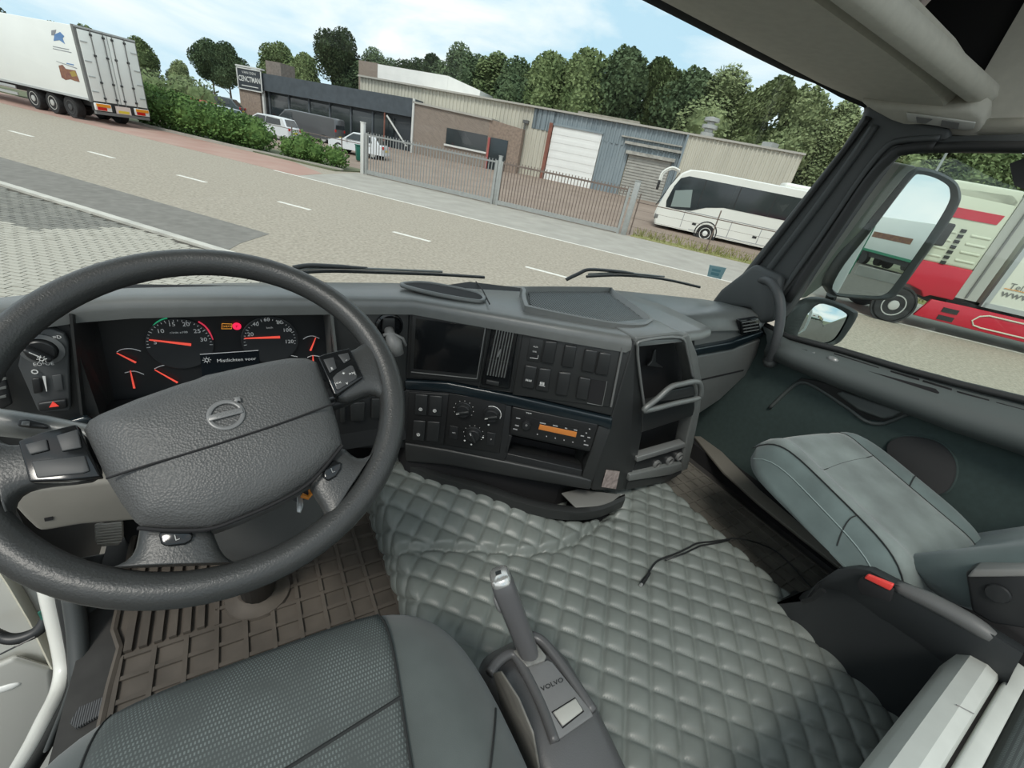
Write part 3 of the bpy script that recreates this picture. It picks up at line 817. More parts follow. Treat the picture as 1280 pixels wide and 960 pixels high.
# ---------------------------------------------------------------- parked cars
def car(name, pos, az, L, Wd, H, paint, label, cat='car', style='hatch', lights=True):
    """body along +x of its own frame, then turned; z=0 is the ground"""
    M_p = paint
    o = thing(name, (0, 0, 0), label, cat)
    h = Wd/2
    if style == 'van':
        side = [(0, .28), (0, 1.0*H*.93), (.12, H*.985), (L*.70, H), (L*.78, H*.95), (L*.90, H*.60), (L*.985, H*.50), (L, .30)]
        win = [(L*.66, H*.62), (L*.66, H*.90), (L*.76, H*.90), (L*.875, H*.62)]
        wins = [win]
    else:
        rear = .10 if style == 'estate' else .17
        side = [(0, .30), (.02, H*.58), (L*rear*.35, H*.62), (L*rear, H*.96), (L*.30, H), (L*.55, H*.985), (L*.72, H*.66), (L*.95, H*.52), (L, H*.42), (L, .28)]
        wins = [[(L*(rear+.03), H*.66), (L*(rear+.055), H*.90), (L*.385, H*.93), (L*.40, H*.66)], [(L*.415, H*.66), (L*.40, H*.93), (L*.545, H*.92), (L*.68, H*.66)]]
    b = MB()
    def pt(x, z, y):
        k = 1.0 if z < H*.64 else 1.0 - .16*(z-H*.64)/(H*.36)
        if style == 'van': k = 1.0 if z < H*.6 else 1.0-.08*(z-H*.6)/(H*.4)
        return V((x-L/2, y*h*k, z))
    ys = (-1, -.9, .9, 1)
    rings = []
    for y in ys:
        kk = .975 if abs(y) == 1 else 1.0
        rings.append([pt(L/2+(x-L/2)*kk, .3+(z-.3)*(.97 if abs(y) == 1 else 1), y) for x, z in side])
    b.loft(rings, True)
    body = b.build('body', M_p, o, smooth=45)
    for sgn in (-1, 1):
        for w in wins:
            b = MB(); b.prism([pt(x, z, sgn*1.005) for x, z in w], V((0, -sgn*.02, 0))); b.build('side_window', M_wglass, o)
    # windscreen and rear window
    def strip(x0, z0, x1, z1, nm, off):
        b = MB(); P = [pt(x0, z0, -.86), pt(x0, z0, .86), pt(x1, z1, .80), pt(x1, z1, -.80)]
        nrm = (P[1]-P[0]).cross(P[3]-P[0]).normalized()
        if nrm.dot(V((off, 0, .2))) < 0: nrm = -nrm
        b.prism([p+nrm*.012 for p in P], -nrm*.02); b.build(nm, M_wglass, o)
    if style == 'van':
        strip(L*.895, H*.62, L*.79, H*.92, 'windscreen', 1)
        strip(.0, H*.60, .02, H*.86, 'rear_window', -1)
    else:
        strip(L*.715, H*.67, L*.565, H*.96, 'windscreen', 1)
        strip(L*rear*.42, H*.66, L*rear*.95, H*.93, 'rear_window', -1)
    for sgn in (-1, 1):
        for x in (L*.18, L*.81):
            c = V((x-L/2, sgn*(h-.02), .31)); a = V((0, sgn, 0))
            b = MB(); b.lathe([(.20, .01), (.31, .012), (.32, -.02), (.32, -.2), (.2, -.2)], c, a, 20); w_ = b.build('wheel', M_tyre, o, smooth=40)
            b = MB(); b.lathe([(.21, .012), (.2, .018), (.17, -.01), (.06, .01), (.01, .014)], c, a, 14); b.build('rim', M_hub, w_, smooth=40)
        b = MB(); b.box((-L/2+.03, sgn*h*.82, H*.54), (.08, .22, .2)); b.build('tail_light', M_lred, o, bev=.02)
        b = MB(); b.box((L/2-.06, sgn*h*.78, H*.44), (.14, .3, .12)); b.build('headlight', M_alu, o, bev=.03)
        b = MB(); b.box((L*.66-L/2, sgn*(h+.09), H*.66), (.12, .18, .12)); b.build('wing_mirror', M_p, o, bev=.03)
    b = MB(); b.box((-L/2-.005, 0, .62), (.03, .52, .12)); b.build('number_plate', M_plate, o)
    b = MB(); b.box((-L/2+.04, 0, .36), (.12, Wd*.92, .16)); b.build('bumper', M_chas if style == 'van' else M_p, o, bev=.03)
    o.location = pos
    o.rotation_euler.z = az
    return o
def heading(d):
    return math.atan2(d.y, d.x)
M_cw = mat('car_white', (.70, .72, .74), .25, coat=.5); M_cs = mat('car_silver', (.48, .53, .58), .28, metal=.3, coat=.5)
M_cg = mat('van_grey', (.105, .105, .11), .3, metal=.3, coat=.5); M_cr = mat('car_red', (.45, .06, .05), .3, coat=.5); M_cd = mat('car_dark', (.06, .08, .09), .25, coat=.5)
hl = heading(RD)
p = onn(450, 183, 30.5); car('hatchback', V((p.x, p.y, yz(30.5))), hl+rad(14), 4.1, 1.75, 1.5, M_cw, 'white hatchback with red tail lights beside the green bin', style='hatch')
p = onn(334, 158, 29.5); car('estate_car', V((p.x, p.y, yz(29))), hl+rad(12), 4.5, 1.78, 1.55, M_cw, 'white estate car parked behind the hedge by the van', style='estate')
p = onn(386, 158, 33.5); car('panel_van', V((p.x, p.y, yz(33))), hl+rad(14), 5.4, 1.95, 1.95, M_cg, 'dark grey panel van in front of the slate shop', 'van', style='van')
p = onn(272, 122, 37.0); car('dark_car', V((p.x, p.y, yz(36)+.1)), hl+rad(30), 4.3, 1.75, 1.55, M_cd, 'dark green car parked below the overgrown bushes', style='hatch')
p = onn(238, 134, 30.0); car('red_car', V((p.x, p.y, yz(30))), hl+rad(10), 4.4, 1.75, 1.5, M_cr, 'red and silver car roof showing above the hedge', style='estate')
p = onn(266, 138, 28.6); car('silver_car', V((p.x, p.y, yz(28.5))), hl+rad(10), 4.4, 1.75, 1.5, M_cs, 'silver car roof showing above the hedge beside the red car', style='estate')
p = onn(207, 120, 32.0); car('pale_car', V((p.x, p.y, yz(31))), hl+rad(10), 4.4, 1.75, 1.5, M_cs, 'pale car roof at the trailer end of the hedge', style='estate')
bn = thing('wheelie_bin', (0, 0, 0), 'small green wheelie bin beside the white hatchback', 'bin')
b = MB(); b.hexa([V((x*.22*k, y*.26*k, z)) for z, k in ((.06, .8), (.95, 1)) for x, y in ((-1, -1), (1, -1), (1, 1), (-1, 1))]); b.build('body', mat('bin_green', (.01, .13, .09), .5), bn, bev=.02)
b = MB(); b.box((0, 0, .98), (.5, .6, .06)); b.build('lid', MATS['bin_green'], bn, bev=.02)
for y in (-.2, .2):
    b = MB(); b.cyl((.2, y, .1), (.2, y+.05, .1), .1, .1, 12); b.build('wheel', M_tyre, bn)
p = onn(449, 184, 27.6); bn.location = (p.x, p.y, yz(27.6))

# ---------------------------------------------------------------- white coach
co = thing('coach', SN(-5, 29.5, 0), 'white touring coach with dark tinted windows behind the wire fence', 'bus')
cn0, cn1 = 28.0, 30.5
M_cow = mat('coach_white', (.76, .76, .71), .35, noise=.03, nscale=.5)
prof = [(.45, .42), (.62, .9), (.58, 1.35), (.25, 2.5), (-.15, 3.25), (-.55, 3.5), (-1.4, 3.56), (-12.2, 3.56), (-12.4, 3.2), (-12.4, .42)]
b = MB()
rings = []
for nn_, k in ((cn0, .985), (cn0+.12, 1), (cn1-.12, 1), (cn1, .985)):
    rings.append([SN(-6+(s_+6)*k, nn_, .42+(z-.42)*k) for s_, z in prof])
b.loft(rings, True); b.build('body', M_cow, co, smooth=30)
wb = [(.18, 1.75), (.02, 2.55), (-.2, 3.0), (-.6, 3.17), (-12.2, 3.17), (-12.2, 2.0), (-2.9, 1.98), (-2.0, 1.8), (-1.3, 1.5), (-.6, 1.42), (.1, 1.42)]
b = MB(); b.prism([SN(s_, cn0-.012, z) for s_, z in wb], ND*.05); wbn = b.build('window_band', M_wglass, co)
for s_ in (-1.55, -3.4, -5.2, -7.0, -8.8, -10.6):
    b = MB(); snbox(b, s_-.02, s_+.02, cn0-.02, cn0, 2.0 if s_ < -2 else 1.75, 3.15); b.build('window_pillar', M_chas, wbn)
b = MB(); b.prism([SN(-.15, cn0-.02, 1.5), SN(-.12, cn0-.02, 2.35), SN(-1.0, cn0-.02, 2.55), SN(-1.2, cn0-.02, 1.65)], ND*.012); b.build('driver_window', mat('pale_glass', (.24, .29, .28), .1), wbn)
b = MB(); P = [SN(.66, cn0+.1, 1.4), SN(.66, cn1-.1, 1.4), SN(-.08, cn1-.15, 3.25), SN(-.08, cn0+.15, 3.25)]
b.prism(P, RD*.05); b.build('windscreen', M_wglass, co)
for aa in ((-1.0, -1.03), (-3.6, -3.63), (-5.2, -5.23), (-6.9, -6.93)):
    b = MB(); snbox(b, aa[0], aa[1], cn0-.006, cn0+.01, .55, 1.4); b.build('flap_line', M_pgrey, co)
b = MB(); snbox(b, -1.0, -12.2, cn0-.006, cn0+.01, 1.42, 1.45); b.build('waist_line', M_pgrey, co)
b = MB(); snbox(b, -1.5, -12.2, cn0-.006, cn0+.01, .52, .55); b.build('skirt_line', M_pgrey, co)
for s_ in (-1.6, -4.9): 
    b = MB(); snbox(b, s_, s_-.22, cn0-.012, cn0+.01, .8, .92); b.build('flap_catch', M_chas, co)
for s_ in (-2.45, -8.6):
    b = MB(); b.lathe([(.62, -.02), (.62, .012), (.56, .012), (.5, -.2)], SN(s_, cn0, .53), -ND, 28); b.build('wheel_arch', M_chas, co)
    wheel(co, s_, cn0-.025, .5, .3, -1, 10, face=M_truckw, dish=.03)
    wheel(co, s_, cn1, .5, .3, 1, 0, face=M_truckw)
b = MB(); snbox(b, -5.5, -8.5, cn0+.5, cn1-.5, 3.5, 3.78); b.build('roof_unit', M_cow, co, bev=.1)
b = MB(); b.tube(catmull([SN(.0, cn0+.1, 3.35), SN(.45, cn0-.1, 3.42), SN(.85, cn0-.2, 3.1), SN(.9, cn0-.2, 2.7)], 5), .06, 8); mr = b.build('mirror_arm', M_cow, co, smooth=60)
b = MB(); b.box(SN(.88, cn0-.2, 2.45), (.14, .22, .5), (RD, ND, UP)); b.build('mirror_head', M_chas, co, bev=.04)
b = MB(); b.tube(catmull([SN(.0, cn1-.1, 3.35), SN(.45, cn1+.1, 3.42), SN(.85, cn1+.2, 3.1), SN(.9, cn1+.2, 2.7)], 5), .06, 8); b.build('mirror_arm', M_cow, co, smooth=60)
b = MB(); b.box(SN(.45, cn0+.2, .85), (.25, .42, .3), (RD, ND, UP)); b.build('headlight', M_dgrey, co, bev=.06)
# ---------------------------------------------------------------- red and white articulated truck across the road
rt_ = thing('red_truck', SN(-9, 17.8, 0), 'red and cream cab truck with red side skirts parked opposite', 'truck')
M_tred = mat('truck_red', (.52, .012, .035), .35, coat=.3, noise=.06, nscale=1)
M_tcr = mat('truck_cream', (.60, .62, .50), .4, noise=.04, nscale=1)
rn0, rn1 = 16.5, 18.95
b = MB(); b.prism([SN(s_, rn0, z) for s_, z in [(-6.05, 1.55), (-6.1, 2.6), (-6.5, 3.35), (-7.1, 4.0), (-8.7, 4.05), (-8.95, 3.9), (-8.95, 1.95), (-6.05, 1.95)][1:]], ND*(rn1-rn0)); cab = b.build('cab_upper', M_tcr, rt_, bev=.08, seg=3)
b = MB(); b.prism([SN(s_, rn0-.01, z) for s_, z in [(-6.0, .55), (-6.0, 1.97), (-8.95, 1.97), (-8.95, 1.05), (-8.35, 1.05), (-8.2, .95), (-8.05, 1.12), (-7.65, 1.22), (-7.2, 1.12), (-6.95, .85), (-6.9, .5)]], ND*(rn1-rn0+.02)); b.build('cab_lower', M_tred, rt_, bev=.04)
b = MB(); b.prism([SN(s_, rn0-.02, z) for s_, z in [(-6.55, 3.2), (-6.7, 3.47), (-8.8, 3.47), (-8.75, 3.22)]], ND*.03); b.build('red_stripe', M_tred, rt_)
b = MB(); b.prism([SN(s_, rn0-.015, z) for s_, z in [(-6.15, 2.05), (-6.25, 2.7), (-6.5, 3.1), (-7.4, 3.1), (-7.4, 2.05)]], ND*.03); b.build('side_window', M_wglass, rt_)
b = MB()
for i in range(7): b.box(SN(-8.12, rn0-.02, 2.02+i*.15), (.13, .03, .09), (RD, ND, UP))
b.build('side_grille', M_chas, rt_)
for z in (2.15, 2.38, 2.61, 2.84):
    for sa in (-7.7, -8.6):
        b = MB(); b.box(SN(sa, rn0+.0, z), (.5 if sa < -8 else .6, .05, .07), (RD, ND, UP)); b.build('cab_rib', M_tcr, rt_, bev=.03)
b = MB(); b.prism([SN(s_, rn0, z) for s_, z in [(-7.1, 4.04), (-7.3, 4.12), (-8.9, 4.12), (-8.95, 3.7), (-7.0, 3.75)]], ND*(rn1-rn0)); b.build('roof_deflector', M_tcr, rt_, bev=.05)
b = MB(); b.prism([SN(s_, rn0+.02, z) for s_, z in [(-8.95, 1.15), (-8.95, 4.1), (-9.5, 4.1), (-9.5, 1.15)]], ND*.06); b.build('side_deflector', mat('deflector_grey', (.40, .40, .37), .5), rt_)
b = MB(); b.cyl(SN(-9.2, rn0-.01, 1.2), SN(-9.2, rn0-.01, 4.05), .03, .03, 6); b.build('deflector_edge', M_dgrey, rt_)
b = MB(); b.prism([SN(s_, rn0, z) for s_, z in [(-8.25, .38), (-8.45, .95), (-9.3, .97), (-13.6, .97), (-14.0, .7), (-13.4, .33)]], ND*.1); sk = b.build('side_skirt', M_tred, rt_, bev=.02)
rp_ = [(-9.75, .55), (-9.9, .84), (-10.1, .88), (-13.0, .86)]
b = MB(); b.tube([SN(s_, rn0-.012, z) for s_, z in [(-12.9, .86), (-10.0, .86), (-9.8, .78), (-9.7, .62), (-9.8, .5), (-10.0, .47), (-12.7, .47)]], .022, 6); b.build('skirt_outline', M_tcr, sk)
for z in (.5, .74):
    b = MB(); b.box(SN(-9.05, rn0-.004, z), (.42, .03, .14), (RD, ND, UP)); b.build('step_opening', M_chas, sk)
b = MB(); snbox(b, -8.9, -22, rn0+.2, rn1-.2, .75, 1.05); b.build('chassis', M_chas, rt_)
b = MB(); b.lathe([(.60, -.02), (.60, .012), (.55, .012), (.5, -.2)], SN(-7.6, rn0, .54), -ND, 26); b.build('wheel_arch', M_chas, rt_)
wheel(rt_, -7.6, rn0-.02, .53, .32, -1, 10, dish=.05); wheel(rt_, -7.6, rn1, .53, .32, 1)
wheel(rt_, -14.7, rn0-.0, .53, .36, -1, 8); wheel(rt_, -14.7, rn1, .53, .36, 1)
qm = onn(1179, 293, rn0-.3); b = MB(); b.box(qm, (.26, .2, .62), (RD, ND, UP)); b.build('cab_mirror', M_chas, rt_, bev=.05)
b = MB(); b.tube([qm+UP*.25+ND*.35, qm+UP*.25], .025, 6); b.build('cab_mirror_arm', M_chas, rt_)
rtt = thing('white_trailer', SN(-16, 17.8, 0), 'white box trailer with telephone lettering behind the red cab', 'trailer')
b = MB(); snbox(b, -9.72, -23, rn0, rn1+.05, 1.12, 4.1); b.build('box_body', mat('trailer_cream', (.74, .745, .66), .4, noise=.02, nscale=.5), rtt, bev=.03)
b = MB(); snbox(b, -9.7, -23, rn0-.02, rn0+.05, 1.06, 1.2); b.build('side_rail', M_alu, rtt)
b = MB(); snbox(b, -9.66, -9.8, rn0-.02, rn0+.1, 1.06, 4.1); b.build('front_post', M_alu, rtt)
for i, s_ in enumerate((-18.6, -19.9, -21.2)):
    wheel(rtt, s_, rn0+.1, .52, .38, -1, 8); wheel(rtt, s_, rn1-.1, .52, .38, 1)
pt_ = onn(1262, 357.5, rn0-.02); text('Tel. 32', pt_, -RD, UP, .17, M_dgrey, rtt, align='LEFT', sx=1.1)
pt_ = onn(1252, 366, rn0-.02); text('www.c', pt_, -RD, UP, .2, M_dgrey, rtt, align='LEFT', sx=1.25, bold=.01)
pq_ = onn(1258, 360.8, rn0-.02)
b = MB(); b.box(pq_ - RD*.8, (1.7, .01, .015), (RD, ND, UP)); b.build('rule_line', M_lamb, rtt)
# ---------------------------------------------------------------- lettered market trailer behind the mirror
mk = thing('market_trailer', SN(-13, 27, 0), 'white and maroon lettered trailer standing beyond the bright bush', 'trailer')
mn = 30.8
pa = onn(1040, 296, mn); sA = pa.dot(RD)
b = MB(); snbox(b, sA+1.0, sA-10, mn, mn+2.4, .9, 3.9); b.build('box_body', M_truckw, mk, bev=.04)
b = MB(); snbox(b, sA+.9, sA-9.9, mn-.02, mn, pa.z+.95, pa.z+2.0); b.build('maroon_panel', mat('maroon', (.15, .045, .05), .5), mk)
b = MB(); snbox(b, sA+.9, sA-9.9, mn-.02, mn, pa.z+.62, pa.z+.95); b.build('window_strip', M_wglass, mk)
b = MB(); snbox(b, sA+.3, sA-2.4, mn-.02, mn, pa.z-.18, pa.z+.18); b.build('maroon_band', MATS['maroon'], mk)
text('BO', onn(1043, 291, mn-.03)-RD*.25, -RD, UP, .26, M_truckw, mk, sx=1.3)
text('TEN', onn(1045, 299.5, mn-.03)-RD*.25, -RD, UP, .14, M_chas, mk, sx=1.3)
for s_ in (sA-2, sA-7): wheel(mk, s_, mn+.1, .45, .3, -1); wheel(mk, s_, mn+2.3, .45, .3, 1)
b = MB(); snbox(b, sA+.8, sA-9.8, mn+.3, mn+2.1, .55, .92); b.build('chassis', M_chas, mk)
b = MB(); b.cyl(SN(sA+.6, mn+.6, 0), SN(sA+.6, mn+.6, .6), .05, .05, 8); b.build('support_leg', M_chas, mk)

# ---------------------------------------------------------------- what the mirrors see behind the cab
def simple_trailer(x, y, az, m, label, band=None):
    o = thing('box_trailer', (0, 0, 0), label, 'trailer')
    b = MB(); b.bb((-1.25, -6, 1.1), (1.25, 6, 4.0)); b.build('box_body', m, o, bev=.04)
    b = MB(); b.bb((-1.1, -5.9, .7), (1.1, 5.9, 1.1)); b.build('chassis', M_chas, o)
    for yy in (-4.5, -3.2, 4.2):
        for sx in (-1, 1):
            b = MB(); b.cyl((sx*.85, yy, .5), (sx*1.2, yy, .5), .5, .5, 18); b.build('wheel', M_tyre, o)
    b = MB(); b.bb((-1.27, -5.9, 1.1), (1.27, 5.9, 1.3)); b.build('side_rail', band or M_alu, o)
    b = MB(); b.bb((-1.26, -3.5, 2.3), (-1.24, 1.5, 2.75)); b.build('print_band', M_pred, o)
    b = MB(); b.bb((-.8, 6.0, 2.2), (.8, 6.02, 3.2)); b.build('front_print', M_pred, o)
    o.location = (x, y, 0); o.rotation_euler.z = az
M_green = mat('band_green', (.02, .22, .12), .5)
simple_trailer(5.5, -46, rad(-30), M_truckw, 'white box trailer with a green side rail in the lot behind', M_green)
simple_trailer(9.5, -49, rad(-30), mat('trailer_yellow', (.66, .58, .30), .5), 'yellow box trailer in the lot behind', None)
simple_trailer(13.5, -52, rad(-30), M_truckw, 'white box trailer beside the yellow trailer in the lot behind', MATS['maroon'])
lw = MB(); lw.bb((2.6, -34.3, -.02), (30, -34.0, .6)); lw.build('wall_low', M_conc, kind='structure')
fr = thing('cab_fairing', V((1.93, -1.3, .9)), 'white cab side fairing with a green stripe seen in the mirror', 'fairing')
b = MB(); b.bb((1.88, -4.6, .9), (1.955, -1.0, 3.6)); b.build('fairing_panel', M_truckw, fr, bev=.01)
b = MB(); b.bb((1.955, -4.58, 2.3), (1.962, -1.02, 2.62)); b.build('stripe', M_green, fr)
# ================================================================ THE CAB SHELL
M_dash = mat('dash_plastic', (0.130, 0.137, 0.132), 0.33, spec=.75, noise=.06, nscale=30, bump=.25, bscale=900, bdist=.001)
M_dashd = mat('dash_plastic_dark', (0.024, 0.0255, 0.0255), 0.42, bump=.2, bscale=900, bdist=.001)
M_blk = mat('black_plastic', (0.017, 0.018, 0.019), 0.4)
M_void = mat('shade_black', (0.008, 0.008, 0.009), 0.8)  # near-black colour holds the shade inside slots, recesses and cavities
M_gloss = mat('gloss_black', (0.008, 0.009, 0.010), 0.12)
M_strip = mat('petrol_trim', (0.009, 0.015, 0.019), 0.22, coat=.3)
M_edge = mat('satin_edge', (0.22, 0.225, 0.22), .35, metal=.4)
M_rub = mat('rubber_seal', (0.018, 0.019, 0.019), .55)
M_roof = mat('roof_lining', (0.50, 0.485, 0.42), .85, noise=.05, nscale=40, bump=.2, bscale=600)
M_pil = mat('pillar_plastic', (0.050, 0.055, 0.055), .5, bump=.2, bscale=700, bdist=.001)
M_doorp = mat('door_card', (0.070, 0.081, 0.079), .55, bump=.2, bscale=700, bdist=.001)
M_doorg = mat('door_card_green', (0.034, 0.055, 0.052), .8, noise=.1, nscale=60)
M_wpaint = mat('cab_white_paint', (0.74, 0.74, 0.69), .3, coat=.4, noise=.03, nscale=3)
M_lit = mat('white_print', (0.72, 0.72, 0.70), .5)
M_floor = mat('floor_rubber', (0.035, 0.034, 0.032), .8, noise=.2, nscale=20)
M_panelg = mat('lower_panel_grey', (0.20, 0.19, 0.165), .6, noise=.04, nscale=20)

fl = MB(); fl.bb((-.40, -.75, 1.42), (1.76, 1.3, 1.5)); fl.build('floor', M_floor, kind='structure')
# ---------------------------------------------------------------- windscreen: pane, seals, sticker
ws_pts = [(-.62, .92), (-.5, 1.06), (-.3, 1.19), (0, 1.285), (.35, 1.325), (.69, 1.335), (1.03, 1.325), (1.38, 1.285), (1.66, 1.2), (1.80, 1.10), (1.90, .99)]
ws = [V((x, y, 0)) for x, y in ws_pts]
wsc = catmull(ws, 4)
def ws_at(p, z):        # the pane leans back a little towards the roof
    t = (z-2.15)/.85
    k = V((.69, .2, 0))
    return V((p.x, p.y, z)) + (k-V((p.x, p.y, 0))).normalized()*(.22*t)
bw = MB(); bw.grid([[V((p.x, p.y-.03, 1.42)), V((p.x, p.y-.03, 2.08))] for p in wsc if -.40 < p.x < 1.82]); bw.build('wall_front', M_void, kind='structure', solid=.02)
pane = MB(); pane.grid([[ws_at(p, z) for z in (2.1, 2.3, 2.5, 2.7, 2.9, 3.06)] for p in wsc])
wn = thing('window_1', V((.69, 1.3, 2.1)), 'wide curved windscreen of the cab', None, kind='structure')
pane.build('pane', glass('windscreen_glass', (.93, .96, .95), .035), wn, smooth=180)
sl = MB(); sl.tube([ws_at(p, 2.10) for p in wsc], .02, 8); sl.build('lower_seal', M_rub, wn, smooth=180)
hd_ = [(-.6, .90), (-.45, .98), (-.3, .998), (.5, 1.0), (1.30, 1.0), (1.50, .995), (1.60, .975), (1.68, .925), (1.76, .855), (1.82, .80)]
sl = MB(); sl.grid([[V((x, y-.02, 2.968-(.0 if x < 1.6 else (x-1.6)*.25))), V((x, y, 2.958-(.0 if x < 1.6 else (x-1.6)*.25))), V((x, y+.012, 2.966-(.0 if x < 1.6 else (x-1.6)*.25))), V((x+(.0 if x < 1.5 else .05), y+.12, 3.07))] for x, y in hd_]); sl.build('header_seal', M_rub, wn, smooth=60, solid=.004)
# small blue toll sticker on the glass
def on_ws(u, v):
    d = ray(u, v); best = None
    for k in range(len(wsc)-1):
        a = ws_at(wsc[k], 2.15); b_ = ws_at(wsc[k+1], 2.15); c_ = ws_at(wsc[k], 2.95)
        nn_ = (b_-a).cross(c_-a).normalized()
        t = (a-CAM).dot(nn_)/d.dot(nn_)
        P = CAM+d*t
        if t > 0:
            e_ = (b_-a); q = (P-a).dot(e_)/e_.length_squared
            if -.1 <= q <= 1.1 and (best is None or t < best[0]): best = (t, P)
    return best[1]
sp = [on_ws(887, 331), on_ws(908, 335), on_ws(901, 349), on_ws(884, 345)]
sp = [p + (CAM-p).normalized()*.008 for p in sp]
st = thing('windscreen_sticker', sp[3], 'small pale blue sticker on the windscreen above the passenger dash', 'sticker')
sn_ = (sp[1]-sp[0]).cross(sp[3]-sp[0]).normalized()
if sn_.dot(CAM-sp[0]) < 0: sn_ = -sn_
plate(sp, sn_, .001, 'sheet', mat('sticker_blue', (.34, .55, .58), .5), st, bev=0)
mid = (sp[0]+sp[2])/2
for k, (a_, b_) in enumerate(((.25, .45), (.55, .8))):
    qd = [lerp(lerp(sp[0], sp[1], .2), lerp(sp[3], sp[2], .2), a_), lerp(lerp(sp[0], sp[1], .75), lerp(sp[3], sp[2], .75), a_), lerp(lerp(sp[0], sp[1], .75), lerp(sp[3], sp[2], .75), b_), lerp(lerp(sp[0], sp[1], .2), lerp(sp[3], sp[2], .2), b_)]
    plate([p+sn_*.001 for p in qd], sn_, .0006, 'print_block', mat('sticker_print', (.16, .36, .41), .5), st, bev=0)

# ---------------------------------------------------------------- passenger A pillar and window frame
XD = 1.74
def X_(u, v, x=XD): return ox(u, v, x)
tr1 = thing('trim_1', X_(945, 372), 'dark moulded pillar trim between windscreen and side window', None, kind='structure')
pp = [X_(900, 380), X_(908, 366), X_(990, 262), X_(1050, 186), X_(1080, 140), X_(1076, 122), X_(1104, 130), X_(1140, 148), X_(1190, 160), X_(1190, 182), X_(1128, 184), X_(1112, 200), X_(1078, 246), X_(1030, 316), X_(990, 380), X_(975, 400)]
b = MB(); b.prism(pp, V((.09, 0.02, 0))); b.build('pillar', M_pil, tr1, bev=.02, seg=3)
def ridge(us, r, name, m, x=XD-.004, parent=None, n=8):
    b = MB(); b.tube(catmull([ox(u, v, x) for u, v in us], 4), r, n); return b.build(name, m, parent or tr1, smooth=180)
ridge([(914, 372), (996, 266), (1054, 190), (1086, 146)], .010, 'screen_seal', M_rub)
ridge([(934, 372), (1014, 268), (1068, 194), (1094, 156)], .013, 'pillar_ridge', M_pil)
ridge([(984, 376), (1036, 300), (1086, 226), (1114, 196), (1130, 187), (1170, 183)], .016, 'window_channel', M_rub)
ridge([(972, 372), (1026, 296), (1078, 220), (1106, 186), (1126, 176), (1175, 173)], .010, 'frame_rib', M_pil)
b = MB(); sc0 = X_(941, 349); b.lathe([(.014, 0), (.014, .004), (.009, .005), (.007, .002), (.001, .002)], sc0+V((-.004, 0, 0)), V((-1, 0, 0)), 16); b.build('screw_cap', M_gloss, tr1, smooth=40)
# moulded foot of the pillar where it meets the dash
b = MB(); b.prism([X_(893, 381), X_(908, 362), X_(950, 330), X_(985, 345), X_(975, 400), X_(955, 405), X_(945, 385)], V((-.045, 0, 0))); b.build('pillar_foot', M_pil, tr1, bev=.018, seg=3)
# header edge of the side window
tr2 = thing('trim_2', X_(1230, 178), 'black seal and frame over the passenger side window', None, kind='structure')
b = MB(); b.prism([X_(1160, 170), X_(1290, 166), X_(1400, 165), X_(1400, 184), X_(1290, 186), X_(1150, 186)], V((.08, 0, 0))); b.build('header_frame', M_pil, tr2, bev=.01)
b = MB(); b.tube([X_(1140, 186, XD-.004), X_(1210, 183, XD-.004), X_(1290, 184, XD-.004), X_(1400, 186, XD-.004)], .014, 8); b.build('window_channel', M_rub, tr2, smooth=180)
# ---------------------------------------------------------------- passenger door: card, sill, handle recess, speaker
dr = thing('door_1', V((1.78, .3, 1.55)), 'passenger door with grey green moulded card', None, kind='structure')
b = MB(); b.prism([V((XD+.03, y, z)) for y, z in [(1.1, 1.5), (1.1, 2.14), (.7, 2.14), (.1, 2.23), (-.6, 2.33), (-.6, 1.5)]], V((.06, 0, 0))); b.build('door_shell', M_doorg, dr)
# sill ledge along the window
ll = [(950, 404, 958, 432), (985, 424, 990, 446), (1050, 441, 1052, 471), (1130, 466, 1128, 498), (1200, 486, 1200, 524), (1285, 507, 1285, 551), (1420, 545, 1420, 600)]
P = []
for u0, v0, u1, v1 in ll:
    a = ox(u0, v0, XD+.03); c = ox(u1, v1, XD-.055)
    P.append([a+V((.02, 0, -.03)), a+V((0, 0, .0)), lerp(a, c, .25)+V((0, 0, .008)), lerp(a, c, .7)+V((0, 0, .016)), c+V((0, 0, .008)), c+V((.004, 0, -.02)), c+V((.022, 0, -.045)), c+V((.09, 0, -.056))])
b = MB(); b.grid(P); b.build('sill_ledge', M_doorp, dr, smooth=60, solid=.004)
b = MB(); b.tube([ox(u, v, XD+.026)+V((0, 0, .004)) for u, v in [(945, 402), (985, 422), (1050, 439), (1130, 463), (1200, 482), (1285, 503), (1420, 541)]], .011, 8); b.build('glass_seal', M_rub, dr, smooth=180)
def slot(us, name, m, x, parent, lift=.012, th=.004):
    pts = [ox(u, v, x)+V((-.0, 0, lift)) for u, v in us]
    b = MB(); b.prism(pts, V((-.002, 0, .004))); return b.build(name, m, parent, bev=.001)
for us in ([(1040, 446), (1095, 464), (1096, 466), (1040, 448)], [(1110, 468), (1145, 478), (1146, 480), (1110, 470)], [(1150, 480), (1186, 491), (1186, 493), (1150, 482)], [(1192, 494), (1232, 505), (1232, 507), (1192, 496)], [(1240, 508), (1285, 520), (1285, 522), (1240, 510)]):
    slot(us, 'demister_slot', M_void, XD+.008, dr, .012)
slot([(1018, 452), (1044, 459), (1165, 492), (1170, 497), (1158, 500), (1040, 468), (1012, 458)], 'ledge_trough', M_void, XD-.02, dr, .014)
slot([(1007, 447), (1016, 446), (1012, 455), (1004, 453)], 'latch_button', M_edge, XD-.02, dr, .016)
b = MB(); q = ox(1037, 456, XD-.02); b.ell(q+V((0, 0, .02)), (.012, .02, .012), 12, 8); b.build('lock_knob', M_edge, dr, smooth=180)
slot([(985, 438), (1007, 443), (1000, 449), (978, 443)], 'switch_plate', M_dashd, XD-.02, dr, .014)
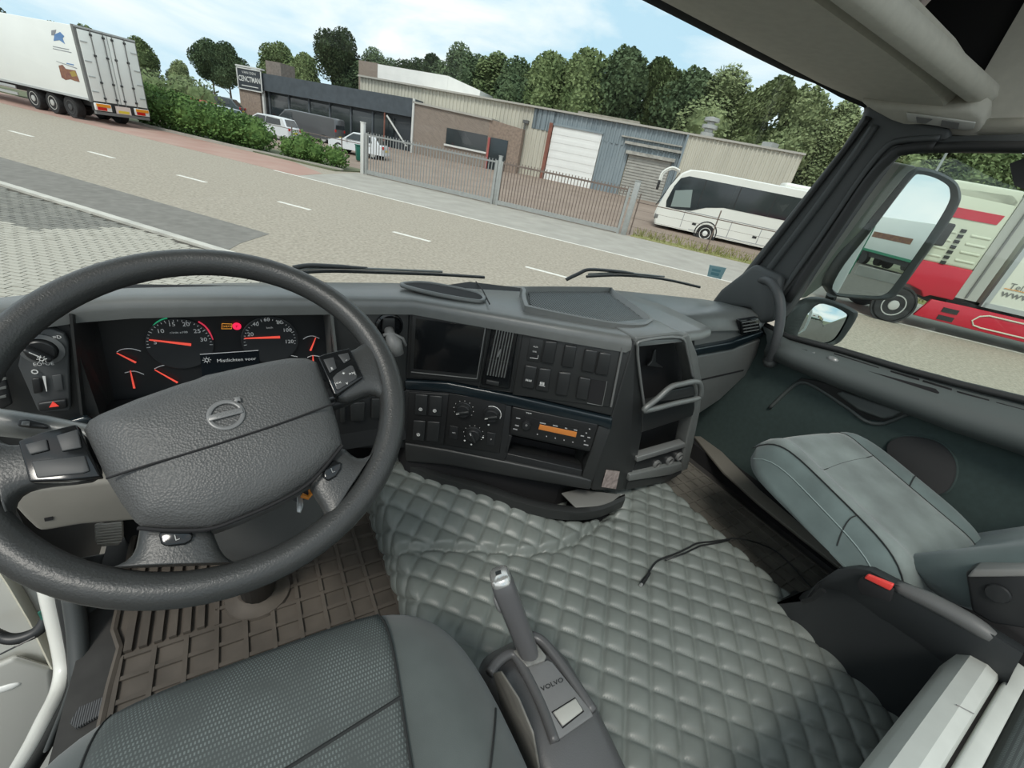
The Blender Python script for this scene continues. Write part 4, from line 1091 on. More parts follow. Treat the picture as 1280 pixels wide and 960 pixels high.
# recessed pull handle and the curved lines round it
b = MB(); b.tube(catmull([ox(u, v, XD+.027) for u, v in [(962, 510), (985, 488), (1001, 478), (1020, 484), (1060, 510), (1082, 526), (1104, 529), (1135, 517), (1147, 514)]], 5), .007, 8); b.build('card_crease', M_doorp, dr, smooth=180)
b = MB(); b.prism([ox(u, v, XD+.028) for u, v in [(985, 486), (1002, 472), (1030, 477), (1090, 498), (1140, 514), (1106, 527), (1084, 524), (1060, 508), (1020, 483), (1000, 477)]], V((-.006, 0, 0))); b.build('handle_recess', M_dashd, dr, bev=.003)
b = MB(); b.prism([ox(u, v, XD+.016) for u, v in [(1047, 491), (1056, 488), (1100, 503), (1132, 513), (1118, 521), (1105, 523), (1075, 512)]], V((-.02, 0, 0))); b.build('pull_cup', M_doorp, dr, bev=.008, seg=3)
spk = [ox(u, v, XD+.03) for u, v in [(1110, 556), (1125, 546), (1150, 546), (1175, 553), (1192, 570), (1196, 590), (1188, 610), (1172, 618), (1150, 612), (1128, 596), (1113, 575)]]
spc = catmull(spk, 4, True)
b = MB(); b.prism(spc, V((-.012, 0, 0))); b.build('speaker_grille', wavemat('speaker_mesh', (.02, .021, .023), (.045, .048, .05), 220, 'Z'), dr, bev=.004)
b = MB(); b.tube(spc, .005, 6, closed=True); b.build('speaker_ring', M_doorg, dr, smooth=180)
# side window pane
w2 = thing('window_2', V((1.79, .3, 2.2)), 'passenger side window pane', None, kind='structure')
b = MB(); b.prism([V((XD+.045, y, z)) for y, z in [(.82, 2.14), (.70, 2.83), (-.5, 2.9), (-.5, 2.3)]], V((.004, 0, 0))); b.build('pane', glass('side_glass', (.90, .95, .92), .03), w2)
b = MB(); b.prism([ox(u, v, XD+.036) for u, v in [(1262, 205), (1300, 190), (1300, 245), (1268, 232)]], V((-.003, 0, 0))); b.build('corner_block', M_rub, w2)
# sill plate on the passenger floor edge, its paler colour paints the light there
b = MB(); b.prism([oz(u, v, 1.585) for u, v in [(868, 545), (905, 590), (950, 630), (1000, 670), (1045, 705), (1090, 740), (1090, 724), (1045, 690), (1000, 654), (950, 612), (908, 570), (884, 545)]], V((0, 0, -.012)))
b.build('trim_3', mat('sill_lit_edge', (.20, .19, .165), .5, metal=.2), kind='structure', bev=.003)
b = MB(); b.bb((1.70, -.5, 1.42), (1.80, 1.2, 1.572)); b.build('trim_4', M_void, kind='structure')
# ---------------------------------------------------------------- overhead: sun visor panel, shelf, lamp
ohc = thing('overhead_console', V((.9, .7, 2.93)), 'warm grey overhead panel with storage shelf above the windscreen', 'overhead console')
prof = [(1.00, 3.04), (.985, 2.975), (.955, 2.955), (.86, 2.948), (.74, 2.944), (.655, 2.945), (.648, 2.97), (.648, 3.04)]
rings = []
for x, dz, dy in [(-.45, -.02, -.02), (-.2, 0, 0), (.6, 0, 0), (1.3, 0, 0), (1.56, -.004, -.01), (1.68, -.014, -.05), (1.76, -.030, -.11), (1.84, -.05, -.17)]:
    rings.append([V((x, y+(dy if y > .9 else 0), z+dz)) for y, z in prof])
b = MB(); b.loft(rings, True); b.build('visor_panel', M_roof, ohc, smooth=50)
# right end cheek that rolls down towards the door, holding the courtesy lamp
ck = [(1072, 128), (1090, 140), (1112, 152), (1150, 165), (1190, 172), (1226, 175.5), (1229, 147), (1214, 138), (1180, 138), (1130, 134)]
b = MB(); b.prism([opl(u, v, V((1.72, .7, 2.90)), V((-.62, -.1, -.78)).normalized()) for u, v in ck], V((.03, .01, .05))); b.build('end_cheek', M_roof, ohc, bev=.012, seg=3)
PLc = (V((1.72, .7, 2.90)), V((-.62, -.1, -.78)).normalized())
def CK(u, v): return opl(u, v, *PLc)
b = MB(); b.prism([CK(u, v) - V((.62, .1, .78))*.002 for u, v in [(1134, 139), (1150, 141), (1214, 150), (1221, 151), (1219, 159), (1208, 161), (1150, 152), (1136, 150)]], V((-.62, -.1, -.78))*.005); lm = b.build('courtesy_lamp', mat('lamp_lens', (.52, .52, .48), .15, spec=.8), ohc, bev=.002)
b = MB(); b.prism([CK(u, v) - V((.62, .1, .78))*.009 for u, v in [(1148, 143), (1168, 146), (1160, 151), (1149, 150)]], V((-.62, -.1, -.78))*.002); b.build('switch', M_dgrey, lm)
b = MB(); b.prism([CK(u, v) - V((.62, .1, .78))*.009 for u, v in [(1180, 147), (1202, 150), (1200, 158), (1178, 155)]], V((-.62, -.1, -.78))*.002); b.build('switch', M_dgrey, lm)
# shelf: roll bar, pockets lined near-black as painted shade, dividers, roof
prof = [(.64, 3.02), (.632, 2.96), (.612, 2.935), (.59, 2.94), (.580, 2.965), (.59, 2.99), (.62, 3.0)]
b = MB(); b.loft([[V((x, y, z)) for y, z in prof] for x in (-.45, .3, 1.0, 1.86)], True); b.build('shelf_edge', M_roof, ohc, smooth=60)
b = MB(); b.bb((-.45, .64, 2.99), (1.86, 1.02, 3.0)); b.build('shelf_floor', M_void, ohc)
b = MB(); b.bb((-.45, .96, 3.0), (1.86, 1.0, 3.42)); b.build('shelf_back', M_void, ohc)
b = MB(); b.bb((1.83, .63, 2.98), (1.845, .98, 3.42)); b.build('shelf_end', M_void, ohc)
for x0, x1 in ((1.10, 1.20), (.22, .32), (-.5, -.4), (1.846, 1.93)):
    b = MB(); b.hexa([V((x0, .60, 2.965)), V((x1, .60, 2.965)), V((x1, .97, 2.965)), V((x0, .97, 2.965)), V((x0, .66, 3.42)), V((x1, .66, 3.42)), V((x1, .97, 3.42)), V((x0, .97, 3.42))]); b.build('divider', M_roof, ohc, bev=.015)
b = MB(); b.bb((-.5, .2, 3.42), (1.95, 1.02, 3.45)); b.build('ceiling', M_roof, kind='structure')
pk = thing('shelf_items', V((1.5, .8, 3.0)), 'dark bag with a pale strap lying in the overhead shelf', 'bag')
b = MB(); b.ell((1.5, .84, 3.08), (.2, .1, .08), 14, 8); b.build('bag_body', M_blk, pk, smooth=180)
b = MB(); b.tube([V((1.47, .735, 3.06)), V((1.5, .72, 3.12)), V((1.53, .745, 3.15))], .012, 8); b.build('strap', mat('pale_strap', (.4, .33, .3), .7), pk)
# side lining above the passenger window
wr = MB(); wr.prism([V((1.80, y, z)) for y, z in [(.64, 2.86), (-.6, 2.93), (-.6, 3.42), (.64, 3.42)]], V((.08, 0, 0))); wr.build('wall_right', M_roof, kind='structure')
b = MB(); b.tube([V((1.79, .62, 2.885)), V((1.79, .1, 2.92)), V((1.79, -.5, 2.95))], .022, 8); b.build('trim_5', M_roof, kind='structure', smooth=180)

# ---------------------------------------------------------------- grab handle on the pillar foot
gh = thing('grab_handle', ox(960, 446, 1.68), 'dark curved grab handle between dash and passenger door', 'handle')
gp = catmull([ox(945, 353, 1.73), ox(955, 350, 1.70), ox(966, 356, 1.68), ox(975, 376, 1.67), ox(975, 402, 1.67), ox(969, 430, 1.68), ox(961, 452, 1.72)], 6)
b = MB(); b.tube(gp, .0165, 12); b.build('grip', mat('handle_rubber', (.06, .064, .066), .5), gh, smooth=180)
for q in (gp[0], gp[-1]):
    b = MB(); b.ell(q+V((.01, 0, 0)), (.03, .026, .026), 12, 8); b.build('mount', M_pil, gh, smooth=180)

# ================================================================ OUTSIDE MIRRORS
M_mir = bpy.data.materials.new('mirror_glass'); M_mir.use_nodes = True
_b = M_mir.node_tree.nodes['Principled BSDF']; _b.inputs['Metallic'].default_value = 1.0; _b.inputs['Roughness'].default_value = 0.01; _b.inputs['Base Color'].default_value = (.82, .86, .86, 1)
M_mh = mat('mirror_housing', (.040, .043, .044), .5); M_mo = mat('mirror_stay', (.33, .335, .30), .55)
# the glass plane is turned so the driver looks back along the cab side
mp0 = V((2.03, .68, 2.55))
aim = V((.055, -1.0, -.012)).normalized()
mn_ = ((CAM-mp0).normalized() + aim).normalized()
def MI(u, v, off=0.0): return opl(u, v, mp0 - mn_*off, mn_)
mt_ = thing('main_mirror', V((2.05, .7, 2.3)), 'tall black door mirror reflecting sky and trailers', 'mirror')
og = [(1137, 213), (1150, 209), (1172, 214), (1194, 226), (1201, 240), (1199, 256), (1180, 288), (1150, 330), (1124, 366), (1112, 374), (1092, 375), (1048, 371), (1040, 366), (1037, 355), (1052, 328), (1085, 285), (1113, 248)]
gg = [(1141, 222), (1150, 218), (1168, 222), (1184, 231), (1188, 240), (1186, 254), (1168, 285), (1140, 326), (1116, 359), (1106, 368), (1092, 370), (1052, 367), (1044, 364), (1041, 357), (1056, 330), (1090, 288), (1118, 251)]
oc = catmull([MI(u, v, .0) for u, v in og], 3, True); gc = catmull([MI(u, v, .0) for u, v in gg], 3, True)
ctr = sum(oc, V((0, 0, 0)))/len(oc)
b = MB(); b.loft([gc, [lerp(p, q, .5)+mn_*.010 for p, q in zip(gc, oc)], oc, [p-mn_*.05 for p in oc], [lerp(p, ctr, .3)-mn_*.10 for p in oc]], False)
b.f.append(tuple(range(len(b.v)-len(oc), len(b.v)))); b.build('housing', M_mh, mt_, smooth=60)
b = MB(); b.prism([p-mn_*.004 for p in gc], mn_*.003); b.build('mirror_pane', M_mir, mt_)
# outer stay arm, seen beside the glass, and its lower bracket
def XS(u, v, x=1.93): return ox(u, v, x)
b = MB(); b.prism([XS(u, v) for u, v in [(1108, 205), (1118, 202), (1150, 208), (1136, 216), (1118, 238), (1088, 275), (1052, 322), (1036, 350), (1028, 358), (1008, 372), (985, 376), (980, 366), (1004, 356), (1018, 342), (1044, 298), (1078, 250), (1100, 220)]], V((.05, .05, 0))); b.build('stay_arm', M_mo, mt_, bev=.012, seg=3)
sm = thing('wide_angle_mirror', V((2.03, .75, 2.1)), 'small square wide angle mirror below the tall mirror', 'mirror')
sp0 = V((2.03, .76, 2.22)); sn0 = ((CAM-sp0).normalized() + V((.35, -1, -.1)).normalized()).normalized()
def SI(u, v, off=0.0): return opl(u, v, sp0-sn0*off, sn0)
og2 = [(984, 397), (1000, 383), (1022, 374), (1046, 377), (1068, 387), (1072, 395), (1058, 418), (1046, 430), (1025, 433), (998, 428), (982, 418)]
gg2 = [(1002, 407), (1010, 392), (1024, 380), (1042, 383), (1058, 391), (1060, 398), (1048, 420), (1038, 428), (1022, 430), (1002, 425), (997, 419)]
oc2 = catmull([SI(u, v) for u, v in og2], 3, True); gc2 = catmull([SI(u, v) for u, v in gg2], 3, True)
c2_ = sum(oc2, V((0, 0, 0)))/len(oc2)
b = MB(); b.loft([gc2, [lerp(p, q, .5)+sn0*.008 for p, q in zip(gc2, oc2)], oc2, [p-sn0*.04 for p in oc2], [lerp(p, c2_, .35)-sn0*.09 for p in oc2]], False)
b.f.append(tuple(range(len(b.v)-len(oc2), len(b.v)))); b.build('housing', M_mh, sm, smooth=60)
# convex glass
gcc = sum(gc2, V((0, 0, 0)))/len(gc2)
b = MB(); b.loft([[lerp(p, gcc, k)+sn0*(-.004+.010*(1-(1-k)**2)) for p in gc2] for k in (0, .25, .5, .75, .98)], False); b.build('mirror_pane', M_mir, sm, smooth=180)
b = MB(); b.tube([ox(1040, 368, 2.04), ox(1036, 378, 2.06)], .02, 8); b.build('bracket', M_mh, sm)

# ================================================================ WIPERS
def wiper(arm, blade, label, y):
    t = thing('wiper', arm[0], label, 'wiper')
    b = MB(); b.tube(catmull(arm, 4), [.011]*(len(catmull(arm, 4))-3)+[.008, .007, .006], 8, flat=.6); b.build('arm', M_blk, t, smooth=60)
    b = MB(); b.tube(catmull(blade, 4), .008, 6, flat=.7); bl = b.build('blade', M_rub, t, smooth=60)
    up2 = [p+V((0, -.006, .012)) for p in blade[:-1]]
    b = MB(); b.tube(catmull(up2, 4), .004, 6); b.build('blade_spine', M_edge, bl, smooth=60)
def OW(u, v): 
    p = on_ws(u, v); return p + (p-V((.69, .2, p.z))).normalized()*.05
wiper([OW(712, 354), OW(728, 346), OW(741, 341), OW(775, 343), OW(800, 346)], [OW(737, 350), OW(780, 348), OW(830, 352), OW(876, 362)], 'black wiper in front of the passenger side dash', 0)
wiper([OW(380, 341), OW(400, 338), OW(430, 339), OW(470, 341)], [OW(386, 347), OW(430, 345), OW(500, 347), OW(560, 349), OW(612, 352)], 'black wiper in front of the centre dash', 0)
# ================================================================ DASHBOARD
da = thing('dashboard', V((.6, 1.0, 1.6)), 'dark grey truck dashboard with wraparound centre stack and gauges', 'dashboard')
C0 = V((.345, 1.0, 0)); CD = V((.82, -.57, 0)).normalized(); CN = V((CD.y, -CD.x, 0))      # centre stack plane, normal to the driver
C1 = V((.816, .672, 0)); C2 = V((1.18, .69, 0)); SD = (C2-C1).normalized(); SNm = V((SD.y, -SD.x, 0))
def CS(u, v, off=0.0): return opl(u, v, C0 + CN*off, CN)
def SS(u, v, off=0.0): return opl(u, v, C1 + SNm*off, SNm)
# ---- padded top skin, station by station from the driver's door to the passenger's
fr_ = [(-.43, .93), (-.33, .955), (-.27, .985), (-.2, 1.0), (-.05, 1.005), (.10, 1.003), (.20, 1.0), (.345, .985), (.50, .876), (.66, .765), (.80, .676), (.83, .672), (.98, .677), (1.10, .682), (1.165, .70), (1.205, .80), (1.25, .862), (1.45, .855), (1.60, .845), (1.70, .84), (1.76, .86)]
bk_ = [(-.50, 1.03), (-.40, 1.12), (-.32, 1.165), (-.22, 1.21), (-.05, 1.255), (.08, 1.275), (.2, 1.285), (.35, 1.295), (.55, 1.305), (.68, 1.31), (.82, 1.31), (.9, 1.31), (1.0, 1.305), (1.1, 1.30), (1.2, 1.295), (1.28, 1.285), (1.35, 1.27), (1.5, 1.235), (1.62, 1.19), (1.72, 1.13), (1.80, 1.06)]
P = []
for i, ((fx, fy), (bx, by)) in enumerate(zip(fr_, bk_)):
    f = V((fx, fy, 0)); k = V((bx, by, 0)); d = (k-f).normalized(); L = (k-f).length
    t = max(0, min(1, (fx-.25)/.5)) if fx < 1.19 else 0
    zc = 2.237 + .014*t
    if fx > 1.18: zc = 2.225
    zb = 2.20
    lipd = .030 if fx < .30 else .028
    if fx > 1.19: zc, r_, zl = 2.225, .06, 2.165
    else: r_, zl = .022, zc-(.04 if fx < .81 else .023)
    row = [k+V((0, 0, 2.05)), k+V((0, 0, 2.172)), f+d*(L*.66)+V((0, 0, lerp(2.19, zc, .5))), f+d*(L*.33)+V((0, 0, zc-.004)) if L > .2 else f+d*(L*.33)+V((0, 0, zc)),
           f+d*r_+V((0, 0, zc)), f+d*(r_*.45)+V((0, 0, zc-r_*.16)), f+d*(r_*.12)+V((0, 0, zc-r_*.5)), f+V((0, 0, zc-r_)), f+V((0, 0, zl)), f+d*.02+V((0, 0, zl-.004)), f+d*.14+V((0, 0, zl-.002))]
    P.append(row)
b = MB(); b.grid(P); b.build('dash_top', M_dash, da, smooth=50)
# ---- seam between driver side and centre top, air slot, tray
b = MB(); b.tube([oz(595, 352, 2.215), oz(603, 362, 2.243), oz(612, 380, 2.255)], .0018, 6); b.build('top_seam', M_void, da)
sv = [oz(u, v, 2.247) for u, v in [(503, 357), (515, 354), (540, 355), (590, 365), (604, 371), (603, 376), (590, 376), (545, 368)]]
svc = catmull(sv, 4, True)
b = MB(); b.tube(svc, .006, 8, closed=True); b.build('demister_rim', M_dash, da, smooth=180)
b = MB(); b.prism([p+V((0, 0, -.002)) for p in svc], V((0, 0, .004))); b.build('demister_slot', M_void, da)
# tray with a raised rim and ribbed floor
tp = [oz(u, v, 2.262) for u, v in [(653, 362), (662, 358), (757, 359), (768, 363), (812, 394), (813, 402), (800, 406), (760, 403), (668, 385), (655, 379)]]
tpc = catmull(tp, 3, True)
tcn_ = sum(tpc, V((0, 0, 0)))/len(tpc)
b = MB(); b.loft([[p+V((0, 0, -.03)) for p in tpc], tpc, [lerp(p, tcn_, .05)+V((0, 0, .002)) for p in tpc], [lerp(p, tcn_, .11)+V((0, 0, -.016)) for p in tpc]], False); b.build('tray_rim', M_dash, da, smooth=60)
b = MB(); b.prism([lerp(p, tcn_, .09)+V((0, 0, -.018)) for p in tpc], V((0, 0, .003))); tf = b.build('tray_floor', M_dash, da)
# ribs on the tray floor follow the cab's length, so many they are one part
rb_ = MB(); inn = [lerp(p, tcn_, .12) for p in tpc]
xs0 = min(p.x for p in inn); xs1 = max(p.x for p in inn)
kx = 0
x = xs0+.004
while x < xs1:
    ys_ = []
    for i in range(len(inn)):
        a = inn[i]; c = inn[(i+1) % len(inn)]
        if (a.x-x)*(c.x-x) < 0: ys_.append(a.y+(c.y-a.y)*(x-a.x)/(c.x-a.x))
    if len(ys_) >= 2:
        y0, y1 = min(ys_), max(ys_)
        rb_.box((x, (y0+y1)/2, 2.249), (.0035, y1-y0, .006))
    x += .0085
rb_.build('tray_ribs', M_dash, tf, kind='stuff')
# ---- instrument binnacle
YK = 1.07
def KY(u, v, off=0.0): return oy(u, v, YK-off)
def DY(u, v, off=0.0): return oy(u, v, .972-off)
b = MB(); b.prism([V((-.30, YK+.004, 1.86)), V((.22, YK+.004, 1.86)), V((.22, YK+.004, 2.23)), V((-.30, YK+.004, 2.23))], V((0, .03, 0))); b.build('binnacle_back', M_void, da)
kf = b = MB(); b.prism([KY(120, 403), KY(150, 396), KY(250, 388), KY(340, 386), KY(410, 392), KY(418, 520), KY(330, 530), KY(146, 520)], V((0, .004, 0)))
clu = b.build('instrument_cluster', mat('dial_black', (.020, .022, .024), .35), da)
# side cheeks of the binnacle
for us in ([(90, 392), (122, 402), (148, 522), (104, 522)],):
    A = DY(*us[0]); B_ = KY(*us[1]); C_ = KY(*us[2]); D_ = DY(*us[3])
    b = MB(); b.prism([A, B_, C_, D_], V((-.004, 0, 0))); b.build('binnacle_cheek', M_dashd, da)
A = KY(404, 388); B_ = KY(411, 470); C_ = oy(422, 470, .99); D_ = oy(412, 385, .99)
b = MB(); b.prism([A, D_, C_, B_], V((.006, 0, 0))); b.build('binnacle_cheek', M_dash, da)
b = MB(); b.prism([V((-.30, 1.0, 2.194)), V((-.2, 1.014, 2.194)), V((.30, 1.014, 2.194)), V((.30, 1.08, 2.208)), V((-.30, 1.08, 2.208))], V((0, 0, .02))); b.build('hood_underside', M_dashd, da)
# gauges, all lit print a hair proud of the dial
M_ndl = mat('needle_red', (.85, .09, .06), .4, emit=.55); M_gl = mat('dial_print', (.62, .64, .64), .5, emit=.12)
M_ggr = mat('arc_green', (.04, .45, .22), .5, emit=.3); M_grd = mat('arc_red', (.75, .05, .10), .5, emit=.4)
M_amb = mat('lamp_amber', (.85, .35, .05), .4, emit=.5); M_rlamp = mat('lamp_red', (.9, .02, .08), .4, emit=.9)
X1 = V((1, 0, 0)); Z1 = UP
def ndl(a, c, w, name='needle', m=M_ndl, off=.006):
    p = KY(*a, off); q = KY(*c, off); d = (q-p).normalized(); s_ = d.cross(V((0, 1, 0)))
    b = MB(); b.prism([p-s_*w*.4, p+s_*w*.4, q+s_*w, q-s_*w], V((0, -.002, 0))); return b.build(name, m, clu)
def arc(us, w, m, name='dial_arc', off=.003):
    pts = catmull([KY(u, v, off) for u, v in us], 4); b = MB(); b.tube(pts, w, 5); return b.build(name, m, clu)
def dialdisc(u, v, rx, name='dial'):
    c = KY(u, v, .002); r_ = (KY(u+rx, v, .002)-c).length
    b = MB(); b.lathe([(r_, 0), (r_, .002), (r_*.97, .003), (.001, .003)], c, V((0, -1, 0)), 36); return b.build(name, mat('dial_face', (.030, .033, .036), .4), clu)
dialdisc(225.5, 430, 42); dialdisc(338, 425, 35)
ndl((186.5, 424.5), (239, 430.7), .0028); ndl((305.5, 422.8), (350, 421.2), .0028)
ndl((146, 441), (170, 453), .0018); ndl((163, 463), (168, 485), .0018); ndl((193.5, 462), (222, 478), .0018); ndl((394.5, 422), (388, 438), .0020); ndl((391, 444), (391.5, 452), .0018)
arc([(190, 409), (196, 403), (203, 399), (209, 397.6)], .0016, M_ggr); arc([(248, 402), (255.5, 407), (261.5, 414.5), (265.8, 424.5)], .0018, M_grd)
for us in ([(146, 440), (153, 436.5), (165, 436), (176, 439)], [(156, 466), (168, 464), (180, 468)], [(193, 461), (203, 457), (216, 456.5), (229, 460)], [(379, 424), (384, 421), (391, 420), (399, 423)], [(347, 447), (358, 444), (372, 446)], [(384, 447), (391, 444.5), (402, 446)]):
    arc(us, .0008, M_gl)
def dnum(s, u, v, h=.0095): text(s, KY(u, v, .006), X1, Z1, h, M_gl, clu, name='dial_number')
for s_, u, v in (('5', 194, 428), ('10', 200.5, 414), ('15', 214.5, 405.5), ('20', 232.5, 405.5), ('25', 246.5, 414), ('30', 254.5, 424.5), ('20', 313, 418), ('40', 319.6, 405.3), ('60', 333.4, 399.6), ('80', 349.5, 403), ('100', 359, 412.7), ('120', 361.5, 427)): dnum(s_, u, v)
text('r/min x100', KY(223.5, 415.5, .006), X1, Z1, .005, M_gl, clu); text('km/h', KY(337, 409.6, .006), X1, Z1, .005, M_gl, clu)
for cu, cv, rr, a0, a1, n_ in ((225.5, 430, 40, 185, -5, 26), (338, 425.5, 32, 190, -12, 25)):
    b = MB(); c = KY(cu, cv, .005); R_ = (KY(cu+rr, cv, .005)-c).length
    for i in range(n_):
        t = rad(lerp(a0, a1, i/(n_-1))); d = V((math.cos(t), 0, math.sin(t))); L = .006 if i % 5 == 0 else .0032
        b.box(c+d*(R_*.96), (L, .001, .0010), (d, V((0, 1, 0)), V((0, 1, 0)).cross(d)))
    b.build('tick_marks', M_gl, clu, kind='stuff')
b = MB(); b.prism([KY(250, 443, .004), KY(323, 438, .004), KY(326, 468, .004), KY(253, 470, .004)], V((0, -.002, 0))); dsp = b.build('text_display', mat('lcd', (.010, .014, .018), .2), clu)
b = MB(); b.tube([KY(250, 443, .007), KY(323, 438, .007)], .0008, 4); b.build('display_rule', M_gl, clu)
text('Mistlichten voor', KY(296, 449.6, .008), X1, Z1, .0085, M_gl, clu)
b = MB(); c = KY(258.5, 450, .008)
b.lathe([(.003, 0), (.0042, 0), (.0042, .001), (.003, .001)], c, V((0, -1, 0)), 12, caps=False)
for i in range(8):
    t = i*math.pi/4; d = V((math.cos(t), 0, math.sin(t))); b.box(c+d*.0068, (.0028, .001, .0009), (d, V((0, 1, 0)), V((0, 1, 0)).cross(d)))
b.build('lamp_icon', M_gl, clu)
b = MB(); b.tube([KY(277.5, 404.5, .006), KY(290, 405, .006), KY(289.5, 411, .006), KY(277, 411, .006)], .0008, 4, closed=True); b.build('warning_frame', M_amb, clu)
text('CHECK', KY(283.6, 408, .006), X1, Z1, .0045, M_amb, clu)
b = MB(); c = KY(296, 407.7, .005); b.lathe([(.0085, 0), (.0085, .0015), (.001, .002)], c, V((0, -1, 0)), 18); b.build('brake_lamp', M_rlamp, clu)
text('P', c+V((0, -.003, 0)), X1, Z1, .007, M_blk, clu)

# ---- light switch panel left of the wheel
b = MB(); b.prism([V((-.46, .985, 1.86)), V((-.285, .985, 1.86)), V((-.285, .985, 2.205)), V((-.46, .985, 2.205))], V((0, .05, 0))); b.build('left_panel', M_dashd, da)
sw = b = MB(); b.prism([DY(63, 411), DY(80, 418), DY(85, 428), DY(88, 510), DY(86, 514), DY(50, 516), DY(46, 512), DY(22, 458), DY(28, 425), DY(45, 412)], V((0, .014, 0))); swp = b.build('light_switch_panel', mat('switch_plate_grey', (.062, .066, .068), .5), da, bev=.003)
kc = DY(53, 436, .0)
def kr(px): return (DY(53+px, 436)-DY(53, 436)).length
b = MB(); b.lathe([(kr(29), -.002), (kr(29), .004), (kr(22), .006), (kr(21.5), .0)], kc, V((0, -1, 0)), 36, caps=False); b.build('knob_ring', mat('knob_ring', (.12, .125, .125), .5), swp, smooth=40)
b = MB(); b.lathe([(kr(21), 0), (kr(20), .012), (kr(18), .014), (.001, .014)], kc, V((0, -1, 0)), 32); kn = b.build('light_knob', M_blk, swp, smooth=40)
kd = (DY(72, 444)-DY(35, 428)).normalized(); ks = kd.cross(V((0, 1, 0)))
b = MB(); b.box(kc+V((0, -.022, 0)), (kr(19)*2, .018, kr(4.5)*2), (kd, V((0, 1, 0)), ks)); b.build('knob_grip', M_blk, kn, bev=.004)
b = MB(); b.box(kc+V((0, -.0325, 0))+ks*kr(2.6), (kr(14)*1.6, .001, .0012), (kd, V((0, 1, 0)), ks)); b.build('knob_mark', M_lit, kn)
b = MB(); c = kc+V((0, -.032, 0))+kd*kr(7)
b.lathe([(.0022, 0), (.0034, 0), (.0034, .001), (.0022, .001)], c, V((0, -1, 0)), 12, caps=False)
for i in range(8):
    t = i*math.pi/4; d = V((math.cos(t), 0, math.sin(t))); b.box(c+d*.0054, (.002, .001, .0008), (d, V((0, 1, 0)), V((0, 1, 0)).cross(d)))
b.build('lamp_icon', M_lit, kn)
text('\u2261D', DY(71.5, 421.5, .008), X1, Z1, .0062, M_lit, swp); text('EO*OE', DY(54.5, 455, .008), X1, Z1, .0062, M_lit, swp)
b = MB(); c = DY(43.5, 464.5, .003); b.lathe([(.0028, 0), (.0045, 0), (.0045, .001), (.0028, .001)], c, V((0, -1, 0)), 14, caps=False); b.build('dimmer_icon', M_lit, swp)
b = MB(); b.prism([DY(40, 472, .002), DY(51, 471, .002), DY(54, 489, .002), DY(43, 491, .002)], V((0, -.005, 0))); b.build('dimmer_wheel', M_blk, swp, bev=.002)
b = MB(); b.prism([DY(53, 470, .003), DY(57, 470, .003), DY(59, 489, .003), DY(58, 489, .003)], V((0, -.001, 0))); b.build('dimmer_wedge', M_lit, swp)
b = MB(); b.prism([DY(65, 469, .001), DY(77, 467.5, .001), DY(80, 487, .001), DY(69, 488.5, .001)], V((0, -.002, 0))); b.build('blank_plug', MATS['switch_plate_grey'], swp, bev=.001)
b = MB(); b.prism([DY(48, 502, .001), DY(84, 497, .001), DY(85.5, 508, .001), DY(50, 513, .001)], V((0, -.007, 0))); hz = b.build('hazard_button', M_blk, swp, bev=.003)
b = MB(); b.prism([DY(61.5, 509, .0095), DY(74, 507.5, .0095), DY(66, 501.5, .0095)], V((0, -.001, 0))); b.build('hazard_triangle', mat('hazard_red', (.85, .07, .05), .4, emit=.25), hz)
b = MB(); b.prism([DY(-6, 470), DY(8, 466), DY(17, 503), DY(0, 512)], V((0, -.006, 0))); lv = b.build('left_vent', M_blk, da, bev=.004)
for k in range(3):
    b = MB(); b.prism([DY(-4, 474+k*11, .008), DY(8, 471+k*11, .008), DY(9, 473+k*11, .008), DY(-4, 476+k*11, .008)], V((0, -.004, 0))); b.build('vent_slat', M_dash, lv)
b = MB(); b.prism([DY(68, 528, .002), DY(108, 517, .002), DY(118, 521, .002), DY(112, 530, .002), DY(70, 533, .002)], V((0, -.012, 0))); b.build('trim_strip', M_strip, da, bev=.004)
# lower dash under the wheel: dark field behind, warm grey knee panel, bulkhead
b = MB(); b.prism([V((-.46, .99, 1.80)), V((.36, .99, 1.80)), V((.36, 1.02, 1.985)), V((-.46, 1.02, 1.985))], V((0, .04, 0))); b.build('lower_dash', M_blk, da)
b = MB(); b.prism([oy(4, 622, .85), oy(20, 612, .85), oy(140, 600, .85), oy(200, 590, .85), oy(200, 650, .85), oy(100, 658, .85), oy(48, 667, .85), oy(30, 650, .85)], V((0, .05, 0))); kp = b.build('knee_panel', M_panelg, da, bev=.012, seg=3)
b = MB(); b.prism([oy(55, 648, .848), oy(66, 646, .848), oy(66, 650, .848), oy(56, 652, .848)], V((0, .001, 0))); b.build('slot', M_void, kp)
# right of the cluster: panel with the round mount and stubby lever end
def RY(u, v, off=0.0): return oy(u, v, 1.0-off)
b = MB(); b.prism([RY(411, 386), RY(512, 383), RY(508, 482), RY(505, 492), RY(420, 492)], V((0, .05, 0))); b.build('inner_panel', M_dashd, da, bev=.003)
b = MB(); b.prism([RY(420, 491, .002), RY(508, 489, .002), RY(508, 560, .002), RY(420, 560, .002)], V((0, .05, 0))); b.build('inner_lower_panel', M_blk, da, bev=.003)
for us in ([(437, 502), (456, 501), (455, 524), (438, 525)], [(464, 497), (482, 496), (480, 521), (463, 522)], [(424, 505), (431, 504), (431, 526), (425, 527)]):
    b = MB(); b.prism([RY(u, v, .004) for u, v in us], V((0, -.008, 0))); b.build('switch', M_dashd, da, bev=.003)
mc = RY(486, 407, .0); mr_ = (RY(503, 407)-mc).length
b = MB(); b.lathe([(mr_, 0), (mr_, .006), (mr_*.86, .010), (mr_*.80, .002), (.001, .0)], mc, V((0, -1, 0)), 30); md = b.build('mount_dish', M_gloss, da, smooth=40)
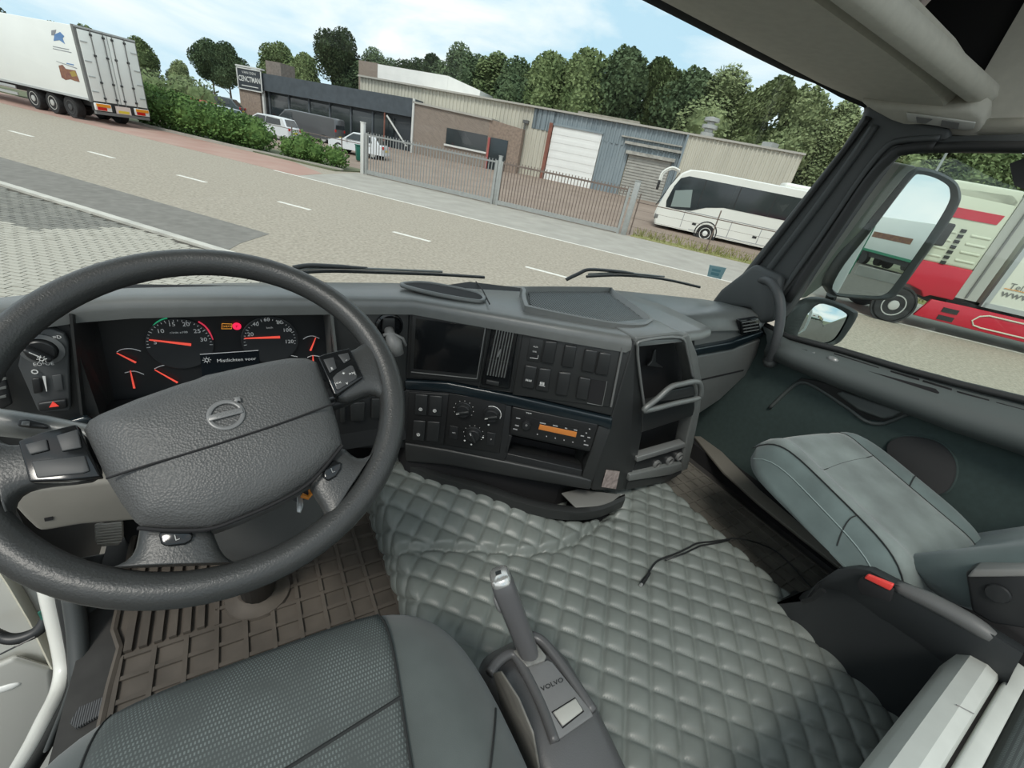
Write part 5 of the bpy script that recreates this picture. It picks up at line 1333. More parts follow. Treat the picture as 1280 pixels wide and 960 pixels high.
b = MB(); b.prism([RY(479, 398, .012), RY(494, 398, .012), RY(494, 415, .012), RY(478, 415, .012)], V((0, .01, 0))); b.build('mount_clip', M_blk, md, bev=.002)
# ---- centre stack
b = MB()
ring = [C0+CN*-.12+CD*.02, C1+CN*-.12+SNm*-.1, C2+SNm*-.14+V((-.03, 0, 0)), V((1.18, 1.0, 0)), V((.6, 1.2, 0)), V((.35, 1.1, 0))]
b.prism([p+V((0, 0, 1.78)) for p in ring], V((0, 0, .44))); b.build('stack_core', M_void, da)
def cplate(us, name, m, off=0.0, th=.012, bev=.002, parent=None, seg=2):
    b = MB(); b.prism([CS(u, v, off) for u, v in us], CN*-th); return b.build(name, m, parent or da, bev=bev, seg=seg)
# face plates, leaving the cubby open
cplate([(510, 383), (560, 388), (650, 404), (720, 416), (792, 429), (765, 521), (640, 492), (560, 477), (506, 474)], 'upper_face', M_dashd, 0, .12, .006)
cplate([(505, 476), (560, 479), (640, 495), (766, 524), (764, 538), (748, 532), (640, 508), (560, 491), (506, 487)], 'trim_strip', M_strip, .006, .06, .004)
cplate([(506, 487), (560, 491), (640, 508), (634, 568), (628, 582), (560, 562), (505, 553)], 'climate_face', M_blk, 0, .12, .003)
cplate([(640, 508), (748, 532), (738, 565), (636, 543)], 'radio_bay', M_blk, -.004, .1, .002)
cplate([(748, 532), (764, 537), (738, 609), (726, 604), (729, 590), (738, 565)], 'bay_side', M_dashd, 0, .12, .003)
cplate([(505, 554), (560, 563), (630, 577), (726, 597), (740, 601), (738, 613), (700, 607), (640, 597), (560, 582), (507, 577)], 'lower_lip', M_dashd, .004, .12, .006)
cplate([(630, 566), (728, 588), (726, 600), (628, 580)], 'cubby_lip', M_blk, -.004, .03, .002)
cplate([(636, 544), (640, 545), (634, 567), (631, 566)], 'cubby_cheek', M_blk, 0, .1, .001)
cplate([(636, 544), (736, 566), (730, 588), (632, 566)], 'cubby_back', M_void, -.10, .004, 0)
# screen
cplate([(515.5, 389.5), (609.5, 403.8), (599, 477), (511, 471.5)], 'screen_frame', M_dashd, .006, .01, .002)
cplate([(520, 398), (606, 409.5), (595.5, 468.5), (517, 461)], 'screen', M_gloss, .008, .004, .0005)
b = MB(); b.tube([CS(514, 465, .009), CS(596, 473.5, .009), CS(607, 408, .009)], .0018, 6); b.build('screen_edge', M_edge, da)
# tall vent with slats
cplate([(615, 406.5), (648, 411.5), (636.5, 487), (601, 481.5)], 'vent_frame', M_gloss, .008, .02, .004)
vf = cplate([(619.5, 412), (643.5, 415), (632, 472.5), (607.5, 468.5)], 'vent_cavity', M_void, .0095, .003, 0)
for k in range(7):
    t = (k+.5)/7
    p = CS(lerp(619.5, 643.5, t), lerp(412, 415, t), .012); q = CS(lerp(607.5, 632, t), lerp(468.5, 472.5, t), .012)
    b = MB(); b.tube([p, q], .0016, 5); b.build('vent_slat', M_dash, vf)
for t in (.33, .66):
    p = CS(lerp(619.5, 607.5, t), lerp(412, 468.5, t), .0105); q = CS(lerp(643.5, 632, t), lerp(415, 472.5, t), .0105)
    b = MB(); b.tube([p, q], .001, 5); b.build('vent_crossbar', M_dashd, vf)
b = MB(); b.tube([CS(626, 437, .014), CS(622, 446, .016)], .003, 6); b.build('vent_tab', M_edge, vf)
cplate([(608, 475), (624, 478), (623, 483), (607, 480)], 'vent_wheel', M_dashd, .012, .006, .002)
b = MB(); b.tube([CS(613, 403.5, .009), CS(650, 409.5, .009), CS(638, 490, .009), CS(598.5, 484.5, .009)], .0014, 5, closed=True); b.build('vent_edge', M_dashd, da)
# switch field
def cw(x, y): return (640+x/9.143, 410+y/9.143)
sf = cplate([cw(130, 20), cw(1255, 205), cw(1120, 905), cw(5, 765)], 'switch_field', M_dashd, .004, .006, .002)
cplate([cw(205, 110), cw(365, 135), cw(320, 395), cw(165, 370)], 'aux_plate', M_dashd, .0065, .003, .001, sf)
for k, q in enumerate(([(375, 150), (520, 160), (475, 420), (330, 395)], [(605, 195), (745, 215), (700, 465), (560, 440)], [(835, 245), (985, 265), (935, 520), (790, 495)], [(1000, 280), (1140, 300), (1095, 550), (945, 525)],
                       [(150, 425), (290, 450), (245, 700), (105, 675)], [(310, 460), (450, 475), (410, 735), (265, 710)], [(535, 505), (680, 520), (630, 785), (490, 760)], [(770, 560), (905, 585), (860, 835), (725, 805)])):
    cplate([cw(*p) for p in q], 'switch', mat('switch_cap', (.024, .0255, .026), .35), .012, .008, .004, sf, 3)
cplate([cw(905, 590), cw(1075, 615), cw(1025, 885), cw(862, 850)], 'switch_hole', M_void, .0055, .001, 0, sf)
b = MB(); b.tube([CS(*cw(1085, 610), .006), CS(*cw(1030, 890), .006), CS(*cw(860, 858), .006)], .0012, 5); b.build('hole_edge', M_dash, sf)
b = MB(); b.tube([CS(*cw(1262, 225), .006), CS(*cw(1130, 900), .006)], .003, 6); b.build('field_edge', M_edge, sf)
for s_, x, y, h in (('AUX', 270, 215, .0042), ('USB', 258, 270, .0042)): text(s_, CS(*cw(x, y), .0075), CD, Z1, h, M_lit, sf)
cplate([cw(215, 305), cw(300, 318), cw(295, 348), cw(200, 335)], 'usb_port', M_void, .0072, .001, 0, sf)
b = MB(); b.tube([CS(*cw(205, 340), .0075), CS(*cw(292, 352), .0075), CS(*cw(300, 312), .0075)], .0008, 4); b.build('usb_edge', M_lit, sf)
text('H-H', CS(*cw(190, 600), .0145), CD, Z1, .0065, M_lit, sf, bold=.03); text('\u00a7\u00a7\u00a7', CS(*cw(345, 632), .0145), CD, Z1, .0075, M_lit, sf, bold=.02)
b = MB(); b.tube([CS(*cw(308, 655), .0143), CS(*cw(378, 668), .0143)], .0006, 4); b.build('icon_bar', M_lit, sf)
# climate panel
def cc(x, y): return (500+x/8.533, 480+y/8.533)
cp = cplate([cc(525, 100), cc(1135, 200), cc(1060, 740), cc(472, 650)], 'climate_panel', mat('panel_black', (.013, .0135, .014), .4), .004, .005, .002)
for k, (x, y, r_, a) in enumerate(((680, 270, 10.5, 200), (980, 320, 10.5, 200), (785, 530, 10.5, 120))):
    c = CS(*cc(x, y), .004); rr = (CS(cc(x, y)[0]+r_, cc(x, y)[1], .004)-c).length*.9
    b = MB(); b.lathe([(rr*1.12, -.002), (rr*1.12, .003), (rr, .004), (rr*.9, .014), (rr*.82, .016), (.001, .016)], c, CN, 28); kb_ = b.build('climate_knob', M_blk, cp, smooth=40)
    d = CD*math.cos(rad(a))+Z1*math.sin(rad(a)); s_ = d.cross(CN)
    b = MB(); b.box(c+CN*.019, (rr*1.7, .007, rr*.34), (d, CN, s_)); b.build('knob_bar', M_dashd, kb_, bev=.002)
    b = MB(); b.box(c+CN*.0235+d*rr*.6, (rr*.4, .001, .0016), (d, CN, s_)); b.build('knob_mark', M_lit, kb_)
    b = MB()
    for i in range(9 if k != 1 else 0):
        t = rad(210-i*30); b.box(c+(CD*math.cos(t)+Z1*math.sin(t))*rr*1.3+CN*.0008, (.0016, .0008, .0016), (CD, CN, Z1))
    if k == 1: b.tube([c+(CD*math.cos(rad(t))+Z1*math.sin(rad(t)))*rr*1.22+CN*.001 for t in range(120, -21, -14)], .0011, 5)
    b.build('knob_scale', M_lit, cp, kind='stuff')
for x, y in ((575, 520), (975, 590)):
    cplate([cc(x-45, y-75), cc(x+45, y-60), cc(x+35, y+75), cc(x-55, y+60)], 'push_button', M_blk, .007, .004, .001, cp)
text('A/C', CS(*cc(573, 520), .0085), CD, Z1, .0045, M_lit, cp); text('0', CS(*cc(970, 590), .0085), CD, Z1, .0055, M_lit, cp)
for x, y in ((690, 603), (760, 645), (885, 570), (945, 435)):
    b = MB(); c = CS(*cc(x, y), .005); b.lathe([(.0028, 0), (.0028, .0006), (.0005, .0008)], c, CN, 8); b.build('dot_icon', M_lit, cp)
lsw = cplate([cc(92, 85), cc(520, 110), cc(462, 650), cc(65, 622)], 'left_switch_panel', MATS['panel_black'], .004, .005, .002)
for k, q in enumerate(([(160, 110), (295, 120), (280, 340), (150, 330)], [(315, 125), (450, 135), (435, 350), (300, 340)], [(140, 390), (270, 400), (255, 610), (125, 600)], [(290, 400), (425, 410), (405, 620), (275, 610)])):
    cplate([cc(*p) for p in q], 'switch', MATS['switch_cap'], .010, .006, .003, lsw)
    if k < 3:
        c = CS(*cc(*((220, 270), (370, 285), (195, 540))[k]), .011)
        b = MB(); b.lathe([(.0034, 0), (.0052, 0), (.0052, .001), (.0034, .001)], c, CN, 14, caps=False); b.lathe([(.0016, 0), (.0016, .001)], c, CN, 8); b.build('wheel_icon', M_lit, lsw)
# radio
def cr_(x, y): return (630+x/9.6, 500+y/9.6)
ra = cplate([cr_(105, 85), cr_(1130, 298), cr_(1035, 605), cr_(75, 398)], 'radio', mat('radio_black', (.016, .0165, .017), .35), .006, .02, .002)
cplate([cr_(430, 295), cr_(875, 388), cr_(862, 448), cr_(412, 352)], 'radio_display', mat('amber_lcd', (.36, .13, .03), .3, emit=.35), .0075, .002, .0004, ra)
cplate([cr_(250, 195), cr_(900, 335), cr_(897, 350), cr_(247, 210)], 'disc_slot', M_void, .0068, .001, 0, ra)
c = CS(*cr_(268, 290), .006); b = MB(); b.lathe([(.013, 0), (.013, .010), (.011, .013), (.001, .013)], c, CN, 24); b.build('volume_knob', M_blk, ra, smooth=40)
b = MB(); b.lathe([(.004, .0), (.003, .002), (.0005, .0025)], c+CN*.013+Z1*.004, CN, 10); b.build('knob_cap', M_edge, ra)
text('VOLVO', CS(*cr_(298, 158), .0072), CD, Z1-CD*.0, .0035, M_lit, ra, bold=.03)
for x, y, w in ((170, 220, 50), (155, 308, 45), (135, 352, 50), (465, 280, 70), (615, 310, 60), (745, 340, 30), (858, 362, 40), (985, 540, 55), (940, 432, 40), (1018, 452, 35), (1027, 350, 18), (988, 398, 18), (968, 492, 18), (400, 412, 14), (510, 437, 14), (615, 460, 14), (722, 483, 14), (826, 507, 14)):
    cplate([cr_(x-w/2, y-6-w*.1), cr_(x+w/2, y-6+w*.1), cr_(x+w/2, y+6+w*.1), cr_(x-w/2, y+6-w*.1)], 'key_print', mat('key_print', (.36, .36, .36), .5), .0072, .0008, 0, ra)
# ---- passenger side of the stack: bins, grip bar, sockets
def splate(us, name, m, off=0.0, th=.012, bev=.003, parent=None, seg=2):
    b = MB(); b.prism([SS(u, v, off) for u, v in us], SNm*-th); return b.build(name, m, parent or da, bev=bev, seg=seg)
splate([(793, 425), (802, 425), (797, 433), (804, 510), (803, 540), (797, 573), (787, 601), (782, 613), (741, 613), (742, 600)], 'stack_corner', M_dashd, .0, .10, .004)
splate([(793, 432), (795, 422), (846, 415), (860, 419), (853, 425), (806, 426), (797, 434)], 'bin_head', M_dash, .002, .10, .004)
splate([(852, 422), (862, 417), (872, 442), (878, 476), (876, 512), (868, 550), (860, 586), (852, 590), (856, 560), (868, 512), (867, 474), (860, 441)], 'bin_rim', M_dash, .006, .05, .006, None, 3)
b = MB(); b.tube(catmull([SS(u, v, .006) for u, v in [(806, 512), (800, 470), (797, 436), (803, 426), (850, 422), (859, 440), (866, 474)]], 4), .004, 6); b.build('bin_edge', M_edge, da, smooth=180)
splate([(797, 425), (868, 425), (872, 512), (804, 512)], 'bin_back', M_void, -.075, .004, 0)
splate([(804, 507), (876, 490), (872, 518), (802, 541)], 'bin_front', M_dashd, .004, .03, .004)
splate([(802, 541), (872, 514), (858, 560), (797, 575)], 'shelf_back', M_void, -.09, .004, 0)
splate([(797, 572), (857, 554), (858, 559), (796, 578)], 'shelf_lip', M_edge, .010, .03, .003)
splate([(796, 578), (858, 559), (852, 584), (788, 598)], 'socket_panel', M_blk, -.004, .05, .002)
splate([(788, 594), (853, 579), (853, 588), (838, 594), (786, 602)], 'bottom_lip', M_dash, .012, .05, .004)
splate([(786, 601), (838, 594), (853, 588), (852, 592), (836, 602), (782, 613)], 'stack_bottom', M_dashd, .004, .1, .004)
for u, v in ((821, 580.5), (837, 576), (849, 570.5)):
    c = SS(u, v, .0); b = MB(); b.lathe([(.0165, -.01), (.0165, .006), (.012, .007), (.011, -.01), (.001, -.01)], c, SNm, 20); sk_ = b.build('power_socket', M_edge, da, smooth=40)
    b = MB(); b.lathe([(.010, -.004), (.010, .001), (.001, .001)], c, SNm, 16); b.build('socket_core', M_void, sk_)
# grip bar across the upper bin
gbp = catmull([SS(u, v, .03) for u, v in [(805, 512), (822, 498), (838, 484), (852, 480), (868, 477), (875, 480), (876, 492), (872, 498), (845, 504), (818, 511)]], 4, True)
b = MB(); b.tube(gbp, .0085, 8, closed=True); gb = b.build('grip_bar', M_dash, da, smooth=180)
b = MB(); b.prism([SS(u, v, .026) for u, v in [(824, 502), (840, 488), (868, 483), (870, 494), (845, 500)]], SNm*-.02); b.build('grip_web', M_dashd, gb, bev=.003)
splate([(815, 452), (818, 440), (821, 436), (820, 452), (830, 460), (810, 458)], 'bin_hook', M_dashd, -.05, .01, .003)
# worn sticker on the corner
wsx = thing('corner_sticker', SS(762, 600, .002), 'worn pinkish square sticker on the dark corner of the stack', 'sticker')
b = MB(); b.prism([SS(u, v, .002) for u, v in [(757.7, 587), (774.5, 589.2), (769.7, 611), (751.7, 608.5)]], SNm*.001); b.build('sheet', mat('sticker_worn', (.46, .38, .35), .8, c2=(.20, .16, .15), nscale=60, detail=6), wsx)
# ---- beneath the stack: solid foot painted black as recess shade, with a curved pocket lip and a pale tray
b = MB(); b.prism([V((.36, 1.0, 1.60)), V((.60, .86, 1.60)), V((.80, .76, 1.60)), V((1.12, .76, 1.60)), V((1.12, 1.2, 1.60)), V((.36, 1.2, 1.60))], V((0, 0, .19))); b.build('stack_foot', M_void, da)
pl_ = catmull([oz(u, v, 1.675) for u, v in [(506, 584), (540, 598), (600, 615), (650, 632), (700, 643), (745, 642), (780, 628)]], 5)
P = [[p+V((0, 0, .012)), p+V((0, 0, -.022)), p+V((.012, .012, -.035)), p+V((.03, .03, .0)), p+V((.010, .012, .016))] for p in pl_]
b = MB(); b.grid(P, False, True); b.build('pocket_lip', M_dashd, da, smooth=50)
b = MB(); b.prism([oz(u, v, 1.69) for u, v in [(702, 616), (722, 611), (776, 618), (760, 631), (720, 634)]], V((0, 0, -.006))); b.build('pocket_tray', mat('tray_grey', (.15, .15, .14), .6), da, bev=.002)
# ---- passenger dash front
Q0 = V((1.2, .857, 0)); Q1 = V((1.73, .842, 0)); QD = (Q1-Q0).normalized(); QN = V((QD.y, -QD.x, 0))
def PS(u, v, off=0.0): return opl(u, v, Q0+QN*off, QN)
def pplate(us, name, m, off=0.0, th=.012, bev=.003, parent=None, seg=2):
    b = MB(); b.prism([PS(u, v, off) for u, v in us], QN*-th); return b.build(name, m, parent or da, bev=bev, seg=seg)
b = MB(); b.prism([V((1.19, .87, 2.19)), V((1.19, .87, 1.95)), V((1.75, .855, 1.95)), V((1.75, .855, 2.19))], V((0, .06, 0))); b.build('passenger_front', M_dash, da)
pplate([(846, 446), (866, 437), (915, 428), (955, 414), (955, 420), (916, 437), (866, 446), (848, 454)], 'trim_strip', M_strip, .012, .03, .005)
pplate([(846, 454), (866, 446), (916, 437), (952, 424), (946, 444), (932, 470), (900, 500), (870, 520), (850, 530)], 'glovebox_lid', M_dash, .006, .03, .008, None, 3)
pplate([(850, 480), (930, 462), (929, 464), (850, 482)], 'lid_crease', M_void, .0075, .002, 0)
b = MB(); b.prism([V((1.2, .86, 1.95)), V((1.75, .85, 1.95)), V((1.75, 1.12, 1.72)), V((1.2, 1.12, 1.72))], V((0, .03, .03))); b.build('under_dash', M_blk, da)
def vent(us, nm, off):
    vo = pplate(us, nm, M_gloss, off, .02, .004)
    a, b2, c, d = [PS(u, v, off+.004) for u, v in us]
    for k in range(4):
        t = (k+.7)/4.6
        p = lerp(lerp(a, d, t), lerp(b2, c, t), .1); q = lerp(lerp(a, d, t), lerp(b2, c, t), .9)
        b = MB(); b.tube([p, q], .0024, 5); b.build('vent_slat', M_dash, vo)
    for k in range(3):
        t = (k+1)/4
        p = lerp(lerp(a, b2, t), lerp(d, c, t), .1); q = lerp(lerp(a, b2, t), lerp(d, c, t), .9)
        b = MB(); b.tube([p, q], .0014, 5); b.build('vent_divider', M_dashd, vo)
vent([(925, 401), (949, 397), (951, 415), (928, 419)], 'side_vent', .011)
vent([(846, 405), (858, 406), (861, 424), (852, 432)], 'side_vent', .016)
# ================================================================ STEERING WHEEL
WC = V((-.0505, .5588, 2.2629))
_t, _y = rad(55.5), -.0213
WN = V((math.sin(_y)*math.cos(_t), -math.cos(_y)*math.cos(_t), math.sin(_t)))
WX = WN.cross(UP).normalized()*-1
WY = WN.cross(WX)
def WP(u, v, off=0.0): return opl(u, v, WC+WN*off, WN)
M_whl = mat('wheel_leatherette', (.036, .0375, .037), .38, bump=.35, bscale=420, bdist=.0012, noise=.06, nscale=30)
M_pad = mat('airbag_pad', (.074, .0755, .075), .45, bump=.4, bscale=420, bdist=.0015, btype='voronoi', noise=.05, nscale=30)
sw_ = thing('steering_wheel', WC-WN*.05, 'four spoke grey steering wheel with padded airbag hub and emblem', 'steering wheel')
ring = []
for i in range(72):
    a = 2*math.pi*i/72
    ring.append(WC + (WX*math.cos(a)+WY*math.sin(a))*.2175)
b = MB(); b.tube(ring, .0182, 16, closed=True, upv=WN); b.build('rim', M_whl, sw_, smooth=180)
def wprism(us, name, m, o0, o1, bev=.004, seg=3, parent=None):
    b = MB(); b.prism([WP(u, v, o0) for u, v in us], WN*(o1-o0)); return b.build(name, m, parent or sw_, bev=bev, seg=seg)
def blend_spoke(inner_u, outer_u, name, rin=-.022, rout=.008):
    """a spoke that swells into the rim: section quads from the hub outward"""
    rings = []
    n = len(inner_u)
    for k in range(n):
        a, c = inner_u[k], outer_u[k]
        A0, C0_ = WP(*a, 0), WP(*c, 0)
        m = (A0+C0_)/2
        ringk = []
        for j in range(12):
            t = 2*math.pi*j/12
            x = math.copysign(abs(math.cos(t))**.6, math.cos(t)); y = math.copysign(abs(math.sin(t))**.7, math.sin(t))
            ringk.append(m + (C0_-A0)*.5*x + WN*(y*.0155 - .002))
        rings.append(ringk)
    b = MB(); b.loft(rings, True); return b.build(name, M_whl, sw_, smooth=60, sub=1)
# (one side, other side) pairs from hub to rim
blend_spoke([(110, 532), (70, 545), (34, 555), (14, 558), (-6, 548), (-22, 520)], [(140, 602), (90, 606), (44, 610), (20, 620), (12, 640), (18, 672)], 'spoke')
blend_spoke([(396, 448), (425, 444), (446, 436), (460, 424), (462, 404)], [(420, 512), (446, 498), (462, 492), (476, 496), (485, 512)], 'spoke')
blend_spoke([(425, 548), (440, 572), (455, 574), (470, 564), (478, 545)], [(380, 604), (392, 622), (404, 640), (408, 655), (400, 672)], 'spoke')
blend_spoke([(170, 650), (172, 676), (165, 696), (146, 708), (120, 712)], [(265, 652), (272, 680), (282, 698), (302, 706), (330, 700)], 'spoke')
# airbag pad
pu = [(103, 536), (110, 524), (124, 516), (170, 497), (225, 478), (285, 461), (337, 450), (362, 446), (382, 446), (396, 451), (405, 475), (416, 508), (424, 535), (428, 556), (415, 576), (388, 600), (350, 624), (300, 646), (262, 660), (215, 661), (176, 658), (168, 652), (150, 628), (132, 598), (115, 562)]
po = [WP(u, v, .018) for u, v in pu]
pc_ = WP(275, 555, .018)
rings = [[p-WN*.045 for p in po], [p-WN*.004 for p in po]]
for k, h in ((.03, .010), (.08, .019), (.16, .025), (.28, .030), (.45, .034), (.65, .036), (.97, .037)):
    rings.append([lerp(p, pc_, k)+WN*(h-.010) for p in po])
b = MB(); b.loft(rings, True); pad = b.build('airbag_pad', M_pad, sw_, smooth=70)
sm0 = [(133, 598), (180, 583), (240, 565), (300, 546), (360, 526), (418, 504)]
so = [.034, .0415, .0445, .0450, .0425, .032]
b = MB(); b.tube(catmull([WP(u, v, o) for (u, v), o in zip(sm0, so)], 6), .0014, 6); b.build('pad_seam', M_void, pad)
b = MB(); b.tube(catmull([WP(u, v, .020) for u, v in [(172, 660), (215, 663), (262, 661), (300, 648), (350, 626), (390, 601), (428, 557)]], 5), .0022, 6); b.build('pad_edge', M_void, pad)
# emblem: ring, arrow, name bar
ec = WP(282.5, 518.5, .0455); er = (WP(306, 512, .0455)-ec).length
bx_ = (WP(302.5, 510.3, .0455)-WP(260.3, 521, .0455)).normalized(); by_ = WN.cross(bx_)
M_emb = mat('emblem_grey', (.16, .162, .162), .3)
b = MB(); b.tube([ec+(bx_*math.cos(t)+by_*math.sin(t))*er*.86 for t in [2*math.pi*i/40 for i in range(40)]], er*.14, 10, closed=True, flat=.45, upv=WN); em = b.build('emblem', M_emb, pad, smooth=60)
b = MB(); b.box(ec+WN*.0012, (er*1.78, er*.36, .003), (bx_, by_, WN)); b.build('name_bar', M_emb, em, bev=.0006)
text('VOLVO', ec+WN*.0028, bx_, by_, er*.2, M_edge, em, sx=1.25)
ad = (bx_*.72+by_*.7).normalized(); asd = WN.cross(ad)
b = MB(); b.prism([ec+ad*er*.92+asd*er*.10, ec+ad*er*1.06+asd*er*.10, ec+ad*er*1.06+asd*er*.26, ec+ad*er*1.34-asd*er*.0, ec+ad*er*1.06-asd*er*.26, ec+ad*er*1.06-asd*er*.10, ec+ad*er*.92-asd*er*.10], WN*.003); b.build('arrow', M_emb, em, bev=.0005)
# button clusters
bp_l = wprism([(30, 556), (60, 545), (101, 535), (131, 599), (90, 604), (44, 606)], 'button_panel', M_gloss, .006, .019, .002)
for q in ([(32, 556), (59, 549), (62, 563), (38, 569)], [(71, 545), (98, 537), (103, 560), (78, 565)], [(40, 577), (107, 570), (113, 589), (104, 592), (47, 598)]):
    wprism(q, 'button', mat('button_grey', (.040, .042, .043), .5), .019, .0212, .0015, 2, bp_l)
bp_r = wprism([(397, 451), (404, 448), (436, 440), (453, 476), (422, 497), (417, 498)], 'button_panel', M_gloss, .006, .019, .002)
for q in ([(404, 450), (417, 447), (421, 461), (412, 467)], [(422, 444), (435, 441.5), (438, 450), (430, 455)], [(415.5, 473), (421, 467), (438, 457), (441, 458), (446.5, 470), (445, 474), (423, 488), (420, 487)]):
    wprism(q, 'button', MATS['button_grey'], .019, .0212, .0012, 2, bp_r)
for s_, u, v, h in (('|<<', 422.5, 479, .0045), ('>>|', 440, 467, .0045), ('+', 429.5, 467, .006), ('v', 433.5, 479, .005), ('E', 415, 461, .004), ('..', 432.5, 449, .005)): text(s_, WP(u, v, .0216), bx_, by_, h, M_lit, bp_r)
wprism([(403, 591), (409, 580), (417, 575.5), (427, 579), (426, 587), (420, 596), (410, 602), (404, 599)], 'horn_button', M_gloss, .012, .0175, .003)
wprism([(199, 668), (206, 661), (236, 661), (242, 668), (241, 676), (232, 681), (209, 684), (202, 680)], 'horn_button', M_gloss, .012, .0175, .003)
for u, v in ((416, 588), (221, 672)):
    text('L', WP(u, v, .0185), bx_, by_, .0065, M_edge, sw_, name='horn_icon')
# ================================================================ STEERING COLUMN
cl_ = thing('steering_column', V((-.06, .834, 1.5)), 'dark steering column with stalks rising from the driver floor', 'steering column')
b = MB(); b.tube([WC-WN*.03, WC-WN*.08, V((-.03, .67, 2.11)), V((-.02, .69, 2.0)), V((-.02, .71, 1.90)), V((-.03, .74, 1.82))], [.05, .08, .115, .125, .11, .06], 24); b.build('shroud', mat('shroud_grey', (.075, .076, .074), .5, bump=.2, bscale=600), cl_, smooth=60)
b = MB(); b.tube([V((-.052, .71, 1.98)), V((-.056, .78, 1.75)), V((-.062, .834, 1.5))], [.045, .04, .038], 16); b.build('tube', M_dashd, cl_, smooth=180)
b = MB(); b.lathe([(.075, 0), (.072, .012), (.055, .016), (.045, .03), (.04, .03)], V((-.062, .834, 1.505)), UP, 24); b.build('floor_boot', mat('mat_rubber', (.080, .068, .056), .75, noise=.25, nscale=12, detail=6), cl_, smooth=50)
ls = [WP(u, v, -.075) for u, v in [(170, 552), (120, 547), (60, 536), (0, 528), (-60, 516)]]
b = MB(); b.tube(ls, [.016, .019, .021, .022, .016], 14, flat=.7, upv=WY); stl = b.build('cruise_stalk', M_dash, cl_, smooth=180)
b = MB(); b.prism([WP(u, v, -.055) for u, v in [(26, 526), (38, 525), (60, 531), (62, 537), (40, 536), (24, 534)]], WN*.006); b.build('stalk_slider', M_blk, stl, bev=.002)
b = MB(); b.prism([WP(u, v, -.047) for u, v in [(28, 527), (38, 527), (38, 533), (27, 532)]], WN*.002); b.build('slider_cap', M_edge, stl, bev=.001)
rs = [WP(u, v, -.07) for u, v in [(395, 512), (425, 502), (455, 491), (478, 482)]]
b = MB(); b.tube(rs, [.012, .011, .010, .012], 12); wst = b.build('wiper_stalk', M_blk, cl_, smooth=180)
b = MB(); b.tube([WP(458, 488, -.062), WP(484, 478, -.062)], [.011, .008], 10); b.build('stalk_end', M_dash, wst, smooth=180)
for s_, u, v in (('=', 444, 489), ('o', 447, 492)): text(s_, WP(u, v, -.055), bx_, by_, .005, M_lit, wst)
ky = thing('ignition_key', WP(380, 628, -.08), 'silver ignition key with an orange tag hanging by the column', 'key')
b = MB(); b.prism([WP(u, v, -.085) for u, v in [(371, 619), (378, 618), (379, 632), (376, 641), (371, 640)]], WN*-.003); b.build('blade', M_alu, ky, bev=.0008)
b = MB(); b.tube([V((.03, .70, 2.0)), WP(374, 616, -.09)], [.016, .013], 12); b.build('barrel', M_blk, ky)
b = MB(); b.tube([WP(377, 619, -.083), WP(385, 622, -.083), WP(389, 617, -.083), WP(388, 612, -.083)], .0035, 8); b.build('tag', mat('tag_orange', (.75, .26, .03), .4), ky, smooth=60)
lk = thing('dash_lever', oy(490, 425, .97), 'grey stubby lever hanging under the round mount on the dash', 'lever')
b = MB(); b.tube([RY(486, 412, .012), RY(488, 420, .03), RY(493, 430, .05), RY(498, 443, .055)], [.012, .013, .020, .014], 14); b.build('handle', mat('lever_grey', (.19, .19, .185), .4), lk, smooth=180)
b = MB(); b.tube([RY(479, 419, .03), RY(490, 417, .035), RY(503, 423, .035), RY(507, 432, .035)], .0045, 8); b.build('collar', MATS['lever_grey'], lk, smooth=180)
# ================================================================ PEDAL
pdl = thing('brake_pedal', V((-.37, 1.1, 1.5)), 'worn ribbed metal brake pedal under the grey knee panel', 'pedal')
pq4 = [oy(117, 656, 1.08), oy(153, 652, 1.08), oy(154, 672, 1.08), oy(148, 682, 1.08), oy(126, 684, 1.08), oy(118, 678, 1.08)]
b = MB(); b.prism(pq4, V((0, .012, -.006))); b.build('pad', mat('pedal_steel', (.42, .395, .35), .5, metal=.2, noise=.2, nscale=30), pdl, bev=.004)
for k in range(7):
    t = (k+.7)/7.6
    b = MB(); b.tube([lerp(oy(119, 657, 1.076), oy(122, 683, 1.076), t), lerp(oy(152, 653, 1.076), oy(152, 680, 1.076), t)], .0022, 6); b.build('rib', MATS['pedal_steel'], pdl)
b = MB(); b.tube([oy(135, 655, 1.09), oy(136, 640, 1.12), V((-.36, 1.2, 1.85))], .012, 8); b.build('arm', M_blk, pdl)
# ================================================================ FLOOR MATS
M_mat = MATS['mat_rubber']
def ribs(mb, x0, x1, y0, y1, dx, dy, z, w=.009, h=.007):
    n = int(round((x1-x0)/dx))
    for i in range(n+1):
        x = lerp(x0, x1, i/n); mb.box((x, (y0+y1)/2, z+h/2), (w, y1-y0, h))
    if dy:
        n = int(round((y1-y0)/dy))
        for i in range(n+1):
            y = lerp(y0, y1, i/n); mb.box(((x0+x1)/2, y, z+h*.4), (x1-x0, w, h*.8))
dm = thing('driver_floor_mat', V((-.03, .7, 1.5)), 'brown worn rubber floor mat with ribbed squares at the driver side', 'floor mat')
b = MB(); b.prism([V((x, y, 1.498)) for x, y in [(-.335, .42), (.258, .42), (.258, 1.18), (-.345, 1.18), (-.345, .85), (-.325, .80), (-.33, .72)]], V((0, 0, .01))); b.build('base', M_mat, dm, bev=.003)
b = MB(); ribs(b, -.31, -.18, .785, 1.17, .026, 0, 1.508, .014, .010); b.build('heel_ribs', M_mat, dm, kind='stuff')
b = MB(); ribs(b, -.32, .25, .44, .775, .057, .048, 1.508); ribs(b, -.149, .25, .823, 1.17, .057, .048, 1.508); ribs(b, -.149, .25, .780, .818, .057, 0, 1.508); b.build('grid_ribs', M_mat, dm, kind='stuff')
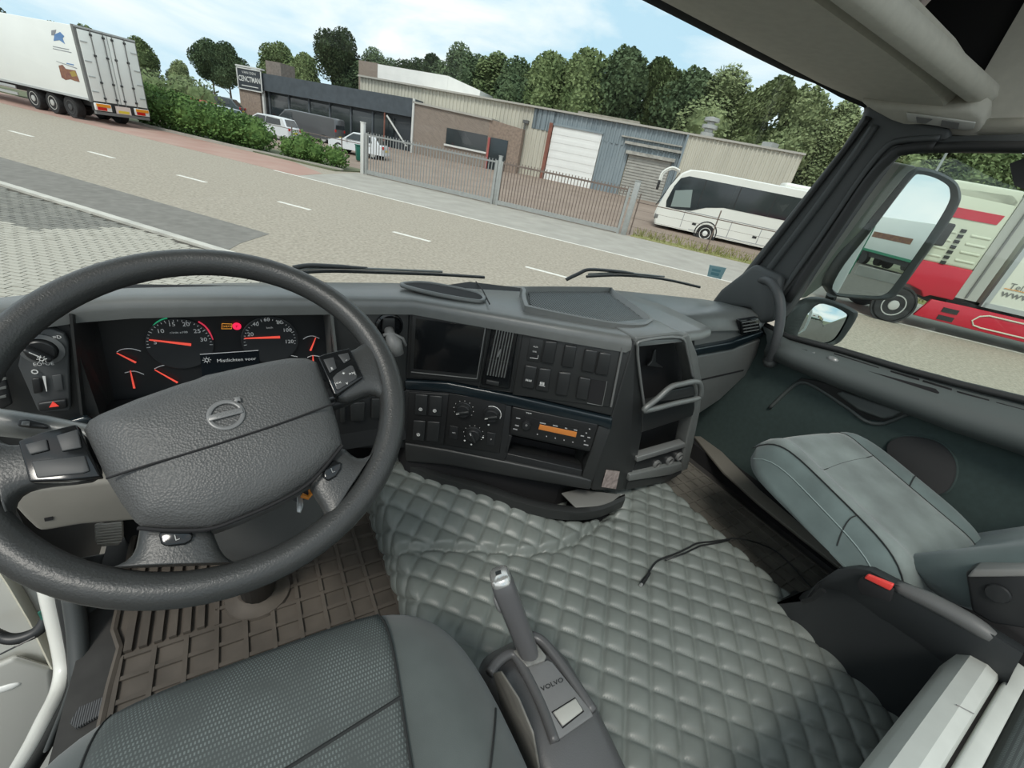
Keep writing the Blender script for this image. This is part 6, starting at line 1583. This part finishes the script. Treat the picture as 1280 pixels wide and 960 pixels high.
b = MB(); b.tube([V((-.335, .44, 1.512)), V((-.33, .72, 1.512)), V((-.325, .8, 1.512)), V((-.342, .85, 1.512)), V((-.342, 1.17, 1.512))], .007, 6); b.build('border', M_mat, dm)
pmt = thing('passenger_floor_mat', V((1.46, .5, 1.5)), 'dark rubber floor mat with small squares at the passenger side', 'floor mat')
M_matp = mat('mat_rubber_dark', (.115, .108, .092), .8, noise=.25, nscale=12)
b = MB(); b.bb((1.30, -.1, 1.498), (1.655, 1.1, 1.508)); b.build('base', M_matp, pmt)
b = MB(); ribs(b, 1.31, 1.64, -.09, 1.09, .047, .05, 1.508, .007, .006); b.build('grid_ribs', M_matp, pmt, kind='stuff')
# ================================================================ QUILTED TUNNEL COVER
tb = MB(); tb.bb((.285, -.7, 1.45), (1.262, 1.2, 1.585)); tb.build('trim_6', M_void, kind='structure')
M_quilt = mat('quilted_leatherette', (.165, .183, .170), .40, noise=.10, nscale=9, detail=6, bump=.15, bscale=500, bdist=.001)
qv = thing('quilted_cover', V((.77, .3, 1.5)), 'grey green diamond quilted leatherette cover over the engine tunnel', 'floor cover')
base_c = catmull([V((.258, 0, 1.502)), V((.260, 0, 1.555)), V((.272, 0, 1.590)), V((.305, 0, 1.604)), V((.5, 0, 1.606)), V((.8, 0, 1.606)), V((1.235, 0, 1.604)), V((1.272, 0, 1.594)), V((1.290, 0, 1.555)), V((1.296, 0, 1.502))], 12)
cum = [0.0]
for i in range(1, len(base_c)): cum.append(cum[-1]+(base_c[i]-base_c[i-1]).length)
def bc(s):
    s = max(0, min(cum[-1]-1e-6, s))
    for i in range(1, len(cum)):
        if cum[i] >= s:
            t = (s-cum[i-1])/(cum[i]-cum[i-1]); p = lerp(base_c[i-1], base_c[i], t); d = (base_c[i]-base_c[i-1]).normalized()
            return p, V((-d.z, 0, d.x))
    return base_c[-1], V((1, 0, 0))
s_ref = None
for i in range(len(base_c)):
    if base_c[i].x >= .5: s_ref = cum[i]-base_c[i].x; break
seam_pts = [(.20, .775), (.297, .752), (.441, .696), (.599, .615), (.70, .595), (.772, .599), (1.006, .665), (1.08, .76), (1.3, .95)]
def seam_y(x):
    for k in range(len(seam_pts)-1):
        if x <= seam_pts[k+1][0]:
            t = (x-seam_pts[k][0])/(seam_pts[k+1][0]-seam_pts[k][0]); return lerp(seam_pts[k][1], seam_pts[k+1][1], t)
    return 1.0
def S01(t):
    t = max(0, min(1, t)); return t*t*(3-2*t)
NU = 270; NVv = 370
PQ = .0805
lipl = sorted((p.x, p.y) for p in pl_)
def lip_y(x):
    if x <= lipl[0][0] or x >= lipl[-1][0]: return 9
    for k in range(len(lipl)-1):
        if x <= lipl[k+1][0]:
            t = (x-lipl[k][0])/max(1e-6, lipl[k+1][0]-lipl[k][0]); return lerp(lipl[k][1], lipl[k+1][1], t)
    return 9
P = []
cols = [bc(cum[-1]*i/(NU-1)) for i in range(NU)]
for i in range(NU):
    p, nr = cols[i]; X = cum[-1]*i/(NU-1) - s_ref
    row = []
    for j in range(NVv):
        y = lerp(-.42, 1.10, j/(NVv-1))
        fy = seam_y(p.x); over = y-fy
        Y = y
        if over > 0: Y = y+.024
        a = (X+Y-1.443)/PQ; c = (X-Y-.483)/PQ
        da_ = abs(a-round(a))*PQ*.7071; dc_ = abs(c-round(c))*PQ*.7071
        pf = .0075*(1-math.exp(-da_/.0042))*(1-math.exp(-dc_/.0042)) + .0055*(abs(math.sin(math.pi*a))*abs(math.sin(math.pi*c)))**.6
        top = S01((p.z-1.545)/.05)
        h = 0.0
        if over > 0:
            h = .043*S01(over/.20)*(1-S01((p.x-.97)/.10))
            h += .010*S01(over/.02)*(1-S01((p.x-1.02)/.10))
        ly = lip_y(p.x)
        if y > ly+.015: h -= .07*S01((y-ly-.015)/.03)
        gr = -.010*math.exp(-(over/.010)**2)*(1-S01((p.x-1.0)/.08))
        wr_ = .0025*math.sin(9*p.x+4*y)*math.sin(7*y-3*p.x)
        # gathered folds where the cover bends round the foot of the stack
        fd = .010*math.exp(-((p.x-1.0)/.10)**2-((y-.68)/.07)**2)*math.sin(95*(p.x*.5+y))
        row.append(V((p.x, y, p.z)) + nr*(pf) + V((0, 0, (h+gr)*max(top, .15) + wr_ + fd)))
    P.append(row)
b = MB(); b.grid(P); b.build('quilt', M_quilt, qv, smooth=180)
b = MB()
b.tube([V((.262, y, 1.508)) for y in (-.42, .3, 1.1)], .006, 6); b.build('hem', M_quilt, qv, smooth=180)
cb = thing('charging_cable', oz(803, 729, 1.62), 'thin black charging cable lying across the quilted cover', 'cable')
cpts = [oz(u, v, z) for u, v, z in [(806, 724, 1.625), (812, 714, 1.624), (818, 705, 1.624), (826, 699, 1.624), (845, 692, 1.624), (860, 685, 1.624), (872, 679, 1.624), (890, 677, 1.623), (905, 675, 1.622), (916, 673, 1.618), (928, 674, 1.59), (945, 678, 1.535), (968, 688, 1.52), (985, 702, 1.52), (1003, 722, 1.52), (1015, 735, 1.52)]]
b = MB(); b.tube(catmull(cpts, 4), .0028, 6); b.build('lead', M_blk, cb, smooth=180)
b = MB(); b.tube([oz(u, v, 1.625) for u, v in [(832, 700), (855, 692), (876, 682), (900, 678), (912, 675)]], .0026, 6); b.build('lead', M_blk, cb, smooth=180)
b = MB(); b.tube([oz(802, 730, 1.626), oz(805, 726, 1.626), oz(812, 716, 1.626)], [.006, .006, .004], 8); b.build('plug', M_blk, cb, smooth=60)
b = MB(); b.tube([oz(800.5, 732, 1.626), oz(802.5, 729.5, 1.626)], .0042, 8); b.build('plug_tip', M_alu, cb)
# ================================================================ GEAR SELECTOR
gs = thing('gear_selector', V((.38, .25, 1.6)), 'grey automatic gear selector with upright lever beside the driver seat', 'gear selector')
M_gsel = mat('selector_grey', (.085, .086, .088), .38, bump=.15, bscale=500)
M_gtop = mat('selector_top', (.17, .172, .172), .4, noise=.05, nscale=20, bump=.15, bscale=500)
M_gworn = mat('selector_worn', (.20, .195, .175), .5, c2=(.11, .108, .10), nscale=14, detail=8, stretch=(1, 1, 4))
def gring(y, x0, x1, zt, zb=1.60):
    m = (x0+x1)/2; r_ = []
    for k in range(20):
        t = 2*math.pi*k/20
        cx = math.copysign(abs(math.cos(t))**.45, math.cos(t)); sy = math.copysign(abs(math.sin(t))**.45, math.sin(t))
        r_.append(V((m+(x1-x0)/2*cx, y, (zt+zb)/2+(zt-zb)/2*sy)))
    return r_
b = MB(); b.loft([gring(.375, .34, .42, 1.70, 1.62), gring(.365, .315, .445, 1.735), gring(.34, .302, .455, 1.765), gring(.28, .298, .462, 1.785), gring(.18, .298, .462, 1.785), gring(.10, .30, .458, 1.77), gring(.06, .31, .45, 1.74)], True); b.build('housing', M_gsel, gs, smooth=60)
GZ = 1.787
b = MB(); b.prism([oz(u, v, GZ) for u, v in [(655, 838), (662, 833), (684, 826), (690, 829), (738, 889), (741, 896), (696, 927), (690, 926)]], V((0, 0, .004))); tpn = b.build('top_plate', M_gtop, gs, bev=.0025)
gx = (oz(703, 850, GZ)-oz(677, 862, GZ)).normalized(); gy = UP.cross(gx)
text('VOLVO', oz(690.5, 855.5, GZ+.005), gx, gy, .0075, M_blk, tpn, sx=1.35, bold=.01)
b = MB(); b.prism([oz(u, v, GZ+.004) for u, v in [(691, 891), (719, 873.5), (728.5, 889), (703, 908.5)]], V((0, 0, .004))); b.build('release_button', mat('button_pale', (.40, .40, .37), .4), tpn, bev=.002)
b = MB(); b.tube([oz(u, v, GZ+.004) for u, v in [(690, 890.5), (719, 872.5), (729.5, 889), (703, 910)]], .0012, 5, closed=True); b.build('button_gap', M_void, tpn)
# raised shoulders either side of the gate
for us in ([(612, 842), (624, 826), (640, 817), (652, 832), (676, 880), (694, 928)], [(664, 795), (676, 800), (690, 815), (712, 845), (742, 890)]):
    b = MB(); b.tube(catmull([oz(u, v, GZ-.002) for u, v in us], 5), .0095, 10); b.build('shoulder', M_gsel, gs, smooth=180)
b = MB(); b.prism([ox(u, v, .296) for u, v in [(618, 840), (628, 838), (650, 872), (668, 915), (676, 960), (646, 960), (632, 900)]], V((-.004, 0, 0))); b.build('side_cover', M_gworn, gs, bev=.004)
b = MB(); b.prism([oz(u, v, GZ+.003) for u, v in [(640, 815), (668, 803), (683, 822), (680, 828), (658, 836)]], V((0, 0, .006))); b.build('gate_sleeve', mat('sleeve_smoke', (.16, .16, .15), .25, noise=.3, nscale=60), gs, bev=.003)
g0 = oz(661, 815, 1.79); g1 = V((.322, .378, 1.955)); gdv = (g1-g0).normalized()
gxa, gya, _ = basis(gdv, V((1, -.4, 0)))
rings = []
for t, wx, wy in ((0, .017, .021), (.15, .019, .023), (.55, .020, .024), (.85, .0205, .0245), (.95, .0195, .0235), (1.0, .016, .020)):
    c = lerp(g0, g1, t) + gya*(.004*math.sin(t*3)); r_ = []
    for k in range(16):
        a = 2*math.pi*k/16; r_.append(c+gxa*(wx*math.copysign(abs(math.cos(a))**.6, math.cos(a)))+gya*(wy*math.copysign(abs(math.sin(a))**.6, math.sin(a))))
    rings.append(r_)
b = MB(); b.loft(rings, True); lev = b.build('lever', mat('lever_grip', (.10, .10, .103), .32), gs, smooth=60)
b = MB(); b.tube([lerp(g0, g1, .3)+gxa*-.010+gya*.021, lerp(g0, g1, .9)+gxa*-.010+gya*.023], [.008, .009], 8, flat=.5); b.build('lever_trim', M_edge, lev, smooth=180)
b = MB(); b.loft([[lerp(lerp(g0, g1, 1.0)+gya*.0006, p, k)+gdv*h for p in rings[-1]] for k, h in ((1.12, -.004), (1.1, .004), (.85, .009), (.05, .010))], True); b.build('lever_cap', mat('cap_chrome', (.62, .62, .60), .2, metal=.7), lev, smooth=50)
cpc = lerp(g0, g1, 1.0)+gdv*.0105
b = MB(); b.box(cpc, (.010, .008, .0012), (gxa, gya, gdv)); b.build('cap_button', M_blk, lev)
b = MB(); b.ell(lerp(g0, g1, .72)-gxa*.020, (.006, .012, .020), 12, 8, (gxa, gya, gdv)); b.build('side_button', MATS['selector_top'], lev, smooth=180)
# ================================================================ SEATS
M_fab = mat('seat_fabric_plain', (.080, .093, .090), .9, noise=.10, nscale=18, detail=8, bump=.3, bscale=900, bdist=.001, sheen=.2)
M_fabp = mat('seat_fabric_teal', (.098, .130, .127), .9, noise=.28, nscale=7, detail=9, bump=.3, bscale=900, bdist=.001, sheen=.25)
# woven insert with pale dashes
def dashed_fabric():
    m = mat('seat_fabric_woven', (.085, .098, .096), .9)
    t = m.node_tree; bs = t.nodes['Principled BSDF']
    tcn = t.nodes.new('ShaderNodeTexCoord')
    def math_(op, a, b_=None, c=None):
        n = t.nodes.new('ShaderNodeMath'); n.operation = op
        for k, x in enumerate((a, b_, c)):
            if x is None: continue
            if isinstance(x, (int, float)): n.inputs[k].default_value = x
            else: t.links.new(x, n.inputs[k])
        return n.outputs[0]
    sep = t.nodes.new('ShaderNodeSeparateXYZ'); t.links.new(tcn.outputs['Object'], sep.inputs[0])
    gx_ = math_('MULTIPLY', sep.outputs[0], 260.0); gy_ = math_('MULTIPLY', sep.outputs[1], 170.0)
    row = math_('FLOOR', gy_); sh = math_('MULTIPLY', math_('MODULO', row, 2.0), .5)
    fx_ = math_('FRACT', math_('ADD', gx_, sh)); fy_ = math_('FRACT', gy_)
    dash = math_('MULTIPLY', math_('LESS_THAN', fx_, .45), math_('LESS_THAN', fy_, .55))
    nz_ = t.nodes.new('ShaderNodeTexNoise'); nz_.inputs['Scale'].default_value = 14; nz_.inputs['Detail'].default_value = 6
    t.links.new(tcn.outputs['Object'], nz_.inputs['Vector'])
    w = math_('MULTIPLY', dash, math_('MAXIMUM', 0.0, math_('MULTIPLY_ADD', nz_.outputs['Fac'], 4.0, -1.3)))
    mx = t.nodes.new('ShaderNodeMix'); mx.data_type = 'RGBA'
    mx.inputs[6].default_value = (.066, .076, .074, 1); mx.inputs[7].default_value = (.145, .170, .166, 1)
    t.links.new(w, mx.inputs[0]); t.links.new(mx.outputs[2], bs.inputs['Base Color'])
    return m
M_fabw = dashed_fabric()
M_seam = mat('seat_seam', (.018, .020, .020), .9)
def cushion_z(xn, yn, zt, bol=0.0, roll=.10, tilt=0.0):
    r = (abs(xn)**4.2+abs(yn)**4.2)**(1/4.2)
    z = zt - roll*max(0, (r-.66)/.34)**2.6 + tilt*yn
    z += bol*S01((abs(xn)-.45)/.25)*(1-S01((abs(xn)-.82)/.15))
    return z
def cushion(cx, cy, hx, hy, zt, zb, m, parent, bol=0.0, name='cushion', roll=.10, tilt=0.0):
    n = 64; rings = []
    for k in range(16):
        q = k/15
        rr = 1-(1-q)**1.6
        ring = []
        for i in range(n):
            a = 2*math.pi*i/n; e = 2/4.2
            x = math.copysign(abs(math.cos(a))**e, math.cos(a))*rr; y = math.copysign(abs(math.sin(a))**e, math.sin(a))*rr
            ring.append(V((cx+hx*x, cy+hy*y, cushion_z(x, y, zt, bol, roll, tilt))))
        rings.append(ring)
    last = rings[-1]
    rings.append([V((cx+(p.x-cx)*1.0, cy+(p.y-cy)*1.0, lerp(p.z, zb, .5))) for p in last])
    rings.append([V((cx+(p.x-cx)*.90, cy+(p.y-cy)*.94, zb)) for p in last])
    b = MB(); b.loft(rings[1:], True); return b.build(name, m, parent, smooth=75)
ds = thing('upholstered_chair', V((-.04, .05, 1.5)), 'grey fabric driver seat with woven pale flecked insert', 'seat')
DCX, DCY, DHX, DHY, DZT = -.035, .045, .295, .405, 1.94
cushion(DCX, DCY, DHX, DHY, DZT, 1.76, M_fab, ds, roll=.07)
def dsurf(x, y, o=0.0): return V((x, y, cushion_z((x-DCX)/DHX, (y-DCY)/DHY, DZT, roll=.07)+o))
P = []
for i in range(25):
    row = []
    for j in range(41):
        y = lerp(-.32, .443, j/40)
        x0 = lerp(-.205, -.215, j/40); x1 = lerp(.100, .130, S01((y-.1)/.33))
        row.append(dsurf(lerp(x0, x1, i/24), y, .003))
    P.append(row)
b = MB(); b.grid(P); b.build('insert', M_fabw, ds, smooth=180, solid=.002)
for pts in ([P[-1][j] for j in range(41)], [P[0][j] for j in range(41)]):
    b = MB(); b.tube([p+V((0, 0, .001)) for p in pts], .0018, 5); b.build('seam', M_seam, ds)
b = MB(); b.tube([dsurf(lerp(-.21, .118, k/12), lerp(.235, .275, k/12)+.0, .004) for k in range(13)], .0024, 5); b.build('seam', M_seam, ds)
b = MB(); b.tube([dsurf(lerp(.15, .245, k/8), lerp(.10, .225, k/8), .002) for k in range(9)], .0016, 5); b.build('seam', M_seam, ds)
b = MB(); b.prism([V((x, y, 1.5)) for x, y in [(-.24, -.3), (.17, -.3), (.17, .22), (-.24, .22)]], V((0, 0, .27))); b.build('pedestal', M_blk, ds, bev=.02)
b = MB(); b.ell((-.315, .10, 1.80), (.05, .26, .07), 14, 10); b.build('side_cover', M_dashd, ds, smooth=180)
# ---- passenger seat
ps = thing('upholstered_chair', V((1.43, .2, 1.5)), 'teal grey fabric passenger seat with low backrest by the door', 'seat')
PCX, PCY, PHX, PHY, PZT = 1.420, .215, .25, .255, 1.972
PK = dict(bol=.020, roll=.075, tilt=.045)
cushion(PCX, PCY, PHX, PHY, PZT, 1.885, M_fabp, ps, **PK)
def psurf(x, y, o=0.0): return V((x, y, cushion_z((x-PCX)/PHX, (y-PCY)/PHY, PZT, **PK)+o))
P = []
for i in range(21):
    row = []
    for j in range(31):
        y = lerp(-.03, .455, j/30)
        row.append(psurf(lerp(1.226, 1.552, i/20), y, .003))
    P.append(row)
b = MB(); b.grid(P); b.build('insert', mat('seat_fabric_light', (.150, .178, .170), .9, noise=.26, nscale=11, detail=9, bump=.3, bscale=700, bdist=.001, sheen=.3), ps, smooth=180, solid=.002)
for pts in ([P[-1][j] for j in range(31)], [P[0][j] for j in range(31)]):
    b = MB(); b.tube([p+V((0, 0, .001)) for p in pts], .0016, 5); b.build('seam', M_seam, ps)
for y0, y1, xa, xb in ((.280, .312, 1.226, 1.552), (.20, .215, 1.555, 1.655), (.13, .15, 1.18, 1.226)):
    b = MB(); b.tube([psurf(lerp(xa, xb, k/10), lerp(y0, y1, k/10)+.010*math.sin(math.pi*k/10), .003) for k in range(11)], .0014, 5); b.build('seam', M_seam, ps)
b = MB(); b.tube([psurf(PCX-PHX*.90, lerp(.03, .42, k/16), .002) for k in range(17)], .0018, 5); b.build('seam', mat('seam_pale', (.2, .25, .245), .9), ps)
# backrest leaning back, its bolsters nearest the cushion
rings = []
for t, y, z, hx, th in ((0, .045, 1.905, .17, .045), (.1, .025, 1.94, .205, .07), (.3, -.04, 2.03, .22, .08), (.6, -.15, 2.20, .22, .08), (.9, -.26, 2.38, .21, .07), (1, -.30, 2.44, .17, .05)):
    r_ = []
    for k in range(28):
        a = 2*math.pi*k/28; e = .6
        x = math.copysign(abs(math.cos(a))**e, math.cos(a)); yy = math.copysign(abs(math.sin(a))**e, math.sin(a))
        bolt = .035*S01((abs(x)-.45)/.35)*(1 if yy > 0 else 0)
        r_.append(V((PCX+.045+hx*x, y-.07+th*yy+bolt, z)))
    rings.append(r_)
b = MB(); b.loft(rings, True); b.build('backrest', M_fabp, ps, smooth=75)
for o_ in kids(ps):      # the seat is swivelled a little towards the door
    o_.rotation_euler.z = rad(-9)
    C_ = V((PCX, PCY, 0)); q_ = WL[o_.name]-C_
    o_.location = C_ + Matrix.Rotation(rad(-9), 3, 'Z') @ q_ - WL[ps.name]
b = MB(); b.bb((1.40, -.25, 1.5), (1.62, .16, 1.88)); b.build('pedestal', M_void, ps, bev=.02)
RX = 1.13
rg_ = [ox(u, v, RX) for u, v in [(1004, 752), (1020, 730), (1044, 714), (1066, 713), (1084, 717), (1118, 735), (1160, 753), (1210, 780), (1240, 800), (1275, 822)]]
bs_ = [oz(u, v, 1.60) for u, v in [(992, 738), (1004, 750), (1022, 766), (1040, 782), (1056, 797), (1082, 822), (1110, 848), (1145, 882), (1175, 912), (1215, 950)]]
rr_ = []
for p, q in zip(rg_, bs_):
    rr_.append([q, lerp(q, p, .5)+V((-.004, 0, 0)), lerp(q, p, .90)+V((-.006, 0, 0)), p+V((.010, 0, .004)), p+V((.045, 0, .0)), p+V((.06, 0, -.03)), V((p.x+.07, q.y, 1.60))])
b = MB(); b.loft(rr_, True); sc_ = b.build('side_cover', mat('side_cover_black', (.026, .029, .031), .5), ps, smooth=60)
b = MB(); b.tube(catmull([p+V((.02, 0, -.006)) for p in rg_[5:9]], 4), [.012, .014, .016, .017, .018, .018, .018, .018, .018, .017, .016, .014, .012], 10); b.build('cover_ridge', mat('ridge_grey', (.10, .102, .10), .5), ps, smooth=180)
b = MB(); b.prism([ox(u, v, RX-.010) for u, v in [(1071, 731), (1075, 722), (1081, 719), (1116, 738), (1112, 752), (1076, 743)]], V((.012, 0, 0))); b.build('buckle_well', M_void, ps, bev=.001)
b = MB(); b.prism([ox(u, v, RX-.014) for u, v in [(1079, 723), (1084, 718), (1117, 731), (1112, 739)]], V((.010, 0, .0))); bk = b.build('buckle', mat('buckle_red', (.72, .06, .05), .35), ps, bev=.003)
b = MB(); b.tube([ox(u, v, RX+.01) for u, v in [(1003, 752), (1016, 748), (1030, 738)]], .006, 6); b.build('cable_clip', M_blk, ps)
# armrest bracket at the backrest
b = MB(); b.prism([ox(u, v, 1.17) for u, v in [(1206, 716), (1215, 712), (1300, 712), (1300, 790), (1240, 780), (1214, 765)]], V((.05, 0, 0))); ab = b.build('armrest_bracket', M_blk, ps, bev=.006)
b = MB(); b.prism([ox(u, v, 1.166) for u, v in [(1208, 722), (1216, 712), (1300, 711), (1300, 721)]], V((.05, 0, 0))); b.build('bracket_edge', mat('bracket_grey', (.19, .19, .18), .5), ps, bev=.004)
b = MB(); b.lathe([(.018, 0), (.016, .004), (.001, .005)], ox(1247, 742, 1.167), V((-1, 0, 0)), 18); b.build('pivot_cap', M_blk, ps, smooth=40)
# ================================================================ BUNK EDGE
bu = thing('bunk', V((.85, -.3, 1.5)), 'pale grey bunk rail with a dark groove in front of the mattress', 'bunk')
M_rail = mat('bunk_rail', (.56, .58, .54), .45, noise=.05, nscale=18, detail=8)
def bring(x, s=1.0):
    return [V((x, y, z)) for y, z in [(-.088, 1.80), (-.088, 1.868), (-.100, 1.893), (-.122, 1.903), (-.140, 1.897), (-.146, 1.886), (-.146, 1.80)]]
b = MB(); b.loft([bring(.35), bring(1.20), [lerp(p, V((1.23, -.12, 1.85)), .25)+V((.02, 0, 0)) for p in bring(1.20)]], True); b.build('rail', M_rail, bu, smooth=25)
b = MB(); b.bb((.35, -.153, 1.80), (1.22, -.145, 1.880)); b.build('groove', mat('groove_brown', (.035, .030, .027), .7), bu)
b = MB(); b.bb((.35, -.176, 1.80), (1.245, -.152, 1.894)); b.build('inner_rail', M_rail, bu, bev=.004)
b = MB(); b.bb((.3, -.75, 1.80), (1.26, -.185, 1.90)); b.build('mattress', M_fabw, bu, bev=.03, seg=3)
b = MB(); b.bb((.35, -.74, 1.625), (1.2, -.12, 1.80)); b.build('bunk_box', M_void, bu)
b = MB(); b.tube([V((.98, -.118, 1.904)), V((1.0, -.14, 1.899))], .0012, 4); b.build('scratch', M_dgrey, bu)
# ================================================================ DRIVER'S DOORWAY (door stands open)
dw = thing('trim_7', V((-.44, .85, 1.4)), 'white painted door opening edge with black seal at the driver side', None, kind='structure')
jp = [ox(u, v, -.45) for u, v in [(55, 700), (60, 735), (68, 770), (76, 805), (80, 835), (74, 865), (58, 898), (40, 935), (10, 985), (-30, 1030)]]
b = MB(); b.tube(catmull(jp, 4), .017, 10); b.build('jamb', M_wpaint, dw, smooth=180)
b = MB(); b.tube(catmull([ox(u, v, -.428) for u, v in [(72, 700), (78, 745), (86, 785), (92, 820), (93, 845), (86, 872), (70, 905), (52, 940), (20, 990)]], 4), .012, 10); b.build('seal', M_rub, dw, smooth=180)
b = MB(); b.prism([ox(u, v, -.405) for u, v in [(84, 700), (140, 690), (150, 760), (140, 840), (146, 880), (100, 905), (60, 940), (80, 890), (94, 850), (92, 790)]], V((-.01, 0, 0))); b.build('kick_panel', M_pil, dw, bev=.004)
for us, r_ in (([(90, 740), (97, 790), (100, 850)], .018), ([(112, 750), (116, 790), (112, 825)], .016)):
    b = MB(); b.tube(catmull([ox(u, v, -.40) for u, v in us], 4), r_, 10); b.build('panel_bulge', M_pil, dw, smooth=180)
b = MB(); b.prism([oz(u, v, 1.506) for u, v in [(100, 886), (142, 868), (146, 884), (96, 912), (88, 905)]], V((0, 0, .006))); b.build('step_tread', wavemat('tread_grey', (.05, .052, .055), (.10, .103, .106), 90, 'X'), dw)
lwp = MB(); lwp.prism([V((-.47, y, z)) for y, z in [(.955, 1.42), (.955, 1.98), (1.27, 1.98), (1.27, 1.42)]], V((.03, 0, 0))); lwp.build('wall_left', M_blk, kind='structure')
od = thing('door_2', V((-.75, 1.08, .7)), 'driver door standing open showing its pale inner skin', None, kind='structure')
b = MB(); b.prism([V((x, 1.09, z)) for x, z in [(-.49, .62), (-.49, 1.86), (-1.55, 1.92), (-1.55, .62)]], V((0, .06, 0))); b.build('door_skin', mat('door_inner_grey', (.60, .60, .56), .45, noise=.04, nscale=4), od, bev=.01)
b = MB(); b.tube([oy(-10, 690, 1.075), oy(12, 722, 1.075), oy(40, 770, 1.075), oy(68, 830, 1.075)], .016, 8, flat=.5); b.build('brace_rib', mat('rib_cream', (.58, .56, .46), .5), od, smooth=60)
b = MB(); b.prism([oy(u, v, 1.08) for u, v in [(-60, 850), (20, 815), (66, 830), (70, 880), (20, 960), (-60, 1000)]], V((0, -.02, 0))); b.build('lower_pocket', mat('pocket_grey', (.42, .42, .39), .5), od, bev=.015, seg=3)
b = MB(); b.ell(oy(6, 860, 1.06), (.03, .006, .012), 12, 8); b.build('reflector', M_truckw, od, smooth=180)
hs = thing('cable_conduit', ox(62, 765, -.46), 'black corrugated cable conduit between the open door and the cab', 'conduit')
cpt = catmull([ox(64, 752, -.45), ox(60, 770, -.47), ox(48, 788, -.50), ox(28, 797, -.54), ox(8, 798, -.58), ox(-14, 788, -.62)], 14)
b = MB(); b.tube(cpt, [.0125 if k % 2 else .0095 for k in range(len(cpt))], 12); b.build('conduit', M_blk, hs, smooth=30)
b = MB(); b.tube([ox(0, 818, -.56), ox(20, 808, -.53), ox(44, 796, -.50)], .002, 5); b.build('wire', M_blk, hs)
b = MB(); b.tube([ox(49, 765, -.47), ox(54, 774, -.47)], .003, 5); b.build('cable_tie', mat('tie_green', (.02, .12, .09), .5), hs)
